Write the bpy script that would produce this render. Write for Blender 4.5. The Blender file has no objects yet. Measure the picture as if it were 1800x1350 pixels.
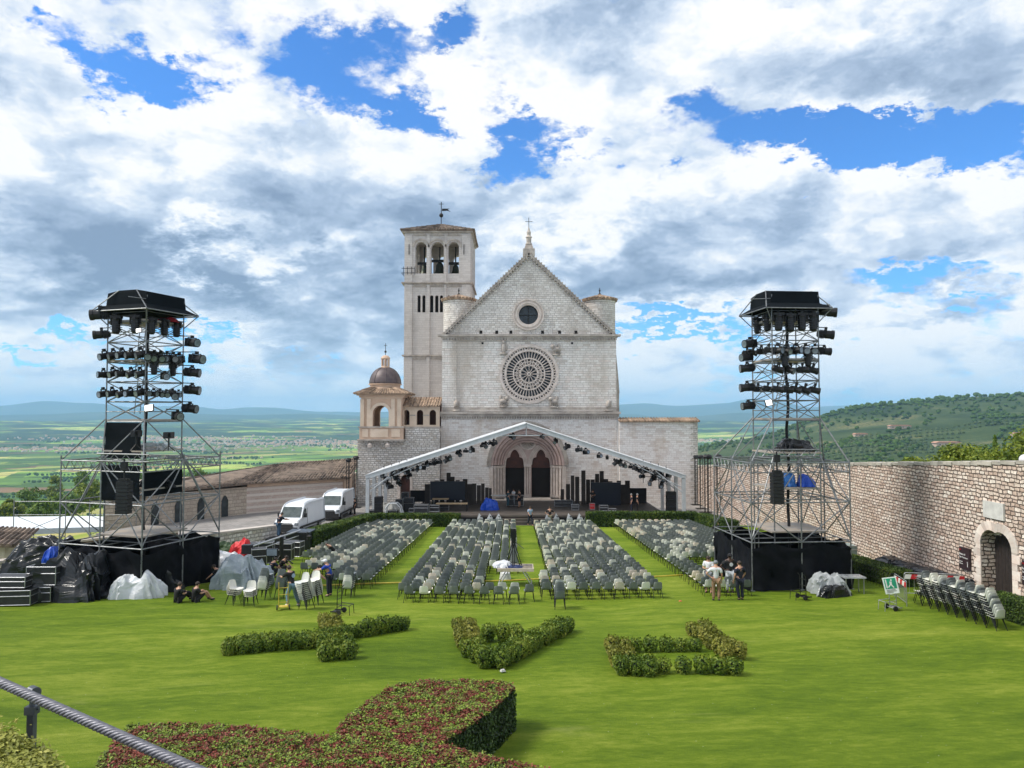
import bpy, bmesh, math, random
from mathutils import Vector, Matrix
random.seed(7)
PI=math.pi; R=math.radians
S=bpy.context.scene; C=S.collection
# ---------------- camera ----------------
CAM=Vector((0,0,10.0)); F=1300.0; TH=math.atan(50/1300)
cd=bpy.data.cameras.new('camera'); cd.sensor_width=36; cd.lens=36*F/1800; cd.clip_start=.1; cd.clip_end=90000
cam=bpy.data.objects.new('camera',cd); cam.location=CAM; cam.rotation_euler=(PI/2+TH,0,0); C.objects.link(cam); S.camera=cam
# ---------------- view / exposure ----------------
S.view_settings.view_transform='Standard'; S.view_settings.look='None'; S.view_settings.exposure=0.4; S.view_settings.gamma=1
S.cycles.volume_bounces=2; S.cycles.max_bounces=6; S.cycles.transparent_max_bounces=8
# ---------------- sun ----------------
SUN_EL=R(50); SUN_AZ=R(262)        # azimuth clockwise from +Y
sd=bpy.data.lights.new('sun','SUN'); sd.energy=3.2; sd.angle=R(18); sd.color=(1,.95,.86)
so=bpy.data.objects.new('sun',sd); C.objects.link(so)
sdir=Vector((math.sin(SUN_AZ)*math.cos(SUN_EL),math.cos(SUN_AZ)*math.cos(SUN_EL),math.sin(SUN_EL)))
so.rotation_euler=sdir.to_track_quat('Z','Y').to_euler(); so.location=(0,0,60)
# ---------------- world: sky with broken cloud ----------------
W=bpy.data.worlds.new('World'); S.world=W; W.use_nodes=True
W.cycles.sampling_method='MANUAL'; W.cycles.sample_map_resolution=512
nt=W.node_tree; nt.nodes.clear()
class NG:
    def __init__(s,nt): s.nt=nt
    def n(s,t,**k):
        o=s.nt.nodes.new(t)
        for a,b in k.items(): setattr(o,a,b)
        return o
    def set(s,sock,v):
        if hasattr(v,'is_output') or isinstance(v,bpy.types.NodeSocket): s.nt.links.new(v,sock)
        else: sock.default_value=v
    def m(s,op,a,b=0,c=0,clamp=False):
        o=s.n('ShaderNodeMath',operation=op,use_clamp=clamp)
        for i,v in enumerate((a,b,c)): s.set(o.inputs[i],v)
        return o.outputs[0]
    def vm(s,op,a,b=(0,0,0)):
        o=s.n('ShaderNodeVectorMath',operation=op); s.set(o.inputs[0],a); s.set(o.inputs[1],b); return o.outputs[0]
    def comb(s,x,y,z):
        o=s.n('ShaderNodeCombineXYZ')
        for i,v in enumerate((x,y,z)): s.set(o.inputs[i],v)
        return o.outputs[0]
    def sep(s,v):
        o=s.n('ShaderNodeSeparateXYZ'); s.set(o.inputs[0],v); return o.outputs
    def noise(s,v,scale,detail=4,rough=.5,dist=0,out=0):
        o=s.n('ShaderNodeTexNoise'); s.set(o.inputs['Vector'],v); o.inputs['Scale'].default_value=scale
        o.inputs['Detail'].default_value=detail; o.inputs['Roughness'].default_value=rough; o.inputs['Distortion'].default_value=dist
        return o.outputs[out]
    def ss(s,v,a,b,lo=0,hi=1):
        o=s.n('ShaderNodeMapRange',interpolation_type='SMOOTHSTEP'); s.set(o.inputs[0],v)
        for i,x in enumerate((a,b,lo,hi)): s.set(o.inputs[i+1],x)
        return o.outputs[0]
    def mix(s,f,a,b,bt='MIX'):
        o=s.n('ShaderNodeMix',data_type='RGBA',blend_type=bt); s.set(o.inputs[0],f)
        for i,v in ((6,a),(7,b)):
            if isinstance(v,tuple) and len(v)==3: v=v+(1,)
            s.set(o.inputs[i],v)
        return o.outputs[2]
    def ramp(s,f,stops,interp='LINEAR'):
        o=s.n('ShaderNodeValToRGB'); s.set(o.inputs[0],f); cr=o.color_ramp; cr.interpolation=interp
        while len(cr.elements)<len(stops): cr.elements.new(.5)
        for e,(p,c) in zip(cr.elements,stops): e.position=p; e.color=tuple(c)+(1,) if len(c)==3 else c
        return o.outputs[0]
g=NG(nt)
tc=g.n('ShaderNodeTexCoord'); d=g.vm('NORMALIZE',tc.outputs['Generated']); X,Y,Z=g.sep(d)
yy=g.m('MAXIMUM',Y,.25); u=g.m('DIVIDE',X,yy); w=g.m('DIVIDE',Z,yy)
zz=g.m('ADD',g.m('MAXIMUM',Z,0),.26)
zq=g.m('POWER',zz,.55)
P=g.comb(g.m('DIVIDE',g.m('MULTIPLY',X,1.75),zq),g.m('DIVIDE',g.m('MULTIPLY',Y,1.75),zq),g.m('DIVIDE',g.m('MULTIPLY',Z,3.6),zq))
# gentle warp so that the placed openings get ragged edges
wr=g.vm('SCALE',g.vm('SUBTRACT',g.noise(P,2.6,9,.68,0,1),(.5,.5,.5))); wr.node.inputs['Scale'].default_value=.34
wu,wv,_=g.sep(wr); U=g.m('ADD',u,wu); V=g.m('ADD',w,wv)
def blob(px,py,rx,ry,k):
    a=g.m('MULTIPLY',g.m('SUBTRACT',U,(px-900)/1300),1300/rx); b=g.m('MULTIPLY',g.m('SUBTRACT',V,(725-py)/1300),1300/ry)
    r=g.m('ADD',g.m('MULTIPLY',a,a),g.m('MULTIPLY',b,b))
    return g.m('MULTIPLY',g.m('POWER',2.718,g.m('MULTIPLY',r,-1)),k)
def total(L):
    t=blob(*L[0])
    for q in L[1:]: t=g.m('ADD',t,blob(*q))
    return t
HOLES=[(90,40,40,25,-.18),(330,95,70,40,-.22),(960,220,70,30,-.22),(1100,20,50,40,-.16),(1190,590,120,14,-.2),(420,590,110,12,-.2),(190,105,100,75,-.34),(300,150,60,50,-.2),(560,60,130,70,-.24),(640,170,110,70,-.22),(740,215,80,50,-.24),(860,150,50,110,-.2),
 (780,20,120,30,-.2),(905,270,60,50,-.22),(1240,165,60,50,-.17),(1330,20,60,40,-.12),(1420,265,110,42,-.30),(1560,245,120,40,-.27),(1735,232,110,45,-.32),(1640,485,90,24,-.24),
 (300,612,130,20,-.18),(60,625,140,18,-.22),(470,640,160,18,-.12),(690,330,40,30,-.06),(1130,300,60,20,-.15),(1180,600,100,18,-.14),(1400,640,120,18,-.12),
 (330,60,150,60,.14),(120,260,260,160,.16),(430,330,300,160,.14),(820,190,60,90,.16),(1000,100,160,160,.16),(1560,110,300,110,.24),(1100,430,260,130,.16),(1500,400,260,80,.14),(900,500,300,100,.1),(560,500,320,120,.15),(160,460,300,80,.15),(1700,340,120,50,.12)]
DARK=[(1560,110,220,80,.42),(1010,70,200,80,.36),(150,440,260,60,.5),(560,490,330,45,.48),(560,260,110,110,.34),(720,400,100,70,.36),(900,340,70,60,.34),(1130,430,110,80,.45),(1230,500,150,45,.4),(1120,540,100,30,.4),
 (1640,520,150,35,.45),(40,120,70,160,.22),(200,330,200,60,.25),(950,470,140,60,.35),(1350,330,200,60,.15),(640,560,260,40,.28),
 (330,180,110,90,-.3),(330,410,70,28,-.6),(470,430,90,30,-.35),(820,170,60,90,-.3),(1010,330,70,60,-.2),(1060,380,60,40,-.2),(600,210,70,60,-.2),(1590,600,130,40,-.3),(1480,300,160,30,-.2),(240,300,200,50,-.2),(1740,480,60,30,-.4)]
def voro(v,scale,det=4,rough=.55):
    o=g.n('ShaderNodeTexVoronoi',feature='F1'); o.normalize=True; g.set(o.inputs['Vector'],v); o.inputs['Scale'].default_value=scale; o.inputs['Detail'].default_value=det; o.inputs['Roughness'].default_value=rough; o.inputs['Lacunarity'].default_value=2.1
    return g.m('SUBTRACT',1,o.outputs['Distance'])
wp=g.vm('SCALE',g.vm('SUBTRACT',g.noise(P,3.5,5,.6,0,1),(.5,.5,.5))); wp.node.inputs['Scale'].default_value=.30
Q=g.vm('ADD',P,wp)
def field(v,det):
    return g.m('ADD',g.m('MULTIPLY',g.noise(v,1.7,det,.55,.2),.62),g.m('MULTIPLY',voro(v,3.3,4 if det>6 else 3,.5),.40))
n1=field(Q,11); n1b=field(g.vm('ADD',Q,(-.10,.06,.17)),7)
n3=g.noise(g.vm('ADD',P,(1.3,9.1,5)),8,9,.62,.4)
dens=g.m('ADD',g.m('ADD',n1,g.m('MULTIPLY',g.m('SUBTRACT',n3,.5),.26)),total(HOLES))
n2=g.noise(g.vm('ADD',Q,(7.3,2.1,3)),1.3,7,.55,.3)
cov=g.ss(dens,.43,.57)
relief=g.m('MULTIPLY',g.m('SUBTRACT',n1b,n1),3.6)
grey=g.m('ADD',g.m('ADD',g.m('MULTIPLY',g.m('SUBTRACT',n2,.49),1.1),g.m('MULTIPLY',total(DARK),1.0)),g.m('ADD',relief,g.m('MULTIPLY',g.m('SUBTRACT',n3,.5),.45)))
grey=g.m('ADD',grey,g.ss(dens,.55,.9,.07,.26))
ccol=g.ramp(grey,[(0.0,(1,1,1)),(.13,(.88,.92,.97)),(.32,(.64,.74,.88)),(.58,(.42,.53,.70)),(1,(.24,.33,.48))])
hz=g.ss(w,.0,.16,1,0)
ccol=g.mix(g.m('MULTIPLY',hz,.5),ccol,(.64,.79,.97))
sky=g.n('ShaderNodeTexSky',sky_type='NISHITA'); sky.sun_disc=False; sky.sun_elevation=SUN_EL; sky.sun_rotation=SUN_AZ; sky.altitude=400; sky.air_density=1.0; sky.dust_density=.3; sky.ozone_density=3
sk=g.mix(1.0,sky.outputs[0],(.40,.80,1.22),'MULTIPLY')
b1=g.n('ShaderNodeBackground'); g.set(b1.inputs[0],sk); b1.inputs[1].default_value=.13
b2=g.n('ShaderNodeBackground'); g.set(b2.inputs[0],ccol); b2.inputs[1].default_value=.80
ms=g.n('ShaderNodeMixShader'); g.set(ms.inputs[0],cov); g.set(ms.inputs[1],b1.outputs[0]); g.set(ms.inputs[2],b2.outputs[0])
wo=g.n('ShaderNodeOutputWorld'); g.set(wo.inputs[0],ms.outputs[0])
# ---------------- helpers ----------------
def at(px,py,Y):
    u=(px-900)/F; v=(675-py)/F
    dy=math.cos(TH)-v*math.sin(TH); dz=math.sin(TH)+v*math.cos(TH)
    return Vector((u*Y/dy,Y,10+dz*Y/dy))
def X_(px,Y,py=725): return at(px,py,Y).x
def Z_(py,Y): return at(900,py,Y).z
def lawn(y): return 3.3-.0515*y
def ON(px,py):                       # point of the lawn seen at a pixel
    v=(675-py)/F; k=(math.sin(TH)+v*math.cos(TH))/(math.cos(TH)-v*math.sin(TH))
    Y=-6.7/(k+.0515); return Vector((X_(px,Y,py),Y,lawn(Y)))
def tag(o,label=None,cat=None,group=None,kind=None):
    for k,v in (('label',label),('category',cat),('group',group),('kind',kind)):
        if v: o[k]=v
    return o
def empty(name,loc=(0,0,0),label=None,cat=None,group=None,rz=0):
    o=bpy.data.objects.new(name,None); o.location=loc; o.rotation_euler.z=rz; o.empty_display_size=.2; C.objects.link(o)
    return tag(o,label,cat,group)
class MB:
    def __init__(s): s.v=[]; s.f=[]; s.mi=[]; s.cur=0
    def add(s,vs,fs):
        b=len(s.v); s.v+=[tuple(p) for p in vs]; s.f+=[tuple(b+i for i in f) for f in fs]; s.mi+=[s.cur]*len(fs); return s
    def box(s,c,d,rz=0,taper=1):
        x,y,z=d[0]/2,d[1]/2,d[2]/2; cr,sr=math.cos(rz),math.sin(rz); vs=[]
        for k,t in ((-z,1),(z,taper)):
            for i,j in ((-x,-y),(x,-y),(x,y),(-x,y)):
                vs.append((c[0]+(i*cr-j*sr)*t,c[1]+(i*sr+j*cr)*t,c[2]+k))
        return s.add(vs,[(3,2,1,0),(4,5,6,7),(0,1,5,4),(1,2,6,5),(2,3,7,6),(3,0,4,7)])
    def bx(s,x0,x1,y0,y1,z0,z1): return s.box(((x0+x1)/2,(y0+y1)/2,(z0+z1)/2),(x1-x0,y1-y0,z1-z0))
    def ext(s,poly,y0,y1):           # outline in x,z pushed from y0 (front) to y1
        n=len(poly); vs=[(x,y0,z) for x,z in poly]+[(x,y1,z) for x,z in poly]
        return s.add(vs,[tuple(range(n)),tuple(range(2*n-1,n-1,-1))]+[(i,i+n,(i+1)%n+n,(i+1)%n) for i in range(n)])
    def slab(s,poly,z0,z1):
        n=len(poly); vs=[(x,y,z0) for x,y in poly]+[(x,y,z1) for x,y in poly]
        return s.add(vs,[tuple(range(n-1,-1,-1)),tuple(range(n,2*n))]+[(i,(i+1)%n,(i+1)%n+n,i+n) for i in range(n)])
    def tube(s,a,b,r,n=6,r2=None,cap=True):
        a=Vector(a); b=Vector(b); d=b-a
        if d.length<1e-6: return s
        d.normalize(); t=Vector((0,0,1)) if abs(d.z)<.9 else Vector((1,0,0)); p=d.cross(t).normalized(); q=d.cross(p)
        r2=r if r2 is None else r2; vs=[]
        for c,rr in ((a,r),(b,r2)):
            for i in range(n):
                w=2*PI*i/n; vs.append(c+p*math.cos(w)*rr+q*math.sin(w)*rr)
        fs=[(i,(i+1)%n,(i+1)%n+n,i+n) for i in range(n)]
        if cap: fs+=[tuple(range(n-1,-1,-1)),tuple(range(n,2*n))]
        return s.add(vs,fs)
    def path(s,pts,r,n=6,closed=False):
        L=list(pts)+([pts[0]] if closed else [])
        for a,b in zip(L,L[1:]): s.tube(a,b,r,n)
        return s
    def lathe(s,prof,c=(0,0,0),n=16,a0=0,axis='z'):
        vs=[];m=len(prof)
        for r,z in prof:
            for i in range(n):
                w=a0+2*PI*i/n; p=(r*math.cos(w),r*math.sin(w),z)
                if axis=='y': p=(p[0],z,p[1])
                vs.append((c[0]+p[0],c[1]+p[1],c[2]+p[2]))
        fs=[(j*n+i,j*n+(i+1)%n,(j+1)*n+(i+1)%n,(j+1)*n+i) for j in range(m-1) for i in range(n)]
        if axis=='y': fs=[f[::-1] for f in fs]
        fs+=[tuple(range(n))[::-1],tuple(range((m-1)*n,m*n))]
        return s.add(vs,fs)
    def ring(s,c,r0,r1,y0,y1,n=40,a0=0,a1=2*PI):   # flat ring standing in the x,z plane
        full=abs(a1-a0-2*PI)<1e-6; k=n if full else n+1; vs=[]
        for i in range(k):
            w=a0+(a1-a0)*i/n; cs,sn=math.cos(w),math.sin(w)
            for r,y in ((r0,y0),(r1,y0),(r1,y1),(r0,y1)): vs.append((c[0]+r*cs,y,c[1]+r*sn))
        fs=[]
        for i in range(n):
            a=4*i;b=4*((i+1)%k)
            fs+=[(a+1,a,b,b+1),(a+2,a+1,b+1,b+2),(a+3,a+2,b+2,b+3),(a,a+3,b+3,b)]
        return s.add(vs,fs)
    def blob(s,c,r,seg=8,rng=6,jit=0,rnd=random):
        vs=[];
        for j in range(rng+1):
            ph=PI*j/rng
            for i in range(seg):
                w=2*PI*i/seg; k=1+rnd.uniform(-jit,jit)
                vs.append((c[0]+r[0]*k*math.sin(ph)*math.cos(w),c[1]+r[1]*k*math.sin(ph)*math.sin(w),c[2]+r[2]*k*math.cos(ph)))
        fs=[(j*seg+i,(j+1)*seg+i,(j+1)*seg+(i+1)%seg,j*seg+(i+1)%seg) for j in range(rng) for i in range(seg)]
        return s.add(vs,fs)
    def xf(s,M,start=0):
        for i in range(start,len(s.v)): s.v[i]=tuple(M@Vector(s.v[i]))
        return s
    def build(s,name,m,parent=None,loc=None,smooth=False,rot=None):
        me=bpy.data.meshes.new(name)
        off=Vector((0,0,0))
        if parent is not None:
            p=parent
            while p is not None: off+=p.location; p=p.parent
        if loc is not None: off+=Vector(loc)
        me.from_pydata([(a-off.x,b-off.y,c-off.z) for a,b,c in s.v] if off.length>0 else s.v,[],s.f)
        ms=m if isinstance(m,(list,tuple)) else [m]
        for q in ms: me.materials.append(q)
        if len(ms)>1: me.polygons.foreach_set('material_index',s.mi)
        if smooth: me.polygons.foreach_set('use_smooth',[True]*len(me.polygons))
        me.update()
        o=bpy.data.objects.new(name,me); C.objects.link(o)
        if parent is not None: o.parent=parent
        if loc is not None: o.location=loc
        if rot is not None: o.rotation_euler=rot
        return o
def kids(o): return [c for c in KIDS.get(o.name,[])]
def dup(o,loc=None,rot=None,label=None,group=None,scale=None,parent=None,mats=None):
    c=o.copy(); C.objects.link(c); c.parent=parent
    if parent is None:
        if loc is not None: c.location=loc
        if rot is not None: c.rotation_euler=rot
        if scale is not None: c.scale=scale
        if label: c['label']=label
        if group: c['group']=group
    if c.type=='MESH' and mats:
        for sl in c.material_slots:
            if sl.material in mats: q=mats[sl.material]; sl.link='OBJECT'; sl.material=q
    for ch in list(o.children): dup(ch,parent=c,mats=mats)
    return c
ORD='zeroth first second third fourth fifth sixth seventh eighth ninth tenth eleventh twelfth thirteenth fourteenth fifteenth sixteenth seventeenth eighteenth nineteenth twentieth'.split()
def od(i):
    if i<=20: return ORD[i]
    return {2:'twenty',3:'thirty',4:'forty'}[i//10]+'-'+ORD[i%10] if i%10 else {3:'thirtieth',4:'fortieth'}[i//10]
# ---------------- materials ----------------
MATS={}
def newmat(name):
    m=bpy.data.materials.new(name); m.use_nodes=True; n=m.node_tree; n.nodes.clear(); h=NG(n)
    b=h.n('ShaderNodeBsdfPrincipled'); o=h.n('ShaderNodeOutputMaterial'); n.links.new(b.outputs[0],o.inputs[0]); MATS[name]=m
    return m,h,b
def pm(name,c1,c2=None,scale=3,rough=.7,metal=0,bump=0,detail=5,bscale=None,spec=.5,stretch=(1,1,1),island=0,emit=None):
    m,h,b=newmat(name)
    if c2 is None: c2=tuple(x*.72 for x in c1)
    t=h.n('ShaderNodeTexCoord').outputs['Object']
    mp=h.vm('MULTIPLY',t,stretch)
    f=h.ss(h.noise(mp,scale,detail,.6),.3,.7)
    col=h.mix(f,c1,c2)
    if island:
        gi=h.n('ShaderNodeNewGeometry').outputs['Random Per Island']
        col=h.mix(1.0,col,h.ramp(gi,[(0,(1-island,)*3),(1,(1+island*.6,)*3)]),'MULTIPLY')
    h.set(b.inputs['Base Color'],col); b.inputs['Roughness'].default_value=rough; b.inputs['Metallic'].default_value=metal
    b.inputs['Specular IOR Level'].default_value=spec
    if bump:
        bn=h.n('ShaderNodeBump'); bn.inputs['Strength'].default_value=bump; bn.inputs['Distance'].default_value=.05
        h.set(bn.inputs['Height'],h.noise(mp,bscale or scale*3,4,.6)); h.set(b.inputs['Normal'],bn.outputs[0])
    if emit: b.inputs['Emission Color'].default_value=emit[0]+(1,); b.inputs['Emission Strength'].default_value=emit[1]
    return m
def masonry(name,cols,mortar,bw,bh,msize=.012,distort=0,stain=None,stain_scale=.35,bump=.5,stain_amt=.6,vary=.3,zoff=0,vstreak=0,spread=1.0):
    m,h,b=newmat(name)
    p=h.n('ShaderNodeNewGeometry').outputs['Position']; x,y,z=h.sep(p)
    hv=h.comb(h.m('ADD',x,y),h.m('ADD',z,zoff),0)
    if distort:
        dn=h.vm('SCALE',h.vm('SUBTRACT',h.noise(hv,1.0/bw,3,.5,0,1),(.5,.5,.5))); dn.node.inputs['Scale'].default_value=distort
        hv=h.vm('ADD',hv,dn)
    br=h.n('ShaderNodeTexBrick'); h.set(br.inputs['Vector'],hv); br.inputs['Scale'].default_value=1; br.inputs['Brick Width'].default_value=bw; br.inputs['Row Height'].default_value=bh
    br.inputs['Mortar Size'].default_value=msize; br.inputs['Mortar Smooth'].default_value=.4; br.inputs['Color1'].default_value=(0,0,0,1); br.inputs['Color2'].default_value=(1,1,1,1); br.inputs['Mortar'].default_value=(.5,.5,.5,1)
    br.offset_frequency=2; br.squash=1.3; br.squash_frequency=3
    k=len(cols); rnd=h.m('ADD',h.m('MULTIPLY',h.sep(br.outputs[0])[0],spread),(1-spread)/2)
    col=h.ramp(rnd,[(i/(k-1),c) for i,c in enumerate(cols)])
    fine=h.noise(hv,6,6,.7); col=h.mix(1.0,col,h.ramp(fine,[(.2,(1-vary,)*3),(.8,(1+vary,)*3)]),'MULTIPLY')
    if stain:
        sv=h.vm('MULTIPLY',p,(1,1,.6 if not vstreak else vstreak))
        col=h.mix(h.m('MULTIPLY',h.ss(h.noise(sv,stain_scale,7,.65),.47,.68),stain_amt),col,stain)
    col=h.mix(br.outputs[1],col,mortar)
    h.set(b.inputs['Base Color'],col); b.inputs['Roughness'].default_value=.9; b.inputs['Specular IOR Level'].default_value=.2
    bn=h.n('ShaderNodeBump'); bn.inputs['Strength'].default_value=bump; bn.inputs['Distance'].default_value=.06
    h.set(bn.inputs['Height'],h.m('ADD',h.m('MULTIPLY',br.outputs[1],-1),h.m('MULTIPLY',fine,.7))); h.set(b.inputs['Normal'],bn.outputs[0])
    return m
def leafmat(name,stops,big=None,bigscale=.4,rough=.55,trans=.25,k=.62):
    m,h,b=newmat(name)
    gi=h.n('ShaderNodeNewGeometry'); r=gi.outputs['Random Per Island']
    f=h.m('ADD',h.m('MULTIPLY',r,k),h.m('MULTIPLY',h.ss(h.noise(gi.outputs['Position'],bigscale,4,.6),.35,.65),1-k))
    col=h.ramp(f,stops)
    h.set(b.inputs['Base Color'],col); b.inputs['Roughness'].default_value=rough; b.inputs['Specular IOR Level'].default_value=.3
    tr=h.n('ShaderNodeBsdfTranslucent'); h.set(tr.inputs[0],col); mx=h.n('ShaderNodeMixShader'); mx.inputs[0].default_value=trans
    out=[n for n in m.node_tree.nodes if n.type=='OUTPUT_MATERIAL'][0]
    h.set(mx.inputs[1],b.outputs[0]); h.set(mx.inputs[2],tr.outputs[0]); h.set(out.inputs[0],mx.outputs[0])
    return m
def leaves(mb,pts,size,rnd=random,flat=0):      # small leaf quads at points with outward normals (p,n)
    for p,n in pts:
        n=Vector(n)+Vector((rnd.gauss(0,1),rnd.gauss(0,1),rnd.gauss(0,1)))*(.55 if not flat else flat)
        if n.length<1e-3: n=Vector((0,0,1))
        n.normalize(); t=n.cross(Vector((rnd.uniform(-1,1),rnd.uniform(-1,1),rnd.uniform(-1,1))))
        if t.length<1e-3: continue
        t.normalize(); q=n.cross(t); s=size*rnd.uniform(.6,1.3); p=Vector(p)
        mb.add([p-t*s*.9,p-q*s*.5+n*s*.12,p+t*s*.9,p+q*s*.5+n*s*.12],[(0,1,2,3)])
    return mb
# ---------------- setting: lawn, paving, terrain ----------------
def grassmat():
    m,h,b=newmat('lawn grass')
    p=h.n('ShaderNodeNewGeometry').outputs['Position']; x,y,z=h.sep(p)
    ps=h.comb(h.m('MULTIPLY',x,.28),h.m('ADD',y,h.m('MULTIPLY',x,-.12)),0)
    big=h.noise(ps,.22,5,.6,.4); mid=h.noise(ps,1.5,8,.75,.3); fine=h.noise(h.comb(x,h.m('MULTIPLY',y,1.0),0),22,6,.85)
    f=h.m('ADD',h.m('ADD',h.m('MULTIPLY',big,.50),h.m('MULTIPLY',mid,.46)),h.m('MULTIPLY',fine,.22))
    f=h.m('ADD',f,h.m('MULTIPLY',h.m('SUBTRACT',h.noise(h.comb(h.m('MULTIPLY',x,1.8),h.m('MULTIPLY',y,5),0),1.0,9,.82,.5),.5),.42))
    col=h.ramp(f,[(.34,(.042,.080,.004)),(.48,(.085,.150,.007)),(.60,(.15,.225,.013)),(.72,(.27,.325,.040)),(.85,(.43,.43,.13))])
    dry=h.ss(h.noise(ps,.45,6,.7,.6),.60,.76); col=h.mix(h.m('MULTIPLY',dry,.6),col,(.33,.35,.10))
    sp=h.n('ShaderNodeTexVoronoi'); h.set(sp.inputs['Vector'],p); sp.inputs['Scale'].default_value=3.2
    col=h.mix(h.m('MULTIPLY',h.ss(sp.outputs['Distance'],.05,.02),.8),col,(.6,.6,.5))
    h.set(b.inputs['Base Color'],col); b.inputs['Roughness'].default_value=.85; b.inputs['Specular IOR Level'].default_value=.15
    bn=h.n('ShaderNodeBump'); bn.inputs['Strength'].default_value=.9; bn.inputs['Distance'].default_value=.08; h.set(bn.inputs['Height'],h.m('ADD',fine,h.m('MULTIPLY',mid,.8))); h.set(b.inputs['Normal'],bn.outputs[0])
    return m
GRASS=grassmat()
LX0,LX1,LY1=-27,21.4,66.8
mb=MB(); nx,ny=60,80
def lzz(x,y): return lawn(y)+.035*math.sin(x*.5+y*.21)*math.sin(y*.33)+.02*math.sin(x*1.3)
poly=[]
def lx0(y): return LX0 if y<37 else (LX0+(y-37)/(52-37)*(-14.6-LX0) if y<52 else -14.6+(y-52)/(LY1-52)*2.2)
for j in range(ny+1):
    y=3.4+(LY1-3.4)*j/ny
    for i in range(nx+1):
        x=lx0(y)+(LX1-lx0(y))*i/nx; mb.v.append((x,y,lzz(x,y)))
for j in range(ny):
    for i in range(nx): a=j*(nx+1)+i; mb.f.append((a,a+1,a+nx+2,a+nx+1)); mb.mi.append(0)
tag(mb.build('lawn',GRASS,smooth=True),kind='structure')
PAVE=masonry('pale paving',[(.30,.28,.26),(.42,.39,.36),(.36,.33,.30)],(.22,.2,.18),.9,.5,.02,0,(.2,.18,.16),.5,.2)
def flatmat(name,cols,bw,bh):
    m,h,b=newmat(name); p=h.n('ShaderNodeNewGeometry').outputs['Position']
    br=h.n('ShaderNodeTexBrick'); h.set(br.inputs['Vector'],p); br.inputs['Scale'].default_value=1; br.inputs['Brick Width'].default_value=bw; br.inputs['Row Height'].default_value=bh; br.inputs['Mortar Size'].default_value=.015
    for k,c in zip(('Color1','Color2','Mortar'),cols): br.inputs[k].default_value=c+(1,)
    col=h.mix(1.0,br.outputs[0],h.ramp(h.noise(p,.7,7,.65),[(.3,(.7,.7,.7)),(.7,(1.2,1.2,1.2))]),'MULTIPLY')
    h.set(b.inputs['Base Color'],col); b.inputs['Roughness'].default_value=.85; return m
PAVE=flatmat('pale paving slabs',[(.22,.21,.20),(.28,.26,.25),(.14,.13,.12)],.8,.8)
GZ=-.5
tag(MB().slab([(-17,44),(24,44),(24,118),(-34,118),(-34,66),(-24,58)],GZ-2.5,GZ).build('piazza_paving',PAVE),kind='structure')
tag(MB().bx(-8,8,-6,3.3,2.5,8.2).build('terrace',PAVE),kind='structure')
# terrain height
def smooth(a,b,x): t=min(1,max(0,(x-a)/(b-a))); return t*t*(3-2*t)
import mathutils.noise as mno
def H(x,y):
    dx=max(-26-x,0,x-60); dy=max(-20-y,0,y-116); d=math.hypot(dx,dy); r=math.hypot(x,y)
    z=-3.2-.15*min(d,430); z=z*(1-smooth(430,950,d))+(-200)*smooth(430,950,d)
    if d>20 and r<900: z+=2.5*mno.noise(Vector((x/90,y/90,0)))
    if r>5200: z+=smooth(5200,9500,r)*(75+75*mno.noise(Vector((x/2300,y/2300,3)))+45*mno.noise(Vector((x/800,y/1300,5))))
    return z
import bisect
HSK=[(1080,812),(1180,800),(1240,781),(1300,771),(1370,756),(1410,744),(1450,731),(1520,714),(1600,705),(1700,698),(1800,693),(1950,688),(2200,690),(2500,700),(2900,715)]
def skyl(px):
    i=min(max(bisect.bisect([a for a,b in HSK],px),1),len(HSK)-1); (a,b),(c,d)=HSK[i-1],HSK[i]
    t=min(1,max(0,(px-a)/(c-a))); return b+(d-b)*t
def hillz(px,Y):      # height of the near wooded hill at image azimuth px and distance Y
    crest=10+(725-skyl(px))/F*2100
    t=(Y-560)/(2100-560)
    base=-118
    if t<=1: z=base+(crest-base)*(max(t,0)**1.12) + (0 if t>0 else t*120)
    else: z=crest-(Y-2100)*.22
    x=(px-900)/F*Y
    return z+14*mno.noise(Vector((x/330,Y/330,1)))*smooth(.0,.3,t)*(1-smooth(.8,1,t)*.6)+3*mno.noise(Vector((x/70,Y/70,8)))
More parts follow.
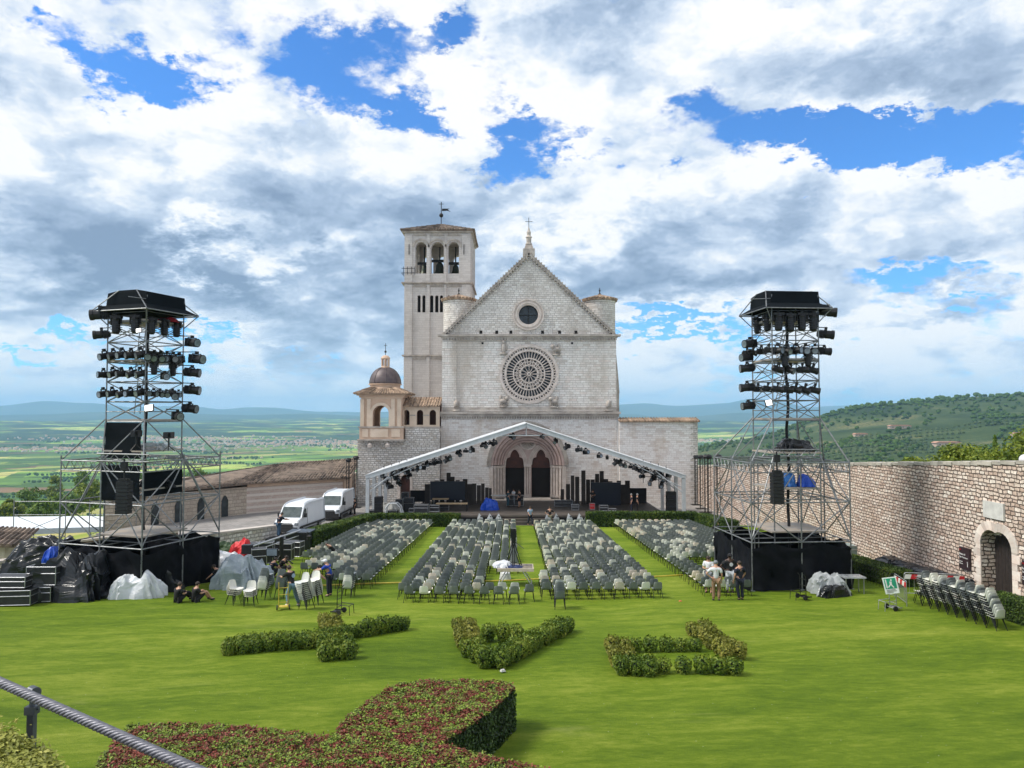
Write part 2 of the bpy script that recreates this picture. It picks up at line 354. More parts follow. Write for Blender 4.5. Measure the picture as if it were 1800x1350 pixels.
def fieldmat():
    m,h,b=newmat('valley fields')
    p=h.n('ShaderNodeNewGeometry').outputs['Position']; x,y,z=h.sep(p)
    q=h.comb(h.m('ADD',h.m('MULTIPLY',x,.9),h.m('MULTIPLY',y,.45)),h.m('SUBTRACT',h.m('MULTIPLY',y,.8),h.m('MULTIPLY',x,.3)),0)
    q=h.vm('ADD',q,h.comb(0,h.m('MULTIPLY',h.noise(p,.0012,2),260),0))
    v=h.n('ShaderNodeTexVoronoi',distance='CHEBYCHEV'); h.set(v.inputs['Vector'],h.vm('MULTIPLY',q,(1.0,1.9,1))); v.inputs['Scale'].default_value=.0042
    col=h.ramp(h.sep(v.outputs['Color'])[0],[(0,(.08,.15,.02)),(.14,(.17,.30,.04)),(.3,(.36,.44,.08)),(.42,(.13,.24,.035)),(.52,(.50,.46,.14)),(.64,(.22,.36,.05)),(.74,(.26,.15,.08)),(.80,(.42,.48,.10)),(.92,(.08,.15,.02))],'CONSTANT')
    v2=h.n('ShaderNodeTexVoronoi',feature='DISTANCE_TO_EDGE'); h.set(v2.inputs['Vector'],h.vm('MULTIPLY',q,(1.0,1.9,1))); v2.inputs['Scale'].default_value=.0042
    nz=h.noise(p,.012,6,.7); col=h.mix(1.0,col,h.ramp(nz,[(.25,(.72,.72,.72)),(.75,(1.25,1.25,1.25))]),'MULTIPLY')
    edge=h.ss(h.m('ADD',v2.outputs['Distance'],h.m('MULTIPLY',nz,.03)),.045,.02); col=h.mix(h.m('MULTIPLY',edge,.8),col,(.03,.06,.012))
    ln=h.m('SQRT',h.m('ADD',h.m('MULTIPLY',x,x),h.m('MULTIPLY',y,y)))
    wood=h.ss(h.noise(h.vm('MULTIPLY',p,(.6,1.5,1)),.0016,7,.66),.41,.51); far=h.ss(ln,3000,6500,.35,1.0)
    col=h.mix(h.m('MULTIPLY',wood,far),col,(.022,.045,.014))
    near=h.ss(ln,500,900,1,0); gr=h.ramp(h.noise(p,.02,6,.6),[(.3,(.09,.16,.025)),(.5,(.22,.27,.05)),(.62,(.38,.33,.13)),(.8,(.12,.18,.03))])
    col=h.mix(near,col,gr)
    h.set(b.inputs['Base Color'],col); b.inputs['Roughness'].default_value=.95; b.inputs['Specular IOR Level'].default_value=.1
    return m
mb=MB(); rs=[30*(26000/30)**(k/150) for k in range(151)]; na=150
for r in rs:
    for i in range(na+1):
        w=R(-82+164*i/na); x=r*math.sin(w); y=r*math.cos(w); mb.v.append((x,y,H(x,y)))
for j in range(len(rs)-1):
    for i in range(na): a=j*(na+1)+i; mb.f.append((a,a+1,a+na+2,a+na+1)); mb.mi.append(0)
tag(mb.build('valley',fieldmat(),smooth=True),kind='structure')
def hillmat():
    m,h,b=newmat('olive hillside')
    p=h.n('ShaderNodeNewGeometry').outputs['Position']
    f=h.noise(p,.0042,7,.62,.5); col=h.ramp(f,[(.34,(.014,.028,.009)),(.44,(.032,.054,.016)),(.54,(.060,.085,.028)),(.62,(.13,.13,.055)),(.72,(.26,.21,.11))])
    dots=h.n('ShaderNodeTexVoronoi'); h.set(dots.inputs['Vector'],h.vm('MULTIPLY',p,(1,.7,.2))); dots.inputs['Scale'].default_value=.13
    col=h.mix(h.m('MULTIPLY',h.ss(dots.outputs['Distance'],.5,.3),.75),col,(.035,.06,.022))
    h.set(b.inputs['Base Color'],col); b.inputs['Roughness'].default_value=.95; b.inputs['Specular IOR Level'].default_value=.1; return m
mb=MB(); ys=[560+40*k for k in range(50)]; pxs=[1060+16*k for k in range(115)]
for Yd in ys:
    for px in pxs: mb.v.append(((px-900)/F*Yd,Yd,hillz(px,Yd)))
n=len(pxs)
for j in range(len(ys)-1):
    for i in range(n-1): a=j*n+i; mb.f.append((a,a+1,a+n+1,a+n)); mb.mi.append(0)
tag(mb.build('hillside',hillmat(),smooth=True),kind='structure')
# far mountain ranges
FARM=pm('far mountain woods',(.028,.05,.02),(.07,.085,.035),.0006,.95,detail=8,spec=.05)
def rangeof(name,D,prof,base,depth,seed,amp):
    mb=MB(); pxs=list(range(-900,2800,18)); rows=14
    for j in range(rows):
        t=j/(rows-1)
        for px in pxs:
            i=min(max(bisect.bisect([a for a,b in prof],px),1),len(prof)-1); (a,b),(c,d)=prof[i-1],prof[i]; k=min(1,max(0,(px-a)/(c-a))); k=k*k*(3-2*k); py=b+(d-b)*k
            crest=10+(725-py)/F*D; Yd=D+depth*(t-.6); x=(px-900)/F*Yd
            e=math.sin(min(t/.6,1)*PI/2) if t<.6 else math.cos((t-.6)/.4*PI/2)
            z=base+(crest-base)*e+amp*mno.fractal(Vector((x/2600,Yd/2600,seed)),.9,2,5)*e
            mb.v.append((x,Yd,z))
    n=len(pxs)
    for j in range(rows-1):
        for i in range(n-1): a=j*n+i; mb.f.append((a,a+1,a+n+1,a+n)); mb.mi.append(0)
    tag(mb.build(name,FARM,smooth=True),kind='structure')
rangeof('far_hills',14500,[(-900,728),(0,729),(200,726),(420,729),(560,727),(700,733),(1090,729),(1180,733),(1300,728),(1500,732),(1900,728),(2800,726)],-210,5000,2,45)
rangeof('mountains',21000,[(-900,716),(-200,713),(0,712),(80,705),(150,708),(240,716),(330,714),(400,718),(480,720),(560,724),(700,724),(1060,712),(1130,708),(1200,714),(1270,711),(1330,700),(1380,709),(1420,716),(1500,714),(1700,712),(2800,705)],-210,6000,4,70)
# haze
m=bpy.data.materials.new('valley haze'); m.use_nodes=True; m.node_tree.nodes.clear(); h=NG(m.node_tree)
vp=h.n('ShaderNodeVolumePrincipled'); vp.inputs['Color'].default_value=(.38,.67,1,1); vp.inputs['Density'].default_value=6.2e-5; vp.inputs['Anisotropy'].default_value=.0
ou=h.n('ShaderNodeOutputMaterial'); m.node_tree.links.new(vp.outputs[0],ou.inputs['Volume'])
hz=MB().bx(-32000,32000,-3000,27500,-290,560).build('haze',m); tag(hz,kind='stuff')
# distant trees and houses (stuff beyond the nearest)
FARLEAF=pm('distant foliage',(.028,.055,.012),(.075,.13,.03),.05,.95,spec=.1)
OLIVE=pm('olive foliage',(.05,.08,.03),(.09,.12,.055),.05,.95,spec=.1)
rt=random.Random(3)
def crown(mb,x,y,z,r,h,k=3):
    for _ in range(k):
        ox,oy=rt.uniform(-.45,.45)*r,rt.uniform(-.45,.45)*r; q=rt.uniform(.5,.8)
        mb.blob((x+ox,y+oy,z+h*rt.uniform(.45,.62)),(r*q,r*q,h*.45*q*1.2),6,4,.22,rt)
wood=MB(); olive=MB()
for _ in range(2600):
    Y0=rt.uniform(620,2080); px=rt.uniform(1150,2080); t=(Y0-560)/1540
    if mno.noise(Vector((px/90,Y0/210,2)))>(-.08 if t<.72 else -.35) and not (t>.78): 
        continue
    x=(px-900)/F*Y0; r=rt.uniform(4,7.5); crown(wood,x,Y0,hillz(px,Y0)-1,r,r*1.5,2)
for px in range(1380,2100,3):      # dark wood along the crest and a belt under it
    for _ in range(2):
        p2=px+rt.uniform(-3,3); Y0=rt.uniform(2020,2120); 
        if p2>1530 and rt.random()<.55: continue
        r=rt.uniform(6,10); crown(wood,(p2-900)/F*Y0,Y0,hillz(p2,Y0)-3,r,r*1.4,2)
for k in range(26):                # olive rows
    for i in range(90):
        Y0=640+k*34+rt.uniform(-3,3); px=1180+i*9.5+rt.uniform(-2,2)
        if mno.noise(Vector((px/140,Y0/190,6)))>.22: continue
        r=rt.uniform(2.6,3.9); olive.blob(((px-900)/F*Y0,Y0,hillz(px,Y0)+r*.5),(r,r,r*.8),6,4,.2,rt)
tag(wood.build('hillside_woodland',FARLEAF),kind='stuff')
tag(olive.build('olive_groves',OLIVE),kind='stuff')
vw=MB()
for _ in range(150):               # tree lines and copses of the plain
    Y0=math.exp(rt.uniform(math.log(1150),math.log(5200))); px=rt.choice([rt.uniform(-250,760),rt.uniform(-250,760),rt.uniform(1080,1300)])
    if Y0<1500 and px>1000: continue
    x0=(px-900)/F*Y0; n=rt.randint(5,26); line=rt.random()<.6; an=rt.uniform(-.35,.35)
    for i in range(n):
        if line: x=x0+i*13*math.cos(an); y=Y0+i*13*math.sin(an)
        else: x=x0+rt.gauss(0,45); y=Y0+rt.gauss(0,30)
        r=rt.uniform(3.5,7)*(1+Y0/6000); crown(vw,x,y,H(x,y)-1,r,r*1.5,2 if Y0<2500 else 1)
tag(vw.build('valley_tree_belts',FARLEAF),kind='stuff')
town=MB()
for cx,cy,sx,sy,n in ((-1200,5000,1400,500,620),(-2600,5600,900,400,320),(-300,4300,620,170,330),(-330,5100,500,200,160),(-2300,4200,800,260,300),(-80,3700,260,60,90),(-1500,3400,260,60,50),(1200,5400,420,300,200)):
    for _ in range(n):
        x=rt.gauss(cx,sx/2); y=rt.gauss(cy,sy/2); s=rt.uniform(8,20); z=H(x,y); hh=rt.uniform(5,10); rz=rt.uniform(0,PI)
        town.cur=rt.choice([0,0,1]); town.box((x,y,z+hh/2),(s,s*.7,hh),rz); town.cur=2; town.box((x,y,z+hh+1.2),(s*1.1,s*.8,2.4),rz,.35)
tag(town.build('distant_towns',[pm('town plaster',(.55,.47,.38),(.62,.56,.5),.01),pm('town plaster white',(.7,.68,.64),None,.01),pm('town roof tiles',(.42,.22,.14),(.5,.30,.2),.02)]),kind='stuff')
# hillside farmhouses
WALLP=pm('farmhouse plaster',(.5,.36,.28),(.58,.45,.36),.2); WALLR=pm('farmhouse roof tiles',(.40,.20,.13),(.5,.27,.18),.3); DARKW=pm('dark window glass',(.03,.035,.04),None,1,.2)
def farmhouse(px,Y0,w,dp,hh,label):
    x=(px-900)/F*Y0; z=hillz(px,Y0)-1; e=empty('farmhouse',(x,Y0,z),label,'farmhouse')
    MB().bx(x-w/2,x+w/2,Y0,Y0+dp,z,z+hh).build('wall',WALLP,e)
    MB().ext([(x-w*.55,z+hh),(x+w*.55,z+hh),(x+w*.42,z+hh+2.4),(x-w*.42,z+hh+2.4)],Y0-.8,Y0+dp+.8).build('roof',WALLR,e)
    for i in range(4): 
        xx=x-w*.36+w*.24*i; MB().bx(xx-.9,xx+.9,Y0-.15,Y0-.02,z+hh*.45,z+hh*.8).build('window',DARKW,e)
farmhouse(1666,1280,42,14,8,'wide terracotta farmhouse with dark windows on the olive hillside')
farmhouse(1513,1500,26,10,5,'small red-roofed farmhouse beside dark cypresses on the hillside')
farmhouse(1582,1550,44,10,6,'long pale farmhouse half hidden by trees on the hillside')
farmhouse(1790,1350,20,10,6,'small white-walled farmhouse at the far right of the hillside')

# ---------------- architecture ----------------
from mathutils.geometry import tessellate_polygon
def arch(cx,zs,h,k,z0=None,n=10):       # outline points of an arch, counter-clockwise from bottom right
    r=(h*h+k*k)/(2*h); pts=[]
    if z0 is not None: pts.append((cx+h,z0))
    c=cx+h-r; a1=math.acos(max(-1,min(1,(cx-c)/r)))
    for i in range(n+1): a=a1*i/n; pts.append((c+r*math.cos(a),zs+r*math.sin(a)))
    c=cx-h+r
    for i in range(n-1,-1,-1): a=a1*i/n; pts.append((c-r*math.cos(a),zs+r*math.sin(a)))
    if z0 is not None: pts.append((cx-h,z0))
    return pts
def circ(cx,cz,r,n=36): return [(cx+r*math.cos(2*PI*i/n),cz+r*math.sin(2*PI*i/n)) for i in range(n)]
def holed(mb,outer,holes,y0,y1,T=None):   # wall outline in x,z with openings, y0 front y1 back; T maps points
    loops=[outer]+holes; tr=tessellate_polygon([[Vector((x,z,0)) for x,z in L] for L in loops])
    flat=[p for L in loops for p in L]; n=len(flat); b=len(mb.v)
    mb.v+=[(x,y0,z) for x,z in flat]+[(x,y1,z) for x,z in flat]
    for t in tr:
        a,bb,c=[flat[i] for i in t]; ar=(bb[0]-a[0])*(c[1]-a[1])-(bb[1]-a[1])*(c[0]-a[0])
        if ar<0: t=t[::-1]
        mb.f.append(tuple(b+i for i in t)); mb.f.append(tuple(b+n+i for i in t[::-1])); mb.mi+=[mb.cur]*2
    o=0
    for L in loops:
        m=len(L)
        for i in range(m): mb.f.append((b+o+i,b+o+(i+1)%m,b+n+o+(i+1)%m,b+n+o+i)); mb.mi.append(mb.cur)
        o+=m
    return mb
def band(mb,A,B,y0,y1):                 # solid between two open outlines A (outer) and B (inner)
    n=len(A); b=len(mb.v)
    for P0 in (A,B):
        for y in (y0,y1): mb.v+=[(x,y,z) for x,z in P0]
    for i in range(n-1):
        a0,a1,b0,b1=b+i,b+n+i,b+2*n+i,b+3*n+i
        mb.f+=[(a0,b0,b0+1,a0+1),(a1+1,b1+1,b1,a1),(a0,a0+1,a1+1,a1),(b0,b1,b1+1,b0+1)]; mb.mi+=[mb.cur]*4
    return mb
FAC=masonry('pink white limestone courses',[(.60,.54,.49),(.77,.73,.69),(.70,.66,.62),(.81,.78,.74),(.72,.64,.59)],(.42,.38,.34),.62,.27,.018,.03,(.42,.35,.28),.24,.75,.6,.22,vstreak=.35)
FACG=masonry('gable limestone courses',[(.54,.49,.45),(.72,.68,.64),(.64,.60,.56),(.77,.74,.70)],(.38,.35,.33),.5,.25,.024,.06,(.36,.31,.26),.3,.75,.6,.26)
FACL=masonry('lower limestone courses',[(.64,.57,.53),(.77,.73,.70),(.82,.79,.76),(.72,.67,.64)],(.48,.44,.41),.6,.24,.016,.03,(.50,.36,.25),.22,.6,.6,.17,vstreak=.4)
RUB=masonry('rough rubble wall',[(.52,.47,.42),(.74,.70,.66),(.62,.58,.54),(.80,.77,.74),(.54,.47,.40)],(.36,.33,.30),.45,.24,.04,.16,(.40,.34,.28),.4,.9,.55,.4)
TOWM=masonry('bell tower ashlar',[(.50,.46,.43),(.58,.54,.51),(.54,.50,.47)],(.38,.35,.33),.7,.3,.012,.02,(.40,.36,.33),.25,.35,.5,.12,vstreak=.3)
TRIM=pm('weathered stone trim',(.50,.45,.40),(.30,.26,.23),1.2,.9,bump=.5)
PINK=pm('pink stone carving',(.58,.44,.40),(.44,.33,.30),1.5,.85,bump=.4)
PALE=pm('pale carved stone',(.66,.58,.53),(.50,.43,.38),1.8,.85,bump=.4)
OCH=pm('ochre plastered stone',(.60,.43,.32),(.47,.33,.24),.8,.85,bump=.3)
OCH2=pm('buff plaster panels',(.70,.56,.44),(.58,.45,.34),.7,.85,bump=.3)
TILE=pm('old terracotta roof tiles',(.42,.30,.21),(.20,.14,.10),3,.9,bump=.4,island=.5,detail=8)
TILEB=pm('lichen stained roof tiles',(.22,.165,.125),(.10,.075,.06),1.2,.9,bump=.5,island=.75,detail=8)
LEAD=pm('dark lead dome sheet',(.075,.055,.06),(.11,.085,.085),2,.5,.2)
IRON=pm('dark iron',(.03,.03,.03),None,3,.5,.6)
GLASSD=pm('dark leaded glass',(.012,.017,.02),(.03,.04,.045),2,.25,spec=.5)
DOORM=pm('dark red door timber',(.09,.03,.02),(.05,.02,.015),2,.6)
BLACKIN=pm('painted interior shade',(.012,.010,.010),None,1,.9)  # near-black colour stands in for the unlit depth of openings
def tiles(mb,a,b,c,d,pitch=.3,r=.085,eave=True):
    """roof slope a-b eave, d-c ridge; barrel tiles run from eave to ridge"""
    a,b,c,d=map(Vector,(a,b,c,d)); n=max(2,int((b-a).length/pitch)); nrm=(b-a).cross(d-a).normalized()
    if nrm.z<0: nrm=-nrm
    mb.add([a,b,c,d,a-nrm*.12,b-nrm*.12,c-nrm*.12,d-nrm*.12],[(0,1,2,3),(7,6,5,4),(0,4,5,1),(3,2,6,7),(0,3,7,4),(1,5,6,2)])
    for i in range(n+1):
        t=i/n; p=a.lerp(b,t); q=d.lerp(c,t); L=(q-p).length
        if L<.15: continue
        m=max(1,int(L/.9)); 
        for k in range(m):
            u=p.lerp(q,k/m)+nrm*.03; v=p.lerp(q,(k+1.08)/m)+nrm*.0
            mb.tube(u,v,r*random.uniform(.95,1.15),5,r*.85)
    return mb
YF=87.0
def fx(px): return (px-900)/F*YF
def fz(py): return Z_(py,YF)
# --- basilica ---
bas=empty('basilica',(fx(930),YF,GZ),'tall white stone basilica front with gable, rose window and double portal','basilica')
XL,XR,XC=fx(775.5),fx(1085),fx(930); zc1=fz(727); zc2=fz(590); zap=fz(448)
PX=fx(927.5)
mb=MB()
po=arch(PX,fz(818),fx(988)-PX,fz(754)-fz(818),GZ)
holed(mb,[(XL,GZ),(PX-fx(988)+PX+0-.0,GZ)] if 0 else [(XL,GZ)]+[(x,z) for x,z in po[::-1]]+[(XR,GZ),(XR,zc1),(XL,zc1)],[],YF,YF+1.8)
mb.build('lower_wall',FACL,bas)
mb=MB(); RC=(XC,fz(657.5)); OC=(fx(929),fz(553))
holed(mb,[(XL+.12,zc1),(XR-.12,zc1),(XR-.12,zc2),(XL+.12,zc2)],[circ(RC[0],RC[1],3.1)],YF+.1,YF+1.9); mb.build('middle_wall',FAC,bas)
gL,gR=fx(781),fx(1079)
mb=MB(); holed(mb,[(gL,zc2),(gR,zc2),(XC,zap)],[circ(OC[0],OC[1],1.2,28)],YF+.2,YF+1.9); mb.build('gable_wall',FACG,bas)
mb=MB(); mb.bx(XL+.3,XR-.3,YF+1.9,YF+31,GZ,zc2-.4).ext([(gL+.3,zc2-.4),(gR-.3,zc2-.4),(XC,zap-.6)],YF+1.9,YF+31); mb.build('nave',TOWM,bas)
mb=MB(); mb.bx(XR-.3,XR+.55,YF+2.2,YF+4,GZ,fz(690)).ext([(XR-.25,fz(690)),(XR+.6,fz(690)),(XR+.5,fz(668)),(XR+.15,fz(608)),(XR-.25,fz(608))],YF+2.2,YF+4); mb.build('side_buttress',TRIM,bas)
# cornices
mb=MB()
mb.bx(XL-.35,XR+.35,YF-.45,YF+.3,zc1-.05,zc1+.22).bx(XL-.2,XR+.2,YF-.25,YF+.3,zc1-.35,zc1-.052)
for i in range(70):
    x=XL+(XR-XL)*(i+.5)/70; mb.bx(x-.09,x+.09,YF-.2,YF+.05,zc1-.6,zc1-.352)
mb.bx(XL+.15,XR-.15,YF-.02,YF+.35,zc1+.22,zc1+.75)
mb.build('lower_cornice',TRIM,bas)
mb=MB(); mb.bx(XL-.4,XR+.4,YF-.4,YF+.5,zc2-.1,zc2+.12).bx(XL-.05,XR+.05,YF-.2,YF+.3,zc2-.28,zc2-.102)
for i in range(62):
    x=XL+(XR-XL)*(i+.5)/62; mb.bx(x-.11,x+.11,YF-.2,YF+.12,zc2-.55,zc2-.282)
mb.build('upper_cornice',TRIM,bas)
# frame of the middle storey
mb=MB()
for px in (801,1068): x=fx(px); mb.bx(x-.09,x+.09,YF-.03,YF+.1,zc1+.75,zc2-.55)
mb.bx(fx(801),fx(1068),YF-.035,YF+.1,fz(722),fz(720.5)).bx(XL+.1,fx(799.5),YF-.02,YF+.1,zc1+.75,zc2-.55).bx(fx(1069.5),XR-.1,YF-.02,YF+.1,zc1+.75,zc2-.55)
mb.build('wall_frame',FAC,bas)
# gable rakes
for nm,(xa,xb) in (('gable_coping',(gL-.5,XC)),('gable_coping',(gR+.5,XC))):
    mb=MB(); A=Vector((xa,0,zc2-.15)); B=Vector((xb,0,zap+.22)); dv=(B-A).normalized(); nn=Vector((-dv.z,0,dv.x)) if xa<xb else Vector((dv.z,0,-dv.x)); 
    if nn.z<0: nn=-nn
    P4=[A-nn*.16,B-nn*.20,B+nn*.10,A+nn*.10]; pl=[(p.x,p.z) for p in P4]
    if xa>xb: pl=pl[::-1]
    mb.ext(pl,YF-.12,YF+2.1)
    L=(B-A).length; k=int(L/.42)
    for i in range(k):
        p=A.lerp(B,(i+.5)/k)-nn*.28; mb.box((p.x,YF-.0,p.z),(.17,.42,.2)); q=A.lerp(B,(i+.5)/k)+nn*.12; mb.tube((q.x,YF-.3,q.z),(q.x,YF+2.2,q.z),.1,5)
    mb.build(nm,TRIM,bas)
# putlog holes, their shade painted as near-black blocks
for px in (845,873,898,954,984,1013): x=fx(px); MB().bx(x-.17,x+.17,YF+.17,YF+.26,zc2+.25,zc2+.62).build('putlog_shade',BLACKIN,bas)
for px in (848,1006): x=fx(px); MB().bx(x-.12,x+.12,YF+.06,YF+.16,fz(605),fz(601.5)).build('putlog_shade',BLACKIN,bas)
# oculus
oc=MB(); oc.ring(OC,1.15,1.8,YF-.0,YF+.5,36).ring(OC,1.35,1.52,YF-.12,YF+.0,36).ring(OC,1.72,1.86,YF-.12,YF+.2,36); oc=oc.build('round_window',PALE,bas)
MB().ext(circ(OC[0],OC[1],1.25,28),YF+.75,YF+.8).build('glass',GLASSD,oc)
MB().bx(OC[0]-1.15,OC[0]+1.15,YF+.66,YF+.72,OC[1]-.04,OC[1]+.04).bx(OC[0]-.04,OC[0]+.04,YF+.65,YF+.73,OC[1]-1.15,OC[1]+1.15).build('glazing_bar',IRON,oc)
# rose window
rw=MB(); rw.ring(RC,3.2,3.5,YF-.12,YF+.3,64).ring(RC,2.68,2.86,YF-.06,YF+.5,64).ring(RC,1.78,1.92,YF-.04,YF+.5,56).ring(RC,1.0,1.12,YF-.04,YF+.5,40).ring(RC,.1,.24,YF-.08,YF+.5,16)
rose=rw.build('rose_window',PALE,bas)
MB().ext(circ(RC[0],RC[1],3.25,48),YF+.62,YF+.7).build('glass',GLASSD,rose)
mb=MB()
for i in range(30):
    a=2*PI*i/30; c=(RC[0]+3.03*math.cos(a),RC[1]+3.03*math.sin(a)); mb.ring(c,.13,.26,YF-.05,YF+.4,12)
for i in range(30):
    a=2*PI*(i+.5)/30; c=(RC[0]+2.9*math.cos(a),RC[1]+2.9*math.sin(a)); mb.ring(c,.01,.07,YF+.02,YF+.4,6)
mb.build('circle_border',PALE,rose)
mb=MB()
for i in range(44):
    a=2*PI*i/44; ca,sa=math.cos(a),math.sin(a); mb.tube((RC[0]+1.9*ca,YF+.12,RC[1]+1.9*sa),(RC[0]+2.5*ca,YF+.12,RC[1]+2.5*sa),.055,5)
    a2=a+PI/44; c=(RC[0]+2.53*math.cos(a2),RC[1]+2.53*math.sin(a2)); mb.ring(c,.13,.2,YF,YF+.3,8,a2-PI/2,a2+PI/2)
mb.build('petal_colonnettes',PALE,rose)
mb=MB()
for i in range(14):
    a=2*PI*i/14
    for rr,da in ((1.62,0),(1.3,PI/14)):
        c=(RC[0]+rr*math.cos(a+da),RC[1]+rr*math.sin(a+da)); mb.ring(c,.15,.24,YF,YF+.35,10)
        for q in range(3):
            b2=a+q*PI/3; mb.tube((c[0]-.15*math.cos(b2),YF+.1,c[1]-.15*math.sin(b2)),(c[0]+.15*math.cos(b2),YF+.1,c[1]+.15*math.sin(b2)),.025,4)
mb.build('star_tracery',PALE,rose)
mb=MB()
for i in range(12):
    a=2*PI*i/12; ca,sa=math.cos(a),math.sin(a); mb.tube((RC[0]+.2*ca,YF+.1,RC[1]+.2*sa),(RC[0]+.85*ca,YF+.1,RC[1]+.85*sa),.045,5)
    a2=a+PI/12; c=(RC[0]+.83*math.cos(a2),RC[1]+.83*math.sin(a2)); mb.ring(c,.14,.21,YF,YF+.3,8,a2-PI/2,a2+PI/2)
mb.build('centre_petals',PALE,rose)
# carved symbols
rv=random.Random(5)
for px,py,k in ((885,612,0),(978,614,1),(885,705,2),(974,706,1),(803,712,3),(1070,712,3)):
    x,z=fx(px),fz(py); mb=MB()
    if k==0: mb.blob((x,YF-.1,z),(.26,.2,.62),8,6,.08,rv).blob((x,YF-.2,z+.75),(.17,.17,.2),8,6).blob((x+.32,YF+0,z+.2),(.16,.1,.5),6,5,.1,rv)
    elif k==3: mb.bx(x-.3,x+.3,YF-.2,YF+.2,z-.35,z+.45).blob((x,YF-.25,z+.2),(.25,.2,.4),8,6,.1,rv)
    else:
        s=1 if px<930 else -1
        mb.blob((x,YF-.12,z),(.5,.25,.27),8,6,.12,rv).blob((x+.42*s,YF-.25,z+.32),(.24,.2,.25),8,6,.1,rv)
        for q in (-.38,-.15,.2,.4): mb.tube((x+q,YF-.1,z-.05),(x+q+.03,YF-.1,z-.55),.07,5)
        mb.blob((x-.3*s,YF-.02,z+.35),(.2,.1,.35),6,5,.1,rv)
    mb.bx(x-.45,x+.45,YF-.3,YF+.1,z-.72,z-.56)
    mb.build('carved_figure',TRIM,bas,smooth=True)
# portal
por=MB()
h0=fx(988)-PX; k0=fz(754)-fz(818); zs=fz(818)
outer=arch(PX,zs,h0+.25,k0+.25,None,14); inner=arch(PX,zs,h0,k0,None,14); band(por,outer,inner,YF-.16,YF+.2)
steps=[(h0,k0),(h0-.38,k0-.55),(h0-.72,k0-.95),(h0-1.02,k0-1.3),(h0-1.3,k0-1.62)]
for i in range(4):
    A=arch(PX,zs,steps[i][0]+(.02 if i else 0),steps[i][1]+(.02 if i else 0),None,14); B=arch(PX,zs,steps[i+1][0],steps[i+1][1],None,14); y=YF+.12+.36*i
    band(por,A,B,y,y+.5)
    rr=arch(PX,zs,(steps[i][0]+steps[i+1][0])/2,(steps[i][1]+steps[i+1][1])/2,None,14); por.path([(a,y-.04,b) for a,b in rr],.09,5)
portal=por.build('portal',PINK,bas)
for s in (-1,1):
    mb=MB()
    for i in range(4):
        y=YF+.12+.36*i; xa=PX+s*(steps[i][0]); xb=PX+s*(steps[i+1][0]); mb.bx(min(xa,xb),max(xa,xb),y,y+.45,GZ+.4,zs-.08)
        xm=(xa+xb)/2; mb.tube((xm,y-.06,GZ+.75),(xm,y-.06,zs-.35),.1,8); mb.box((xm,y-.06,GZ+.62),(.28,.2,.25)); mb.box((xm,y-.06,zs-.22),(.3,.2,.27))
    xa=PX+s*(h0-.0); xb=PX+s*(h0+.42); mb.bx(min(xa,xb),max(xa,xb),YF-.14,YF-.002,GZ+.4,zs-.08)
    mb.build('jamb_columns',PALE,portal)
MB().bx(PX-h0-.5,PX+h0+.5,YF-.5,YF-.005,GZ,GZ+.38).bx(PX-steps[4][0],PX+steps[4][0],YF-.004,YF+2.6,GZ,GZ+.4).build('plinth',TRIM,portal)
hi=steps[4][0]; dl,dr=PX+(905-927.5)*YF/F,PX+(951.5-927.5)*YF/F
def trefoil(cx,zs2,h):
    P=[(cx+h,GZ+.4)]
    for i in range(7): a=PI/2*i/7*1.05; P.append((cx+h-.48*(1-math.cos(a))-.0,zs2+.62*math.sin(a)+.25))
    for i in range(10): 
        a=-.15+ (PI/2+.15)*i/9; P.append((cx+.55*math.cos(a)*(1-.25*max(0,math.sin(a))),zs2+1.05+.75*math.sin(a)*1.0))
    Q=[(2*cx-x,z) for x,z in P[::-1]]
    return P+Q
hw=(921.5-888)/2*YF/F
t1=trefoil(dl,zs-.05,hw); t2=trefoil(dr,zs-.05,hw)
dedup=lambda L:[p for i,p in enumerate(L) if math.dist(p,L[i-1])>.015]
o2=arch(PX,zs,hi+.05,steps[4][1]+.05,None,14)
mb=MB(); r2c=(PX+.05,fz(777))
# tympanum: outline walks round both door openings
outl=[(PX-hi-.05,GZ+.4)]+dedup(t1)[::-1]+dedup(t2)[::-1]+[(PX+hi+.05,GZ+.4)]+dedup(o2)
holed(mb,outl,[circ(r2c[0],r2c[1],.98,24)],YF+1.5,YF+1.75); mb.build('tympanum',PINK,portal)
mb=MB()
for c in (dl,dr):
    for q,(a,b) in enumerate(((hw+.42,2.6),(hw+.25,2.38),(hw+.08,2.15))):
        band(mb,arch(c,zs-.05,a,b,None,10),arch(c,zs-.05,a-.14,b-.16,None,10),YF+1.36+q*.04,YF+1.5)
for x in (PX-.28,PX,PX+.28,dl-hw-.1,dr+hw+.1): mb.tube((x,YF+1.4,GZ+.8),(x,YF+1.4,zs-.3),.1,8); mb.box((x,YF+1.4,GZ+.6),(.25,.3,.4)); mb.box((x,YF+1.4,zs-.17),(.27,.3,.25))
mb.build('door_arches',PALE,portal)
mb=MB(); mb.ring(r2c,.86,1.03,YF+1.36,YF+1.6,28).ring(r2c,.1,.22,YF+1.36,YF+1.6,12)
for i in range(12):
    a=2*PI*i/12; ca,sa=math.cos(a),math.sin(a); mb.tube((r2c[0]+.18*ca,YF+1.5,r2c[1]+.18*sa),(r2c[0]+.68*ca,YF+1.5,r2c[1]+.68*sa),.035,5); a2=a+PI/12; mb.ring((r2c[0]+.68*math.cos(a2),r2c[1]+.68*math.sin(a2)),.12,.17,YF+1.44,YF+1.58,8,a2-PI/2,a2+PI/2)
mb.build('small_rose',PALE,portal)
MB().ext(circ(r2c[0],r2c[1],1.02,24),YF+1.66,YF+1.7).build('small_rose_back',TRIM,portal)
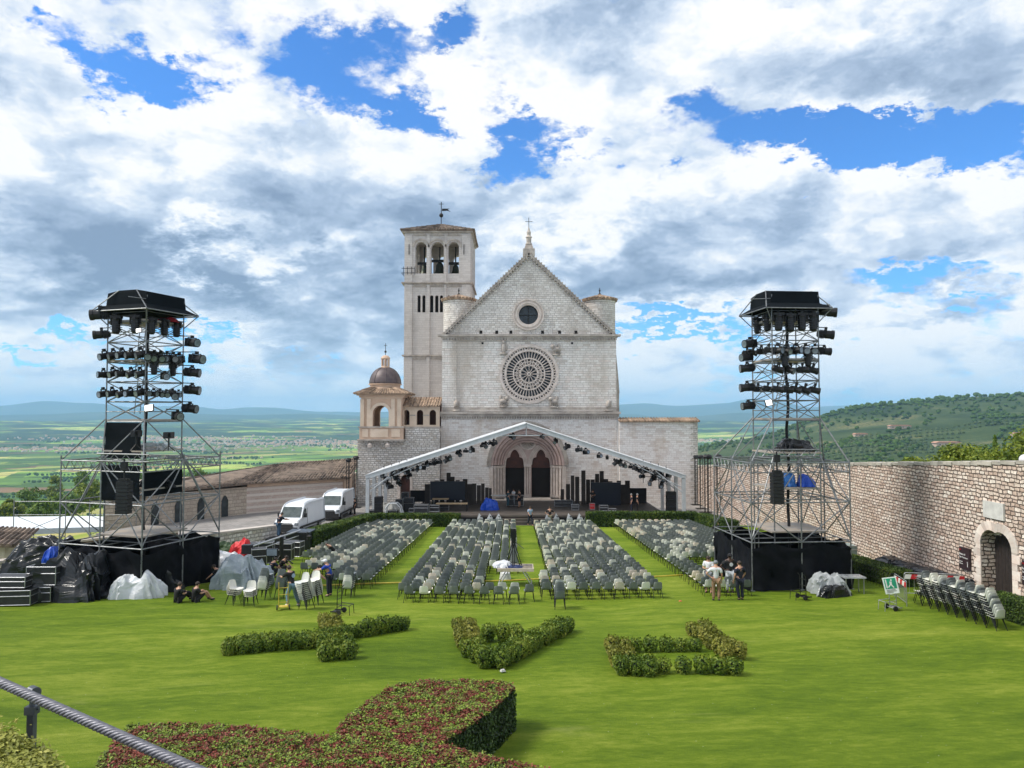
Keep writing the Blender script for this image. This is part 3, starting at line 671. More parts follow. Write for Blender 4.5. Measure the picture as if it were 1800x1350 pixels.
for c in (dl,dr):
    MB().bx(c-hw-.2,c+hw+.2,YF+1.77,YF+1.82,zs-.35,zs+2.2).build('door_lunette',DOORM,portal)
    MB().bx(c-hw-.2,c+hw+.2,YF+1.825,YF+1.88,GZ+.4,zs-.3).build('doorway',BLACKIN,portal)  # flat black panel paints the darkness behind the door
    MB().bx(c-hw-.05,c+hw+.05,YF+1.755,YF+1.768,zs-.42,zs-.12).build('door_lintel',DOORM,portal)
band(MB(),[],[],0,0)
mb=MB(); band(mb,arch(PX,zs,h0+.75,k0+.95,None,16),arch(PX,zs,h0+.28,k0+.3,None,16),YF-.22,YF-.004)
for i in range(44):
    P=arch(PX,zs,h0+.68,k0+.85,None,22)[i]; mb.box((P[0],YF-.25,P[1]),(.13,.14,.16))
mb.build('hood_mould',TRIM,portal)
# apex finial, cross
mb=MB(); zf=zap; mb.bx(XC-.7,XC+.7,YF-.1,YF+1.2,zf+.0,zf+.75).box((XC,YF+.5,zf+1.0),(1.1,1.1,.5),0,.7)
mb.lathe([(.32,0),(.42,.15),(.28,.4),(.3,.9),(.4,1.0),(.22,1.25),(.26,1.6),(.12,1.9),(.05,2.2)],(XC,YF+.5,zf+1.2),10); fin=mb.build('finial',TRIM,bas)
MB().tube((XC,YF+.5,zf+3.3),(XC,YF+.5,zf+4.6),.035,5).tube((XC-.45,YF+.5,zf+4.1),(XC+.45,YF+.5,zf+4.1),.03,5).build('cross',IRON,fin)
# round turrets
for px in (806,1055):
    x=(px-900)/F*90; zt=10+(725-528)/F*90; r=27/F*90
    mb=MB(); mb.lathe([(r,0),(r,zt-GZ-.35),(r+.08,zt-GZ-.3),(r+.08,zt-GZ)],(x,90,GZ),28); t=mb.build('turret',FACG,bas)
    mb=MB()
    for i in range(30):
        a=2*PI*i/30; ca,sa=math.cos(a),math.sin(a)
        for k in range(3):
            q0,q1=1-k/3,1-(k+1.05)/3; mb.tube((x+(r+.28)*q0*ca,90+(r+.28)*q0*sa,zt+.02+.75*(1-q0)),(x+(r+.28)*q1*ca,90+(r+.28)*q1*sa,zt+.05+.75*(1-q1)),.17*q0+.03,6,.15*max(q1,0)+.03)
    mb.lathe([(r+.25,-.1),(r+.25,0),(.05,.72)],(x,90,zt),28); mb.build('turret_roof',TILE,t)
    mb=MB(); mb.lathe([(.16,0),(.2,.12),(.06,.25),(.03,.9)],(x,90,zt+.7),8).blob((x,90,zt+1.25),(.12,.12,.12),8,6); mb.tube((x-.12,90,zt+1.45),(x+.12,90,zt+1.45),.02,4); mb.build('turret_finial',IRON,t)
for px in (771.5,1086): 
    x=fx(px); MB().tube((x,YF-.1,GZ),(x,YF-.1,fz(730)),.09,8).build('downpipe',pm('pale painted downpipe',(.62,.62,.62),None,2,.5),bas)
# --- bell tower ---
TY=98.0
def tx(px): return (px-900)/F*TY
def tz(py): return Z_(py,TY)
bt=empty('bell_tower',(tx(768),TY+4.8,GZ),'square stone bell tower with three open arches under a low tiled roof','bell tower')
a,b=tx(709.6),tx(827); D=9.6; zt=tz(406); zb=tz(481); zl=tz(497.5); z2=tz(625)
ops=[]
for l,r in ((729,748.5),(756.5,779),(787,806)):
    c=(tx(l)+tx(r))/2; hw_=(tx(r)-tx(l))/2; ops.append(arch(c,tz(425)-hw_,hw_,hw_,zb+.02,8))
mb=MB(); holed(mb,[(a,zl),(b,zl),(b,zt),(a,zt)],ops,TY,TY+1.0); holed(mb,[(a,zl),(b,zl),(b,zt),(a,zt)],ops,TY+D-1.0,TY+D)
s0=len(mb.v); cxm=(a+b)/2; M=Matrix.Translation((cxm,TY+D/2,0))@Matrix.Rotation(PI/2,4,'Z')@Matrix.Translation((-cxm,-(TY+D/2),0))
for yy0 in (TY+D/2-(b-a)/2+.001,TY+D/2+(b-a)/2-1.001): 
    s0=len(mb.v); holed(mb,[(cxm-D/2+1.002,zl),(cxm+D/2-1.002,zl),(cxm+D/2-1.002,zt),(cxm-D/2+1.002,zt)],[arch(cxm+q*2.45,tz(425)-.7,.7,.7,zb+.02,8) for q in (-1,0,1)],yy0,yy0+1.0); mb.xf(M,s0)
mb.bx(a+1.003,b-1.003,TY+1.003,TY+D-1.003,zl-.3,zb-.2)
mb.build('belfry_wall',TOWM,bt)
mb=MB(); ops=[]
def slot(l,r): c=(tx(l)+tx(r))/2; h=(tx(r)-tx(l))/2; return arch(c,tz(519)-h,h,h,tz(549),5)
sl=[slot(733,738.5),slot(741.5,747),slot(755,761),slot(764,770),slot(772.5,778),slot(785.5,791),slot(794,799)]
holed(mb,[(a,GZ),(b,GZ),(b,zl),(a,zl)],sl,TY,TY+.6); mb.bx(a,b,TY+.601,TY+D,GZ,zl-.31); mb.build('shaft_wall',TOWM,bt)
for s_ in sl:
    xs=[p[0] for p in s_]; MB().bx(min(xs)-.05,max(xs)+.05,TY+.5,TY+.59,tz(549.5),tz(518.5)).build('slit_shade',BLACKIN,bt)  # black block behind each slit paints its inner shade
mb=MB()
for l,r in ((709.6,724),(749.2,755),(780,784.5),(811,827)):
    mb.bx(tx(l),tx(r),TY-.16,TY-.004,GZ,z2-.25).bx(tx(l)+.02,tx(r)-.02,TY-.15,TY-.004,z2+.1,zl-.25).bx(tx(l)+.03,tx(r)-.03,TY-.14,TY-.004,zl+.15,zt-.5)
for i in range(4):
    y=TY+D*(.03+.26*i); mb.bx(b+.004,b+.14,y,y+1.0,GZ,zt-.5)
mb.build('pilasters',TOWM,bt)
mb=MB()
for z,o in ((zl,.35),(z2,.25),(zt-.15,.3)):
    mb=MB().bx(a-o,b+o,TY-o,TY+D+o,z-.08,z+.1)
    for l,r in ((725,748),(756,779),(786,810)):
        k=9
        for i in range(k): x=tx(l)+(tx(r)-tx(l))*(i+.5)/k; mb.bx(x-.08,x+.08,TY-.15,TY-.003,z-.5,z-.085)
    mb.build('string_course',TRIM,bt)
for o_ in ((729,748.5),(756.5,779),(787,806)):
    c=(tx(o_[0])+tx(o_[1]))/2; h=(tx(o_[1])-tx(o_[0]))/2; band(MB(),[],[],0,0); mb=MB(); band(mb,arch(c,tz(425)-h,h+.42,h+.42,None,10),arch(c,tz(425)-h,h+.2,h+.2,None,10),TY-.18,TY-.003); mb.build('arch_moulding',TRIM,bt)
mb=MB(); e=.5; zr=tz(394)+.3; ap=Vector(((a+b)/2,TY+D/2,zt+2.1)); c4=[(a-e,TY-e,zt+.1),(b+e,TY-e,zt+.1),(b+e,TY+D+e,zt+.1),(a-e,TY+D+e,zt+.1)]
for i in range(4): tiles(mb,c4[i],c4[(i+1)%4],ap,ap,.34,.1)
mb.bx(a-e+.05,b+e-.05,TY-e+.05,TY+D+e-.05,zt-.04,zt+.1)
rf=mb.build('tower_roof',TILEB,bt)
mb=MB(); c=ap; mb.tube(c,(c.x,c.y,c.z+3.2),.06,6).blob((c.x,c.y,c.z+1.3),(.3,.3,.3),10,8).tube((c.x-.35,c.y,c.z+2.9),(c.x+.35,c.y,c.z+2.9),.04,5); mb.build('cross',IRON,rf)
mb=MB(); mb.ext([(c.x+.1,c.z+1.9),(c.x+.8,c.z+1.95),(c.x+1.35,c.z+1.8),(c.x+.9,c.z+2.1),(c.x+1.2,c.z+2.25),(c.x+.1,c.z+2.25)],c.y-.02,c.y+.02); mb.build('weather_vane',IRON,rf)
for px in (718,815): x=tx(px); MB().tube((x,TY-.2,tz(448)),(x,TY-.2,tz(430)),.05,5).build('wall_tie',IRON,bt)
mb=MB()
for z in (tz(473),tz(481)): mb.tube((a-.3,TY-.55,z),(tx(729),TY-.55,z),.04,5)
for px in (709,716,723,729): mb.tube((tx(px),TY-.55,tz(470)),(tx(px),TY-.55,tz(484)),.04,5)
mb.tube((a-.3,TY-.55,tz(481)),(a-.3,TY+2,tz(481)),.04,5); mb.build('iron_railing',IRON,bt)
BELLM=pm('aged bronze bell',(.06,.055,.04),(.03,.05,.04),3,.45,.7)
for px,s,lab in ((740,1.0,'dark bronze bell in the left arch of the bell tower'),(768,1.25,'large dark bronze bell in the middle arch of the bell tower'),(797,1.0,'dark bronze bell in the right arch of the bell tower')):
    x=tx(px); z=zb+.4; e_=empty('bell',(x,TY+3.2,z),lab,'bell','bells of the tower')
    MB().lathe([(.75*s,0),(.62*s,.15*s),(.46*s,.6*s),(.4*s,1.1*s),(.25*s,1.35*s),(.05,1.45*s)],(x,TY+3.2,z),16).build('bell_body',BELLM,e_,smooth=True)
    MB().bx(x-.95*s,x+.95*s,TY+3.05,TY+3.35,z+1.42*s,z+1.42*s+.35).tube((x,TY+3.2,z+1.42*s),(x,TY+3.2,tz(425)),.1,5).build('headstock',IRON,e_)
# --- domed pavilion and loggia on the left ---
PY=85.0
def qx(px): return (px-900)/F*PY
def qz(py): return Z_(py,PY)
pv=empty('domed_pavilion',(qx(670),PY+2.4,qz(772)),'small ochre belvedere with dark dome and lantern left of the bell tower','belvedere')
l,r=qx(635),qx(707); zb_,ze=qz(751),qz(692); W_=r-l
mb=MB(); cx=(qx(656)+qx(683.5))/2; hw_=(qx(683.5)-qx(656))/2
op=arch(cx,qz(713)-hw_,hw_,hw_,zb_+.02,8)
holed(mb,[(l,zb_),(r,zb_),(r,ze),(l,ze)],[op],PY,PY+.8); holed(mb,[(l,zb_),(r,zb_),(r,ze),(l,ze)],[op],PY+W_-.8,PY+W_)
mb.bx(l,l+.8,PY+.801,PY+W_-.801,zb_,ze).bx(r-.8,r,PY+.801,PY+W_-.801,zb_,ze); mb.build('wall',OCH,pv)
mb=MB()
for q in (637,648.5,691,702): mb.bx(qx(q)-.22,qx(q)+.22,PY-.12,PY-.003,zb_+.1,ze-.6)
mb.bx(l-.05,r+.05,PY-.1,PY-.002,ze-.55,ze-.2); band(mb,arch(cx,qz(713)-hw_,hw_+.35,hw_+.35,zb_+.1,8),arch(cx,qz(713)-hw_,hw_+.03,hw_+.03,zb_+.1,8),PY-.14,PY-.005); mb.build('pilasters',OCH2,pv)
mb=MB(); mb.bx(l-.15,r+.15,PY-.2,PY+W_+.1,qz(772),zb_); pvp=mb.build('parapet',OCH,pv)
MB().bx(qx(652),qx(683),PY-.26,PY-.202,qz(768.5),qz(754)).bx(qx(638),qx(648),PY-.26,PY-.202,qz(768),qz(754)).bx(qx(689),qx(704),PY-.26,PY-.202,qz(768),qz(754)).build('parapet_panels',OCH2,pvp)
MB().bx(l-.35,r+.3,PY-.4,PY+W_,qz(774.5),qz(772)).bx(l-.28,r+.25,PY-.32,PY-.19,zb_-.05,zb_+.1).build('ledge',TRIM,pv)
mb=MB(); e=.75; ce=[(l-e,PY-e,ze+.02),(r+e,PY-e,ze+.02),(r+e,PY+W_+e,ze+.02),(l-e,PY+W_+e,ze+.02)]; q=1.5; cc=((l+r)/2,PY+W_/2); ct=[(cc[0]-q,cc[1]-q,ze+.75),(cc[0]+q,cc[1]-q,ze+.75),(cc[0]+q,cc[1]+q,ze+.75),(cc[0]-q,cc[1]+q,ze+.75)]
for i in range(4): tiles(mb,ce[i],ce[(i+1)%4],ct[(i+1)%4],ct[i],.3,.09)
mb.build('tile_roof',TILE,pv)
MB().bx(l-.45,r+.45,PY-.45,PY+W_+.45,ze-.22,ze-.1).bx(l-.2,r+.2,PY-.2,PY+W_+.2,ze-.45,ze-.222).build('eaves_cornice',OCH,pv)
MB().lathe([(1.85,0),(1.95,.05),(1.95,.2),(1.8,.3)],(cc[0],cc[1],ze+.45),28).lathe([(1.78,0),(1.78,.55),(1.95,.6),(1.95,.7)],(cc[0],cc[1],ze+.5),28).build('drum',OCH,pv)
dz=ze+1.15; dm=MB().lathe([(1.84*math.cos(t*PI/2/12)**.9 if t<12 else .01,2.05*math.sin(t*PI/2/12)) for t in range(12)]+[(.35,2.06)],(cc[0],cc[1],dz),32).build('dome',LEAD,pv,smooth=True)
mb=MB()
for i in range(8):
    a_=2*PI*i/8+.2; mb=MB(); mb.path([(cc[0]+1.86*math.cos(t*PI/2/8)**.9*math.cos(a_),cc[1]+1.86*math.cos(t*PI/2/8)**.9*math.sin(a_),dz+2.07*math.sin(t*PI/2/8)) for t in range(8)],.035,4); mb.build('dome_rib',LEAD,dm)
mb=MB(); lz=dz+1.98; mb.lathe([(.55,0),(.5,.15),(.5,.2)],(cc[0],cc[1],lz),12)
for i in range(6): a_=2*PI*(i+.5)/6; mb.box((cc[0]+.42*math.cos(a_),cc[1]+.42*math.sin(a_),lz+.6),(.16,.16,.85),a_)
mb.lathe([(.52,0),(.56,.12),(.45,.3),(.3,.42),(.05,.5)],(cc[0],cc[1],lz+1.0),12); ln=mb.build('lantern',OCH,pv)
mb=MB(); mb.tube((cc[0],cc[1],lz+1.4),(cc[0],cc[1],lz+2.9),.035,5).blob((cc[0],cc[1],lz+1.9),(.14,.14,.14),8,6).tube((cc[0]-.2,cc[1],lz+2.65),(cc[0]+.2,cc[1],lz+2.65),.025,4); mb.build('cross',IRON,ln)
LY=86.0
lg=empty('loggia',((708-900)/F*LY+2,LY+1.5,Z_(750,LY)),'low ochre loggia of three arches under a barrel-tiled roof','loggia')
l2,r2=r+.005,XL-.1; zs_,zt_=Z_(750,LY),Z_(713,LY); ops=[]
for q0,q1 in ((708.5,720),(732.5,744),(755,766.5)):
    c=((q0+q1)/2-900)/F*LY; h=(q1-q0)/2*LY/F; ops.append(arch(c,Z_(720.5,LY)-h,h,h,Z_(747,LY),6))
ops[0]=[(max(x,l2+.08),z) for x,z in ops[0]]
mb=MB(); holed(mb,[(l2,zs_),(r2,zs_),(r2,zt_),(l2,zt_)],ops,LY,LY+.5); mb.build('arcade_wall',OCH2,lg)
MB().bx(l2,r2,LY+2.6,LY+2.8,zs_,zt_+.3).build('back_wall',DOORM,lg)
mb=MB(); mb.bx(l2,r2+.05,LY-.3,LY+3,zs_-.2,zs_); 
for q in (725,749): x=(q-900)/F*LY; mb.bx(x-.35,x+.35,LY-.1,LY-.004,Z_(731,LY),Z_(729,LY))
mb.build('sill',TRIM,lg)
mb=MB(); tiles(mb,(l2-.1,LY-.6,zt_-.05),(r2+.1,LY-.6,zt_-.05),(r2+.1,LY+2.2,zt_+1.0),(l2-.1,LY+2.2,zt_+1.0),.3,.09); mb.build('tile_roof',TILE,lg)
# rubble wall under loggia
rwl=MB(); zr=zs_-.2; dcx=(713-900)/F*85.6; dh=8.5*85.6/F
do=arch(dcx,Z_(845,85.6),dh,dh*1.25,GZ,6)
xl=(629.5-900)/F*85.6
holed(rwl,[(xl,GZ)]+do[::-1]+[(XL-.02,GZ),(XL-.02,zr),(r+.3,zr),(r+.3,qz(774.6)),(xl,qz(774.6))],[],85.6,86.6)
rwl.bx(xl,XL-.3,86.601,93,GZ,zr-.4)
rw2=rwl.build('rubble_wall',RUB); tag(rw2,'rough rubble stone wall below the ochre loggia with a small red arched door','wall')
MB().bx(dcx-dh-.1,dcx+dh+.1,86.2,86.3,GZ,Z_(833,85.6)).build('door',DOORM,rw2)
mb=MB(); band(mb,arch(dcx,Z_(845,85.6),dh+.3,dh*1.25+.35,GZ,6),arch(dcx,Z_(845,85.6),dh+.01,dh*1.25+.01,GZ,6),85.5,85.6-.003); mb.build('door_surround',PALE,rw2)
MB().lathe([(.25,0),(.3,.3),(.1,.5)],(qx(651),PY-.15,qz(786)),6).lathe([(.25,0),(.3,.3),(.1,.5)],(qx(682),PY-.15,qz(786)),6).build('corbels',PALE,rw2)
# annex on the right
AY=86.2; ax0,ax1=XR+.12,(1225.5-900)/F*AY; azt=Z_(741,AY)
an=MB().bx(ax0,ax1,AY,AY+5,GZ,azt).build('side_annex',FACL); tag(an,'low windowless white masonry annex right of the basilica front','annex')
mb=MB()
for i in range(26):
    z=GZ+i*.37; w=.5+.35*(i%2); mb.bx(ax1-w,ax1+.02,AY-.03,AY-.002,z,z+.34)
mb.build('quoins',RUB,an)
mb=MB(); tiles(mb,(ax0,AY-.35,azt+.03),(ax1+.15,AY-.35,azt+.03),(ax1+.15,AY+1.4,azt+.42),(ax0,AY+1.4,azt+.42),.32,.11); mb.build('tile_coping',TILE,an)
# --- striped building left ---
STR=masonry('pink and white banded masonry',[(.50,.37,.32),(.58,.48,.42),(.52,.40,.35)],(.44,.38,.34),.5,.22,.02,.05,(.40,.32,.27),.3,.5,.5,.2)
m=STR; h=NG(m.node_tree); bs=[n for n in m.node_tree.nodes if n.type=='BSDF_PRINCIPLED'][0]; src=bs.inputs['Base Color'].links[0].from_socket
pz=h.sep(h.n('ShaderNodeNewGeometry').outputs['Position'])[2]; st=h.ss(h.m('SINE',h.m('MULTIPLY',pz,2*PI/.62)),.1,.55); h.set(bs.inputs['Base Color'],h.mix(h.m('MULTIPLY',st,.75),src,(.66,.60,.54)))
def pl(px,Y): return ((px-900)/F*Y,Y)
ev=2.6
lb=empty('cloister_building',(-28,80,GZ),'low building of pink and white banded stone with a broad tiled roof','building')
A1,A2=pl(436,77),pl(612,84); A3=pl(628,92); A4=(-31,96)
B1=pl(186,66); B2=(-44,84)
mb=MB(); mb.slab([A1,A2,A3,A4],GZ,ev); mb.build('banded_wall',STR,lb)
mb=MB(); mb.slab([B1,A1,A4,B2],-6,ev-.3); mb.build('side_wall',masonry('warm cloister stone',[(.40,.33,.27),(.52,.44,.36),(.46,.38,.31)],(.30,.26,.22),.7,.35,.03,.1,(.30,.24,.19),.4,.8,.5,.3),lb)
mb=MB(); rd1=(*pl(470,84),5.0-.6); 
def off(p,q,o): d=Vector((q[0]-p[0],q[1]-p[1])).normalized(); return (d.y*o,-d.x*o)
o1=off(A1,A2,.7); o2_=off(B1,A1,.7)
eA1=(A1[0]+o1[0],A1[1]+o1[1],ev+.1); eA2=(A2[0]+o1[0],A2[1]+o1[1],ev+.1); R1=(-27.5,86,4.0); R2=(-18.5,92,4.4); R0=(-35.5,80,2.85)
tiles(mb,eA1,eA2,R2,R1,.34,.1)
eB1=(B1[0]+o2_[0],B1[1]+o2_[1],ev-.1); eB2=(A1[0]+o2_[0],A1[1]+o2_[1],ev-.1)
tiles(mb,eB1,eA1,R1,R0,.34,.1); mb.build('tile_roof',TILEB,lb)
mb=MB(); 
def onB(t,o=-.0): return Vector((B1[0]+(A1[0]-B1[0])*t+off(B1,A1,1)[0]*o,B1[1]+(A1[1]-B1[1])*t+off(B1,A1,1)[1]*o,0))
for t in (.30,.46,.62,.80):
    p=onB(t,.02); q=onB(t+.05,.02); pts=[(p.x,p.y,-2.2),(q.x,q.y,-2.2),(q.x,q.y,1.1),((p.x*.25+q.x*.75),(p.y*.25+q.y*.75),1.5),((p.x+q.x)/2,(p.y+q.y)/2,1.65),((p.x*.75+q.x*.25),(p.y*.75+q.y*.25),1.5),(p.x,p.y,1.1)]
    o_=off(B1,A1,.06); m2=MB(); n=len(pts); m2.add(pts+[(x+o_[0],y+o_[1],z) for x,y,z in pts],[tuple(range(n,2*n))]+[(i,(i+1)%n,(i+1)%n+n,i+n) for i in range(n)]); m2.build('arched_window',GLASSD,lb)
w0=off(A1,A2,.05)
def onA(t,o): return (A1[0]+(A2[0]-A1[0])*t+off(A1,A2,o)[0],A1[1]+(A2[1]-A1[1])*t+off(A1,A2,o)[1])
mb=MB(); p,q=onA(.0,.12),onA(1,.12); p2,q2=onA(0,.003),onA(1,.003); mb.slab([p,q,q2,p2],ev-.35,ev-.05); mb.build('eaves_band',OCH,lb)
mb=MB(); mb.slab([onA(.955,.25),onA(1.04,.25),onA(1.04,-1),onA(.955,-1)],GZ,ev+.35); mb.build('corner_pier',OCH,lb)
# --- perimeter wall on the right ---
WALL=masonry('pink grey perimeter stonework',[(.44,.32,.26),(.62,.48,.40),(.68,.57,.49),(.56,.42,.35),(.80,.71,.63),(.48,.37,.31)],(.11,.085,.07),.31,.175,.028,.19,(.34,.25,.20),.3,1.0,.35,.5)
WX=21.45
def wtop(y): 
    return 10-(92+(y-30)*.06)/F*y if y>26 else 10-(91.8)/F*y
pw=empty('perimeter_wall',(WX,50,0),'long pinkish rubble stone wall along the right side of the lawn','wall')
mb=MB()
DY0,DY1=30.2,32.2   # doorway between these depths
s0=0; ys_=[18+i*.5 for i in range(int((85.9-18)/.5)+1)]
top=[(y,wtop(y)+.05*mno.noise(Vector((y*1.3,0,0)))) for y in ys_]; 
dz0=lawn(33)-.12; dcy=33.0; dhw=1.06; dzs=4.0
ar=arch(dcy,dzs,dhw,dhw*.62,dz0-.6,8)
out=[(18,-2.5)]+[(ar[-1][0],-2.5)]+ar[::-1]+[(ar[0][0],-2.5)]+[(85.9,-2.5)]+top[::-1]
# built in (y,z) and turned to face the lawn
M=Matrix(((0,1,0,WX),(-1,0,0,0),(0,0,1,0),(0,0,0,1)))
def swap(mbx,s=0):
    for i in range(s,len(mbx.v)): x,y,z=mbx.v[i]; mbx.v[i]=(WX+y,x,z)
    for i in range(len(mbx.f)): mbx.f[i]=mbx.f[i][::-1]
    return mbx
out=[p for i,p in enumerate(out) if math.dist(p,out[i-1])>1e-4]
holed(mb,out,[],0,.95); swap(mb); mb.build('stonework',WALL,pw)
mb=MB()
rc=random.Random(4); y=18.0
while y<85.7:
    L=rc.uniform(.5,1.1); y2=min(y+L,85.8); z=wtop((y+y2)/2); mb.box((WX+.47,(y+y2)/2,z+.09),(1.02+rc.uniform(-.05,.05),y2-y-.02,.16+rc.uniform(-.02,.04)),rc.uniform(-.02,.02)); y=y2
mb.build('coping',pm('lichen grey coping stone',(.48,.44,.38),(.30,.28,.24),2,.9,bump=.5,island=.2),pw)
mb=MB()
VO=pm('pink and cream voussoirs',(.62,.50,.44),(.70,.64,.58),2,.85,bump=.4,island=.3)
A_=arch(dcy,dzs,dhw+.42,dhw*.62+.42,None,8); B_=arch(dcy,dzs,dhw+.002,dhw*.62+.002,None,8)
for i in range(len(A_)-1):
    t=.04; P=[A_[i],A_[i+1],B_[i+1],B_[i]]; c_=(sum(p[0] for p in P)/4,sum(p[1] for p in P)/4); P=[(c_[0]+(p[0]-c_[0])*.97,c_[1]+(p[1]-c_[1])*.985) for p in P]; mb.ext(P[::-1],-.06,.3)
for sgn in (-1,1):
    z=dz0-.3; i=0
    while z<dzs-.02:
        hh=min(rc.uniform(.28,.4),dzs-z); w=.35+.16*(i%2); ya=dcy+sgn*(dhw+.002); yb=dcy+sgn*(dhw+w); mb.bx(min(ya,yb),max(ya,yb),-.05,.3,z+.01,z+hh); z+=hh; i+=1
swap(mb); mb.build('door_surround',VO,pw)
wd=MB(); 
for i in range(9): ya=dcy-dhw+.02+i*(2*dhw/9); wd.bx(ya,ya+2*dhw/9-.015,.62,.68,dz0-.3,dzs+.68 if 1<i<7 else dzs+.42)
swap(wd); wdo=wd.build('plank_door',pm('black brown door planks',(.022,.017,.016),(.035,.026,.024),6,.6,bump=.3),pw)
mb=MB().bx(dcy-dhw,dcy+dhw,.3,.6,dzs+.74,dzs+.8); 
pq=MB().bx(dcy+1.0-.55,dcy+1.75,-.07,-.004,dzs+1.35,dzs+2.2); 
pq=MB(); pq.bx(32.35,33.75,-.09,-.004,5.28,6.02); swap(pq); pq.build('marble_plaque',pm('grey marble plaque',(.62,.61,.58),(.48,.47,.45),3,.7),pw)
# trees behind the wall
LEAFY=leafmat('yellow-green tree leaves',[(0,(.035,.065,.008)),(.35,(.10,.15,.014)),(.7,(.20,.25,.022)),(1,(.34,.36,.05))],bigscale=.35)  # bright yellow-green is the leaves' own colour
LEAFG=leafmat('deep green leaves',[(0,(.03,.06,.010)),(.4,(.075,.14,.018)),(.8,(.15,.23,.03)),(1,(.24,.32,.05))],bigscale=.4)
BARK=pm('brown bark',(.10,.07,.05),(.05,.035,.025),6,.9,bump=.6)
def tree(x,y,z0,hgt,rad,label,mat_,nl=4500,ls=.13,group=None,seed=1,cyp=False):
    rn=random.Random(seed); e=empty('cypress_tree' if cyp else 'leafy_tree',(x,y,z0),label,'tree',group)
    tr=MB(); tr.tube((x,y,z0),(x+.1,y,z0+hgt*.45),.16,7,.11)
    cl=MB(); pts=[]
    if cyp:
        tr.tube((x+.1,y,z0+hgt*.45),(x,y,z0+hgt*.9),.11,6,.03)
        for _ in range(nl):
            t=rn.random(); a=rn.uniform(0,2*PI); rr=rad*(1-t)**.55*(.55+.45*rn.random())*(.4+min(t*6,1)*.6); p=(x+rr*math.cos(a),y+rr*math.sin(a),z0+hgt*(.08+.92*t)); pts.append((p,(math.cos(a),math.sin(a),.6)))
    else:
        for k in range(26):
            a=rn.uniform(0,2*PI); q=rn.random()**.6; el=rn.uniform(-.3,1)
            c=Vector((x+rad*.8*q*math.cos(a),y+rad*.8*q*math.sin(a),z0+hgt*.6+hgt*.33*el*(1-.35*q))); tr.tube((x+.1,y,z0+hgt*.42),c,.06,5,.02)
            cr=rad*rn.uniform(.22,.42)
            for _ in range(nl//26):
                v=Vector((rn.gauss(0,1),rn.gauss(0,1),rn.gauss(0,1))).normalized(); rr=cr*rn.uniform(.6,1.08); pts.append((c+Vector((v.x*rr,v.y*rr,v.z*rr*.8)),(v.x,v.y,v.z+.5)))
    leaves(cl,pts,ls,rn); tr.build('trunk',BARK,e); cl.build('crown',mat_,e)
    return e
TL=['yellow-green leafy tree at the left end of the row behind the wall','low yellow-green tree second in the row behind the wall','bushy yellow-green tree third in the row behind the wall','broad leafy tree mid-row behind the wall','feathery green tree left of the cypress behind the wall','leafy tree right of the cypress behind the wall','tall yellow-green leafy tree at the right edge above the wall']
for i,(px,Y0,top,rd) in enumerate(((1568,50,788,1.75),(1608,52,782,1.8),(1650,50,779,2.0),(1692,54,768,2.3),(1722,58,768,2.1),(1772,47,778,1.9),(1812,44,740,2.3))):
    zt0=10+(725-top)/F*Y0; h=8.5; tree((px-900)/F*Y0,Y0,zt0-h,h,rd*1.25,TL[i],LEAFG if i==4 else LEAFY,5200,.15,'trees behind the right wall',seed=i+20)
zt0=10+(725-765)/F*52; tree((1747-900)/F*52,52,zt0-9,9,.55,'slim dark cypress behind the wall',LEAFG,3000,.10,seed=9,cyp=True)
lp=empty('globe_lamp',((1799-900)/F*33,33,wtop(33)),'white globe lamp on top of the right-hand wall','lamp')
x_,y_=(1799-900)/F*33,33; MB().blob((x_,y_,Z_(808,33)),(.24,.24,.24),16,12).build('globe',pm('white lamp globe',(.75,.75,.76),None,2,.35),lp,smooth=True); MB().tube((x_,y_,wtop(33)),(x_,y_,Z_(814,33)),.05,8).tube((x_,y_,Z_(815.5,33)),(x_,y_,Z_(811,33)),.11,10).build('stem',pm('pale lamp stem',(.6,.6,.6),None,2,.5),lp)
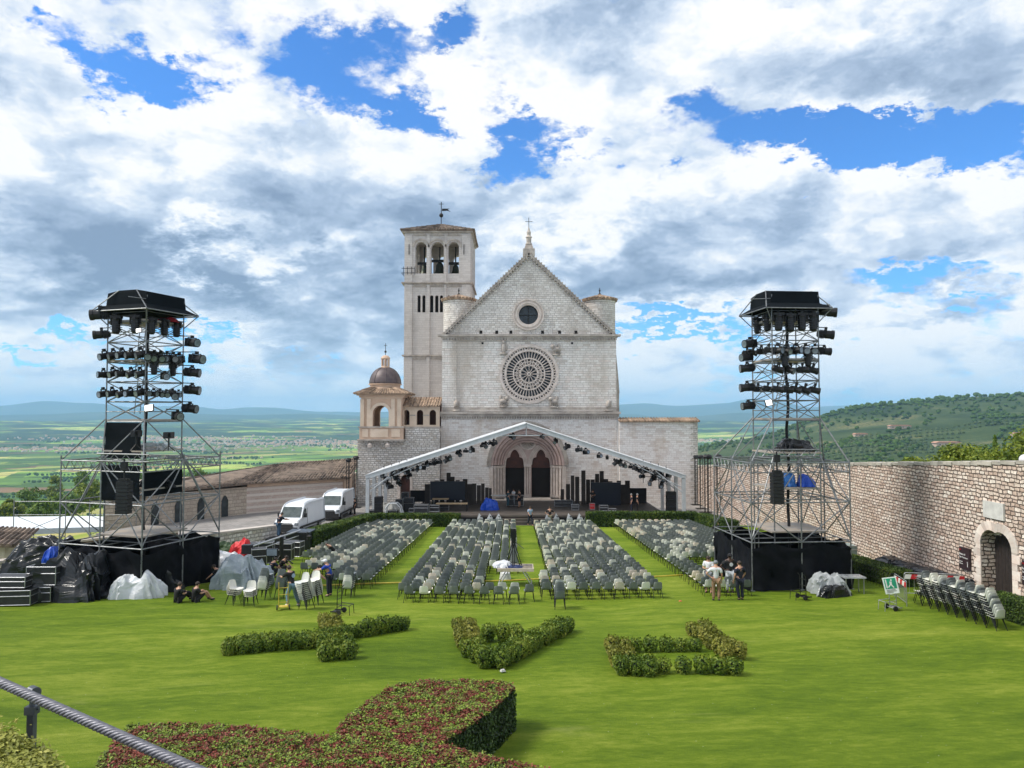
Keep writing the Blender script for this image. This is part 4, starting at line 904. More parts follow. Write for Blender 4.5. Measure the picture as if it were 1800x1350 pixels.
# ---------------- hedges, stage, canopy ----------------
HEDL=leafmat('clipped hedge leaves',[(0,(.012,.030,.006)),(.4,(.035,.07,.010)),(.75,(.075,.125,.014)),(1,(.15,.18,.025))],bigscale=.8,trans=.15)
CORE=pm('hedge shadow core',(.008,.016,.005),(.018,.03,.008),3,.95)  # near-black core paints the shade between the leaves
rh=random.Random(11)
def hedge(pts,w,hgt,ls,dens,label,mat_=None,base=None,name='clipped_hedge',grp=None,rnd=.05,topmat=None):
    e=empty(name,(pts[0][0],pts[0][1],base(pts[0][1]) if base else lawn(pts[0][1])),label,'hedge',grp)
    core=MB(); lf=MB(); P=[]; P2=[]
    bz=base or lawn
    for k in range(len(pts)-1):
        a,b=Vector(pts[k]+(0,)) if len(pts[k])==2 else Vector(pts[k]),Vector(pts[k+1]+(0,)) if len(pts[k+1])==2 else Vector(pts[k+1])
        d=(b-a); L=d.length; d.normalize(); n=Vector((d.y,-d.x,0)); m=max(1,int(L/1.0))
        for i in range(m):
            p=a+d*(L*i/m); q=a+d*(L*(i+1)/m+(.0 if i<m-1 else .0)); i1=.06
            vs=[]
            for c in (p,q):
                z=bz(c.y)
                for s,zz in ((-1,-.1),(-1,hgt-i1),(1,hgt-i1),(1,-.1)): vs.append(c+n*s*(w/2-i1)+Vector((0,0,z+zz)))
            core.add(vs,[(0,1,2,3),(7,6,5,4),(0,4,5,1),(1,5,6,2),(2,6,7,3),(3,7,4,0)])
        def put(kind,cnt,PP):
            for _ in range(cnt):
                t=rh.random(); c=a+d*(L*t); z=bz(c.y); bump=rnd*mno.noise(Vector((c.x*1.7,c.y*1.7,kind)))*2
                if kind==0: PP.append((c+n*rh.uniform(-w/2,w/2)+Vector((0,0,z+hgt+bump*.6+rh.uniform(-.05,.03))),(0,0,1)))
                else: s=1 if kind==1 else -1; PP.append((c+n*s*(w/2+bump*.6+rh.uniform(-.05,.02))+Vector((0,0,z+hgt*rh.random()**.9)),n*s))
        put(0,int(L*w*dens),P2); put(1,int(L*hgt*dens),P); put(2,int(L*hgt*dens),P)
        for ed,s in ((a,-1),(b,1)):
            for _ in range(int(w*hgt*dens)): P.append((ed+d*s*rh.uniform(-.03,.02)+n*rh.uniform(-w/2,w/2)+Vector((0,0,bz(ed.y)+hgt*rh.random())),d*s))
    core.build('branch_shade',CORE,e); leaves(lf,P,ls,rh); 
    if topmat: 
        lt=MB(); leaves(lt,P2,ls,rh); lt.build('top_leaves',topmat,e)
    else: leaves(lf,P2,ls,rh)
    lf.build('foliage',mat_ or HEDL,e); return e
gb=lambda y: lawn(y) 
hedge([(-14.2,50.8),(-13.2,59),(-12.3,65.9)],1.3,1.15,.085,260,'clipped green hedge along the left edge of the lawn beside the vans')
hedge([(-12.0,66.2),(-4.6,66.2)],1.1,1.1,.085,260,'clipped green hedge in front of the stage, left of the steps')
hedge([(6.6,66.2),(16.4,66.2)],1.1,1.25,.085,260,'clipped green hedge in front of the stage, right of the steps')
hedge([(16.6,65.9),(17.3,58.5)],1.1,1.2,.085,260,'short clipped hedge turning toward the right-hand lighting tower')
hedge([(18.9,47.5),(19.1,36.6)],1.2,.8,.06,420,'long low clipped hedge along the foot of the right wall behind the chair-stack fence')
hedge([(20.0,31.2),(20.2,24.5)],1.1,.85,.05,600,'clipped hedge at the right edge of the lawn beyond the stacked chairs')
# --- foreground ---
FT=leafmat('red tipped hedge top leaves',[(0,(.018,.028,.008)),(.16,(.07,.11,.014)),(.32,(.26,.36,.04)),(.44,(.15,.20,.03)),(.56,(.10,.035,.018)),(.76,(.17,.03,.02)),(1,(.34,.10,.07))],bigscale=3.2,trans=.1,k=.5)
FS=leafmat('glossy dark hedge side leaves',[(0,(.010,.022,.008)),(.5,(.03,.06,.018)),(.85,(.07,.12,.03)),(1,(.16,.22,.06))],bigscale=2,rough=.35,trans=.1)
def polyhedge(poly,hgt,ls,nt_,ns_,label,tm,sm,base,name='red_tipped_hedge'):
    e=empty(name,(sum(p[0] for p in poly)/len(poly),sum(p[1] for p in poly)/len(poly),base(poly[0][1])),label,'hedge')
    core=MB(); n=len(poly); c=Vector((e.location.x,e.location.y)); ins=[(c.x+(p[0]-c.x)*.97,c.y+(p[1]-c.y)*.97) for p in poly]
    vs=[(x,y,base(y)-.1) for x,y in ins]+[(x,y,base(y)+hgt-.07) for x,y in ins]
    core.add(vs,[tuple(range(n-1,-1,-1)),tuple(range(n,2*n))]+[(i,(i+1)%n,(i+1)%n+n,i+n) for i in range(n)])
    xs=[p[0] for p in poly]; ys=[p[1] for p in poly]
    def inside(x,y):
        r=False
        for i in range(n):
            (x1,y1),(x2,y2)=poly[i],poly[i-1]
            if (y1>y)!=(y2>y) and x<(x2-x1)*(y-y1)/(y2-y1)+x1: r=not r
        return r
    P2=[];P=[]
    while len(P2)<nt_:
        x,y=rh.uniform(min(xs),max(xs)),rh.uniform(min(ys),max(ys))
        if inside(x,y): P2.append(((x,y,base(y)+hgt+.05*mno.noise(Vector((x*2.2,y*2.2,4)))+rh.gauss(0,.022)),(0,0,1)))
    per=sum(math.dist(poly[i],poly[i-1]) for i in range(n))
    for i in range(n):
        a=Vector(poly[i-1]); b=Vector(poly[i]); L=(b-a).length; d=(b-a)/L; nn=Vector((d.y,-d.x,0))
        for _ in range(int(ns_*L/per)):
            q=a+d*L*rh.random(); t=rh.random(); P.append((Vector((q.x,q.y,base(q.y)+hgt*t))+nn*(rh.uniform(-.05,.03)-.05*max(0,t-.85)/.15),nn))
    core.build('branch_shade',CORE,e); leaves(MB(),[],1); lt=MB(); leaves(lt,P2,ls,rh,.42); lt.build('top_leaves',tm,e); lf=MB(); leaves(lf,P,ls*1.15,rh,.45); lf.build('side_leaves',sm,e); return e
b1=lambda y: lawn(y)
# polygons wind counter-clockwise seen from above
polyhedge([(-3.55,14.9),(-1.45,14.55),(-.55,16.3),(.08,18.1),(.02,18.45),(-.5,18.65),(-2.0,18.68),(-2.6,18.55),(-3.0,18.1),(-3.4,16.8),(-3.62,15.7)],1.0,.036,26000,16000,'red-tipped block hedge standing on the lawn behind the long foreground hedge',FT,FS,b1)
def TP(px,py,h=1.0):   # point where the sight line meets a hedge top of height h
    v=(675-py)/F; k=(math.sin(TH)+v*math.cos(TH))/(math.cos(TH)-v*math.sin(TH)); Y=-(6.7-h)/(k+.0515); return (X_(px,Y,py),Y)
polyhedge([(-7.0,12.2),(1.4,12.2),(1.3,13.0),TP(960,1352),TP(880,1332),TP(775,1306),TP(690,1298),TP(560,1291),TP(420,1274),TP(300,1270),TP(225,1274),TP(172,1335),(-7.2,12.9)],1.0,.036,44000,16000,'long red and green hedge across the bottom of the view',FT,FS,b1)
GOLD=leafmat('golden hedge leaves',[(0,(.10,.11,.02)),(.4,(.22,.24,.04)),(.8,(.38,.38,.08)),(1,(.5,.48,.14))],bigscale=8)
polyhedge([(-2.2,2.25),(-1.33,2.25),(-1.42,2.42),(-1.62,2.62),(-1.8,2.72),(-2.2,2.78)],.54,.011,20000,6000,'golden clipped hedge at the bottom left corner in front of the railing',GOLD,GOLD,lambda y:8.3,'golden_hedge')
tag(MB().bx(-4,-1.0,1.4,3.25,7.6,8.25).build('terrace_edge',PAVE),kind='structure')
# twisted rope railing
STEEL=pm('galvanised steel strand',(.24,.24,.27),(.13,.13,.15),60,.5,.6)
STEELD=pm('grey painted steel',(.12,.13,.15),(.08,.09,.10),20,.5,.6)
rr_=empty('rope_railing',(*at(57,1310,2.83)[:2],8.25),'twisted steel cable railing on a grey post at the bottom left','railing')
pa,pb=at(-160,1128,3.05),at(430,1392,2.38); L=(pb-pa).length; d=(pb-pa).normalized(); nn=d.cross(Vector((0,0,1))).normalized(); qq=nn.cross(d)
for s in range(6):
    mb=MB(); vs=[]; K=int(L/.0045); ns=6
    for i in range(K+1):
        t=i/K; w=2*PI*(L*t/.115)+s*PI/3; c=pa+d*L*t+(nn*math.cos(w)+qq*math.sin(w))*.0105; 
        o1=(nn*math.cos(w)+qq*math.sin(w)); o2=(qq*math.cos(w)-nn*math.sin(w))
        for j in range(ns): a_=2*PI*j/ns; mb.v.append(tuple(c+(o1*math.cos(a_)+o2*math.sin(a_))*.0082))
    for i in range(K):
        for j in range(ns): mb.f.append((i*ns+j,i*ns+(j+1)%ns,(i+1)*ns+(j+1)%ns,(i+1)*ns+j)); mb.mi.append(0)
    mb.build('cable_strand',STEEL,rr_,smooth=True)
c=at(57,1219,2.8); pz=c.z
mb=MB(); mb.bx(c.x-.012,c.x+.012,c.y-.012,c.y+.012,8.25,pz-.07).bx(c.x-.02,c.x+.02,c.y-.016,c.y+.016,pz-.075,pz-.045).tube((c.x,c.y,pz-.05),(c.x,c.y,pz-.01),.009,8).bx(c.x-.022,c.x+.022,c.y-.02,c.y+.02,8.25,8.262); mb.build('post',STEELD,rr_)
mb=MB()
t0=c-d*.02; mb.tube(c-d*.013,c+d*.013,.0265,16); mb.tube((c.x-.026,c.y,pz-.055),(c.x+.026,c.y,pz-.055),.006,6); mb.build('clamp',STEELD,rr_)
# --- stage ---
DECK=pm('dark stage boards',(.11,.09,.075),(.055,.048,.045),.7,.55,bump=.2,detail=8,stretch=(1,3,1))
BLK=pm('matt black cloth',(.012,.012,.014),(.02,.02,.024),2,.85,bump=.3)
SLATC=pm('dark brown set panel',(.045,.032,.025),(.025,.018,.015),1.5,.6)
NAVY=pm('dark navy screen',(.008,.012,.024),(.012,.016,.03),1,.35)
ALU=pm('white powder coated aluminium',(.55,.58,.60),(.46,.48,.50),2,.45,.1)
ALUR=pm('raw aluminium truss',(.50,.51,.53),(.36,.37,.39),6,.4,.8)
SX0,SX1,SZ=-9.4,14.2,.6
st=empty('stage',(1.8,73,GZ),'dark concert stage platform in front of the basilica portal','stage')
MB().bx(SX0,SX1,68,79,SZ-.18,SZ).build('deck',DECK,st)
MB().bx(SX0+.1,SX1-.1,68.1,78.9,GZ,SZ-.181).build('skirt',BLK,st)
for i in range(4): MB().bx(-.9,3.9,68-.35*(i+1),68-.35*i-.004,GZ,SZ-.25*(i+1)).build('step',DECK,st)
tag(MB().bx(SX0-4.6,SX0-.1,69.5,79,GZ,GZ+.35).build('side_platform',DECK),'low dark platform left of the stage carrying flight cases','platform')
tag(MB().bx(SX1+.1,SX1+3.4,69,74,GZ,GZ+.5).build('side_platform',DECK),'low dark platform right of the stage under the speaker stack','platform')
def ypx(py,Y): return Z_(py,Y)
k=0
def panel(px,w,top,Y=76.2,bot=SZ,lab=''):
    global k; k+=1
    x=(px-900)/F*Y; h=w/F*Y; o=MB().bx(x-h/2,x+h/2,Y-.12,Y+.12,bot+.002,ypx(top,Y)); o.bx(x-h/2-.03,x+h/2+.03,Y-.16,Y+.16,bot+.0,bot+.1)
    o=o.build('set_panel',SLATC); tag(o,lab,'stage panel','dark vertical panels of the stage set')
LP=[(752,9,851),(768,7,845),(778,7,843),(789,7,831),(796,7,838),(805,7,844),(818,8,842),(826,9,851),(834,7,850),(842,7,853),(849,6,850),(856,6,857),(862,5,858)]
for i,(px,w,t) in enumerate(LP): panel(px,w,t,76.2+.25*(i%2),lab=f'dark vertical set panel, {od(i+1)} from the left in the group left of the portal')
RP=[(988,6,860),(998,7,851),(1006,6,836),(1014,7,838),(1025,7,827),(1033,7,843),(1041,7,843),(1049,7,833),(1057,7,828),(1064,8,842),(1072,7,846),(1087,7,845),(1094,8,852),(1102,8,845)]
for i,(px,w,t) in enumerate(RP): panel(px,w,t,76.2+.25*(i%2),lab=f'dark vertical set panel, {od(i+1)} from the left in the group right of the portal')
def screen(px0,px1,t,b_,lab,m=NAVY,Y=75.4,nm='led_screen',cat='screen'):
    x0,x1=(px0-900)/F*Y,(px1-900)/F*Y; e=empty(nm,((x0+x1)/2,Y,SZ),lab,cat)
    z0=max(ypx(b_,Y),SZ+.02); MB().bx(x0,x1,Y-.1,Y+.1,z0,ypx(t,Y)).build('panel',m,e)
    for x in (x0+.15,x1-.3): MB().bx(x,x+.1,Y+.101,Y+.5,SZ,z0+.7).build('support',IRON,e)
screen(757,818,846,879,'navy blue stage screen left of the portal')
screen(1038,1090,848,889,'large navy blue stage screen right of the portal')
screen(722,749,862,882,'black backdrop screen at the left end of the stage',BLK,77,'backdrop','backdrop')
screen(1104,1135,858,886,'black backdrop screen at the right end of the stage',BLK,77,'backdrop','backdrop')
# canopy
cn=empty('stage_canopy',(1.2,75,GZ),'white aluminium gabled canopy frame spanning the stage','canopy')
CXA=X_(925,70,748); zA=ypx(748,70); xlE=X_(643,70,838); xrE=X_(1205,70,843); zE=ypx(839,70)
ys4=[70,73.3,76.6,80]
for i,y in enumerate(ys4):
    mb=MB()
    for xe in (xlE,xrE):
        A=Vector((xe,y,zE)); B=Vector((CXA,y,zA)); dv=(B-A).normalized(); nn=Vector((-dv.z,0,dv.x)) if dv.x>0 else Vector((dv.z,0,-dv.x))
        P=[A-nn*.13,B-nn*.13,B+nn*.15,A+nn*.15]; pl_=[(p.x,p.z) for p in P]
        mb.ext(pl_ if xe<CXA else pl_[::-1],y-.09,y+.09)
        P=[A-nn*.20,B-nn*.20,B-nn*.132,A-nn*.132]; pl_=[(p.x,p.z) for p in P]; mb.ext(pl_ if xe<CXA else pl_[::-1],y-.14,y+.14)
        P=[A+nn*.152,B+nn*.152,B+nn*.2,A+nn*.2]; pl_=[(p.x,p.z) for p in P]; mb.ext(pl_ if xe<CXA else pl_[::-1],y-.14,y+.14)
    mb.build('roof_beam',ALU,cn)
    for xe,s in ((xlE,1),(xrE,-1)):
        zb0=lawn(66.5) if y<71 else GZ; xx=xe+s*.18
        p_=MB().bx(xx-.16,xx+.16,y-.14,y+.14,GZ,zE+.1).bx(xx-.3,xx+.3,y-.3,y+.3,GZ,GZ+.04).build('post',ALU,cn)
        MB().tube((xx,y,zE-1.5),(xx+s*2.6,y,zE+.55),.06,6).tube((xx,y,zE-1.0),(xx+s*4.6,y,zE+1.15),.045,6).build('brace',ALU,cn)
for t in (.0,.33,.66,1):
    for xe in (xlE,xrE):
        if t==1 and xe==xrE: continue
        x=xe+(CXA-xe)*t; z=zE+(zA-zE)*t; MB().bx(x-.05,x+.05,70.1,79.9,z-.05,z+.05).build('purlin',ALU,cn)
mb=MB()
for xe in (xlE,xrE):
    a_,b_=Vector((xe,70,zE+.22)),Vector((CXA,70,zA+.22)); mb.add([a_,b_,(CXA,80,zA+.22),(xe,80,zE+.22),a_+Vector((0,0,.02)),b_+Vector((0,0,.02)),(CXA,80,zA+.24),(xe,80,zE+.24)],[(0,1,2,3),(7,6,5,4),(0,4,5,1),(1,5,6,2),(2,6,7,3),(3,7,4,0)])
mb.build('added_shade_cover',pm('white added shade cover',(.62,.64,.66),(.55,.57,.6),1,.5),cn)  # cover hidden edge-on, added to shade the stage below
MB().tube((CXA-3.1,70,ypx(765.5,70)),(CXA+3.1,70,ypx(765.5,70)),.06,6).tube((CXA,70,ypx(765.5,70)),(CXA,70,zA),.05,6).build('tie_bar',ALU,cn)
# spotlight prototypes: aimed along local -Y, hung from z=0
SPB=pm('black lamp housing',(.012,.012,.013),(.02,.02,.022),8,.45,.3); LENS=pm('grey glass lens',(.22,.25,.28),(.12,.14,.16),6,.15,.2)
def make_spot(name,label,L=.55,r=.14,group='',lens=True,vert=False):
    e=empty(name,(0,0,-50),label,'spotlight',group); b=e.location
    mb=MB()
    prof=[(r*.55,L*.5),(r*.8,L*.42),(r*.85,L*.05),(r,0),(r*1.0,-L*.32),(r*1.12,-L*.34),(r*1.12,-L*.5),(r*.9,-L*.5)]
    if vert: mb.lathe([(r*.6,-L),(r*.95,-L*.9),(r,-L*.3),(r*1.1,-L*.25),(r*.9,-.12),(r*.9,-.1)][::1],b,10)
    else: mb.lathe(prof[::-1],(b.x,b.y,b.z-.3),10,axis='y')
    for i in range(4):
        if not vert: mb.box((b.x,b.y+L*(.1+.08*i),b.z-.3),(r*2.05,.02,r*2.05))
        else: mb.box((b.x,b.y,b.z-L*(.4+.12*i)),(r*2.1,r*2.1,.03))
    mb.build('housing',SPB,e)
    mb=MB(); mb.box((b.x,b.y,b.z-.02),(.12,.12,.12))
    if vert: mb.box((b.x,b.y,b.z-.1),(r*2.6,r*1.6,.12)); mb.bx(b.x-r*1.35,b.x-r*1.12,b.y-.05,b.y+.05,b.z-.45,b.z-.1).bx(b.x+r*1.12,b.x+r*1.35,b.y-.05,b.y+.05,b.z-.45,b.z-.1)
    else: mb.bx(b.x-r*1.25,b.x+r*1.25,b.y-.03,b.y+.03,b.z-.1,b.z-.06).bx(b.x-r*1.25,b.x-r*1.12,b.y-.03,b.y+.03,b.z-.34,b.z-.1).bx(b.x+r*1.12,b.x+r*1.25,b.y-.03,b.y+.03,b.z-.34,b.z-.1)
    mb.build('yoke',IRON,e)
    if lens and not vert: MB().lathe([(r*.88,-L*.515),(r*.88,-L*.495)],(b.x,b.y,b.z-.3),12,axis='y').build('lens',LENS,e)
    return e
first={}
def spot(kind,loc,rz=0,tilt=0,label='',group='',sc=1):
    if kind not in first:
        e=make_spot('spotlight' if kind!='mover' else 'moving_head_lamp',label,**{'par':dict(L=.55,r=.15),'big':dict(L=.75,r=.19),'mover':dict(L=.95,r=.2,vert=True)}[kind]); first[kind]=e
        e.location=loc; e.rotation_euler=(tilt,0,rz); e['label']=label; e['group']=group; e.scale=(sc,)*3; return e
    return dup(first[kind],loc,(tilt,0,rz),label,group,(sc,)*3)
rs2=random.Random(8)
LS=[690,715,726,733,744,751,757,764,772,784,791,809,819,829,847,854,861,868,902]
RS=[954,976,994,1016,1029,1053,1067,1079,1090,1098,1108,1117,1127,1150,1162]
for side,Ls in (('left',LS),('right',RS)):
    for i,px in enumerate(Ls):
        x=(px-900)/F*70.0; t=(x-xlE)/(CXA-xlE) if x<CXA else (xrE-x)/(xrE-CXA); z=zE+(zA-zE)*t-.32
        j=i+1 if side=='left' else i+1
        spot('par',(x,70+rs2.uniform(-.1,.3),z-rs2.choice([0,0,.15])),rs2.uniform(-1.2,1.2)+(PI if rs2.random()<.3 else 0),rs2.uniform(-.2,.7),f'small black spotlight under the {side} slope of the canopy, {od(j)} from its {"left end" if side=="left" else "apex"}','spotlights under the canopy beam',rs2.choice([.85,1.1,1.25]))
k=0
for side,x0,s in (('left',xlE,1),('right',xrE,-1)):
    n_=0
    for i in range(4):
        for j in range(3):
            n_+=1; x=x0+s*(1.2+.75*i); y=72+1.6*((i+j)%3); z=zE+.05+.13*i-.62*j
            if j==2 and i>2: continue
            spot('par',(x,y,z+.3),rs2.uniform(-1.5,1.5),rs2.uniform(-.2,.6),f'black spotlight in the rack inside the {side} eave of the canopy, {od(n_)} of the rack','spotlights racked inside the canopy eaves',1.15)
    mb=MB()
    for i in range(4): x=x0+s*(1.2+.75*i); mb.tube((x,73,zE+.9+.2*i),(x,73,zE-1.4+.2*i),.03,5)
    mb.tube((x0+s*1.2,73,zE-.2),(x0+s*3.5,73,zE-.2),.03,5)
    tag(mb.build('lamp_rack',IRON),f'black hanging lamp rack inside the {side} eave of the stage canopy','lamp rack')
# gear helpers
CASE=pm('black flight case board',(.018,.018,.02),(.03,.03,.034),3,.5); EDGE=pm('aluminium case edging',(.50,.51,.53),None,8,.35,.85)
def case(x,y,z,w,d_,h,label,rz=0,m=None,edge=True,name='flight_case',cat='flight case',group=None):
    e=empty(name,(x,y,z),label,cat,group); mb=MB().box((x,y,z+h/2+.06),(w,d_,h-.02)); mb.build('body',m or CASE,e)
    mb=MB(); r=.022
    for sx in (-1,1):
        for sy in (-1,1): mb.tube((x+sx*w/2,y+sy*d_/2,z+.05),(x+sx*w/2,y+sy*d_/2,z+h+.06),r,5)
    for zz in (z+.06,z+h+.05,z+h*.7):
        mb.path([(x-w/2,y-d_/2,zz),(x+w/2,y-d_/2,zz),(x+w/2,y+d_/2,zz),(x-w/2,y+d_/2,zz)],r,5,True)
    if edge: mb.build('edging',EDGE,e)
    mb=MB()
    for sx in (-1,1):
        for sy in (-1,1): mb.tube((x+sx*(w/2-.1)-.02,y+sy*(d_/2-.1),z+.03),(x+sx*(w/2-.1)+.02,y+sy*(d_/2-.1),z+.03),.03,8)
    mb.build('castors',IRON,e)
    if rz:
        e.rotation_euler.z=rz
    return e
def lump(x,y,z,rx,ry,h,m,label,name,cat,seed=1,seg=26,pw=.55,rz=0,fold=.09):
    cf=.4 if m.name.startswith(('white','silver','grey','clear','bright')) else .8
    rn=Vector((seed*3.1,seed*1.7,0)); mb=MB(); rng=16
    seg,rng=56,26
    for j in range(rng+1):
        t=j/rng
        for i in range(seg):
            w=2*PI*i/seg; cr=math.copysign(abs(math.cos(w))**pw,math.cos(w)); sr=math.copysign(abs(math.sin(w))**pw,math.sin(w))
            ph=t*PI/2; q=math.cos(ph)**.45 if t<1 else 0; nz=mno.noise(Vector((math.cos(w)*2.2,math.sin(w)*2.2,t*1.2))+rn); fl=fold*math.sin(i*1.9+seed)*(1-t)
            cz=abs(mno.noise(Vector((math.cos(w)*3.6,math.sin(w)*3.6,t*2.4))+rn*2)); c2=abs(mno.noise(Vector((math.cos(w)*7,math.sin(w)*7,t*5))+rn)); q*=1+.34*nz-.5*cf*cz*min(1,q+.2)-.22*cf*c2+fl+(.16*(1-t)**2); X1,Y1=rx*cr*q,ry*sr*q; zz=h*math.sin(ph)**.8*(1+.35*mno.noise(Vector((X1*1.4,Y1*1.4,seed)))-.35*abs(mno.noise(Vector((X1*2.6,Y1*2.6,seed+4)))))
            mb.v.append((x+X1*math.cos(rz)-Y1*math.sin(rz),y+X1*math.sin(rz)+Y1*math.cos(rz),z+max(zz,0)))
    for j in range(rng):
        for i in range(seg): mb.f.append((j*seg+i,j*seg+(i+1)%seg,(j+1)*seg+(i+1)%seg,(j+1)*seg+i)); mb.mi.append(0)
    o=mb.build(name,m,loc=(x,y,z),smooth=False); tag(o,label,cat); return o
def sheetmat(name,c,rough=.4,b_=.8,c2=None): return pm(name,c,c2 or tuple(v*.75 for v in c),1.3,rough,0,b_,6,2.2)
BLUE=sheetmat('bright blue tarpaulin',(.01,.08,.55),.4); CLEAR=sheetmat('crumpled clear plastic sheet',(.62,.65,.68),.2,1.0,(.30,.32,.34)); [n for n in CLEAR.node_tree.nodes if n.type=='BSDF_PRINCIPLED'][0].inputs['Alpha'].default_value=.6; BTARP=sheetmat('black plastic tarpaulin',(.016,.018,.022),.3); 
lump(X_(861,72),72,SZ,.75,.6,1.05,BLUE,'bright blue tarpaulin draped over a box on the stage','covered_box','tarpaulin',2)
# speaker stacks
def stack(px,Y,top,w,lab,z0):
    x=(px-900)/F*Y; zt_=ypx(top,Y); n_=7; e=empty('speaker_stack',(x,Y,z0),lab,'speaker stack')
    for i in range(n_):
        za=z0+(zt_-z0)*i/n_; MB().bx(x-w/2,x+w/2,Y-.4,Y+.4,za+.012,z0+(zt_-z0)*(i+1)/n_).build('speaker_box',BLK if i%2 else SPB,e)
stack(667,70.6,873,.72,'tall black speaker stack at the left end of the stage',GZ+.37)
stack(1178,70.8,864,.85,'tall black speaker stack at the right end of the stage',GZ+.5)
G0=GZ+.37
cs=[(692,71,.9,.8,.75,'flight case behind the padded frame left of the stage'),(703,73.5,.7,.6,1.5,'tall upright flight case left of the stage'),(720,74,1.0,.7,1.6,'large upright flight case with pale edges near the red door'),(713,76,.7,.6,1.9,'black flight case stacked close to the rubble wall'),(654,71,.9,.7,.8,'low flight case beside the left canopy post')]
for px,Y,w,d_,h,l_ in cs: case((px-900)/F*Y,Y,G0,w,d_,h,l_)
for px,Y,w,d_,h,l_ in ((742,69.5,1.3,.8,.75,'long low flight case with yellow cloth at the front left of the stage'),(765,70.5,.9,.7,.6,'small flight case at the left front of the stage'),(780,71.5,1.1,.8,.5,'flat black case lying on the left of the stage'),(905,75,1.7,.7,1.0,'wide amplifier rack case at the middle of the stage'),(1060,71,.8,.6,.5,'small black case on the right part of the stage'),(990,74.5,1.8,.8,.55,'long black case lying right of the portal doors'),(1010,71.5,.7,.6,.5,'pair-height small case right of centre on the stage'),(1075,69.3,.7,.5,.4,'little case beside the two dark-dressed men'),(728,71.3,.8,.6,.9,'black case with cable reels at the stage left corner')):
    case((px-900)/F*Y,Y,SZ if px>716 and px<1100 and (px-900)/F*Y>SX0+.5 else G0,w,d_,h,l_)
WOODT=pm('plain plywood',(.48,.36,.22),(.38,.27,.16),3,.7,stretch=(1,6,1)); WHITEM=pm('white painted surface',(.7,.7,.7),None,4,.5)
def table(x,y,z,w,d_,h,lab,m=WOODT,leg=IRON,name='work_table'):
    e=empty(name,(x,y,z),lab,'table'); MB().bx(x-w/2,x+w/2,y-d_/2,y+d_/2,z+h-.06,z+h).build('table_top',m,e)
    for sx in (-1,1):
        for sy in (-1,1): MB().tube((x+sx*(w/2-.08),y+sy*(d_/2-.08),z),(x+sx*(w/2-.08),y+sy*(d_/2-.08),z+h-.061),.03,5).build('leg',leg,e)
    return e
table(X_(795,71),71,SZ,3.0,.9,.75,'long wooden work table on the left part of the stage')
table(X_(775,73.5),73.5,SZ,1.6,.8,.9,'higher plywood table behind the long work table')
table(X_(884,75.6),75.6,SZ,2.4,.8,1.0,'white-topped keyboard table beside the standing workers',WHITEM)
lump(X_(683,72.5),72.5,G0,1.3,.7,1.3,sheetmat('grey dust sheet',(.42,.42,.40),.6),'grey dust sheet heaped over gear left of the stage','covered_gear','dust sheet',5)
# padded arched frame
x,y=X_(694,69.6),69.6; e=empty('arched_frame',(x,y,G0),'white arched tubular frame standing beside the left speaker stack','frame')
for yy in (y,y+.9): MB().path([(x-.85,yy,G0),(x-.8,yy,G0+1.2),(x-.5,yy,G0+1.6),(x+.2,yy,G0+1.6),(x+.55,yy,G0+1.25),(x+.85,yy,G0)],.055,7).build('arch',ALU,e)
MB().tube((x-.5,y,G0+1.6),(x-.5,y+.9,G0+1.6),.04,6).tube((x+.2,y,G0+1.6),(x+.2,y+.9,G0+1.6),.04,6).tube((x-.8,y,G0+1.2),(x-.8,y+.9,G0+1.2),.04,6).build('crossbar',ALU,e)
lump(X_(1082,69.6),69.5,GZ,.7,.4,.9,BLUE,'small blue tarpaulin heap behind the right hedge','covered_box','tarpaulin',7)
case(X_(1040,72),72,SZ,.5,.5,.55,'small white stool with a red top on the stage',m=pm('red seat cloth',(.6,.02,.02),None,3,.5),name='red_stool',cat='stool')
# plastic covered wedge monitors along the front of the stage
for i,px in enumerate((844,861,876,962,977,1000,1018,1031)):
    x=(px-900)/F*66.9; z=GZ+.02; mb=MB().box((x,66.95,z+.4),(.45,.4,.75)).tube((x-.1,66.95,z+.8),(x+.15,66.9,z+1.15),.13,8); mb.cur=1; s=rs2.uniform(-.1,.1)
    mb.add([(x-.42,66.6,z),(x+.42,66.6,z),(x+.42,67.35,z),(x-.42,67.35,z),(x-.25,66.7,z+.95),(x+.27,66.75,z+1.0),(x+s,67.0,z+1.42),(x-.15,67.25,z+1.0)],[(0,1,5,4),(1,2,7,5),(2,3,4,7),(3,0,4),(4,5,6),(5,7,6),(7,4,6)])
    tag(mb.build('wrapped_lamp',[IRON,CLEAR]),f'plastic-wrapped stage lamp on the ground in front of the stage, {od(i+1)} from the left','covered lamp','plastic-wrapped lamps before the stage')
# ladder trusses beside the basilica
def ladder(x,y,z0,z1,lab,n=3):
    e=empty('lamp_mast',(x,y,z0),lab,'mast'); mb=MB()
    for dx,dy in ((0,0),(.32,0),(.16,.28)): mb.tube((x+dx,y+dy,z0),(x+dx,y+dy,z1),.035,5)
    z=z0+.3
    while z<z1: mb.tube((x,y,z),(x+.32,y,z+.15),.018,4).tube((x+.32,y,z+.15),(x+.16,y+.28,z),.018,4); z+=.45
    mb.build('truss',IRON,e)
    MB().bx(x-.4,x+.7,y-.4,y+.6,z0,z0+.05).build('base_plate',IRON,e)
    MB().blob((x+.16,y,z1+.2),(.35,.25,.22),8,6,.2).tube((x-.3,y,z1),(x+.6,y,z1),.03,5).build('lamp_head',SPB,e)
ladder(X_(610,83),83,GZ,Z_(812,83),'black truss mast with a lamp, left of the rubble wall')
ladder(X_(624,82),82,GZ,Z_(808,82),'black truss mast standing against the corner of the rubble wall')
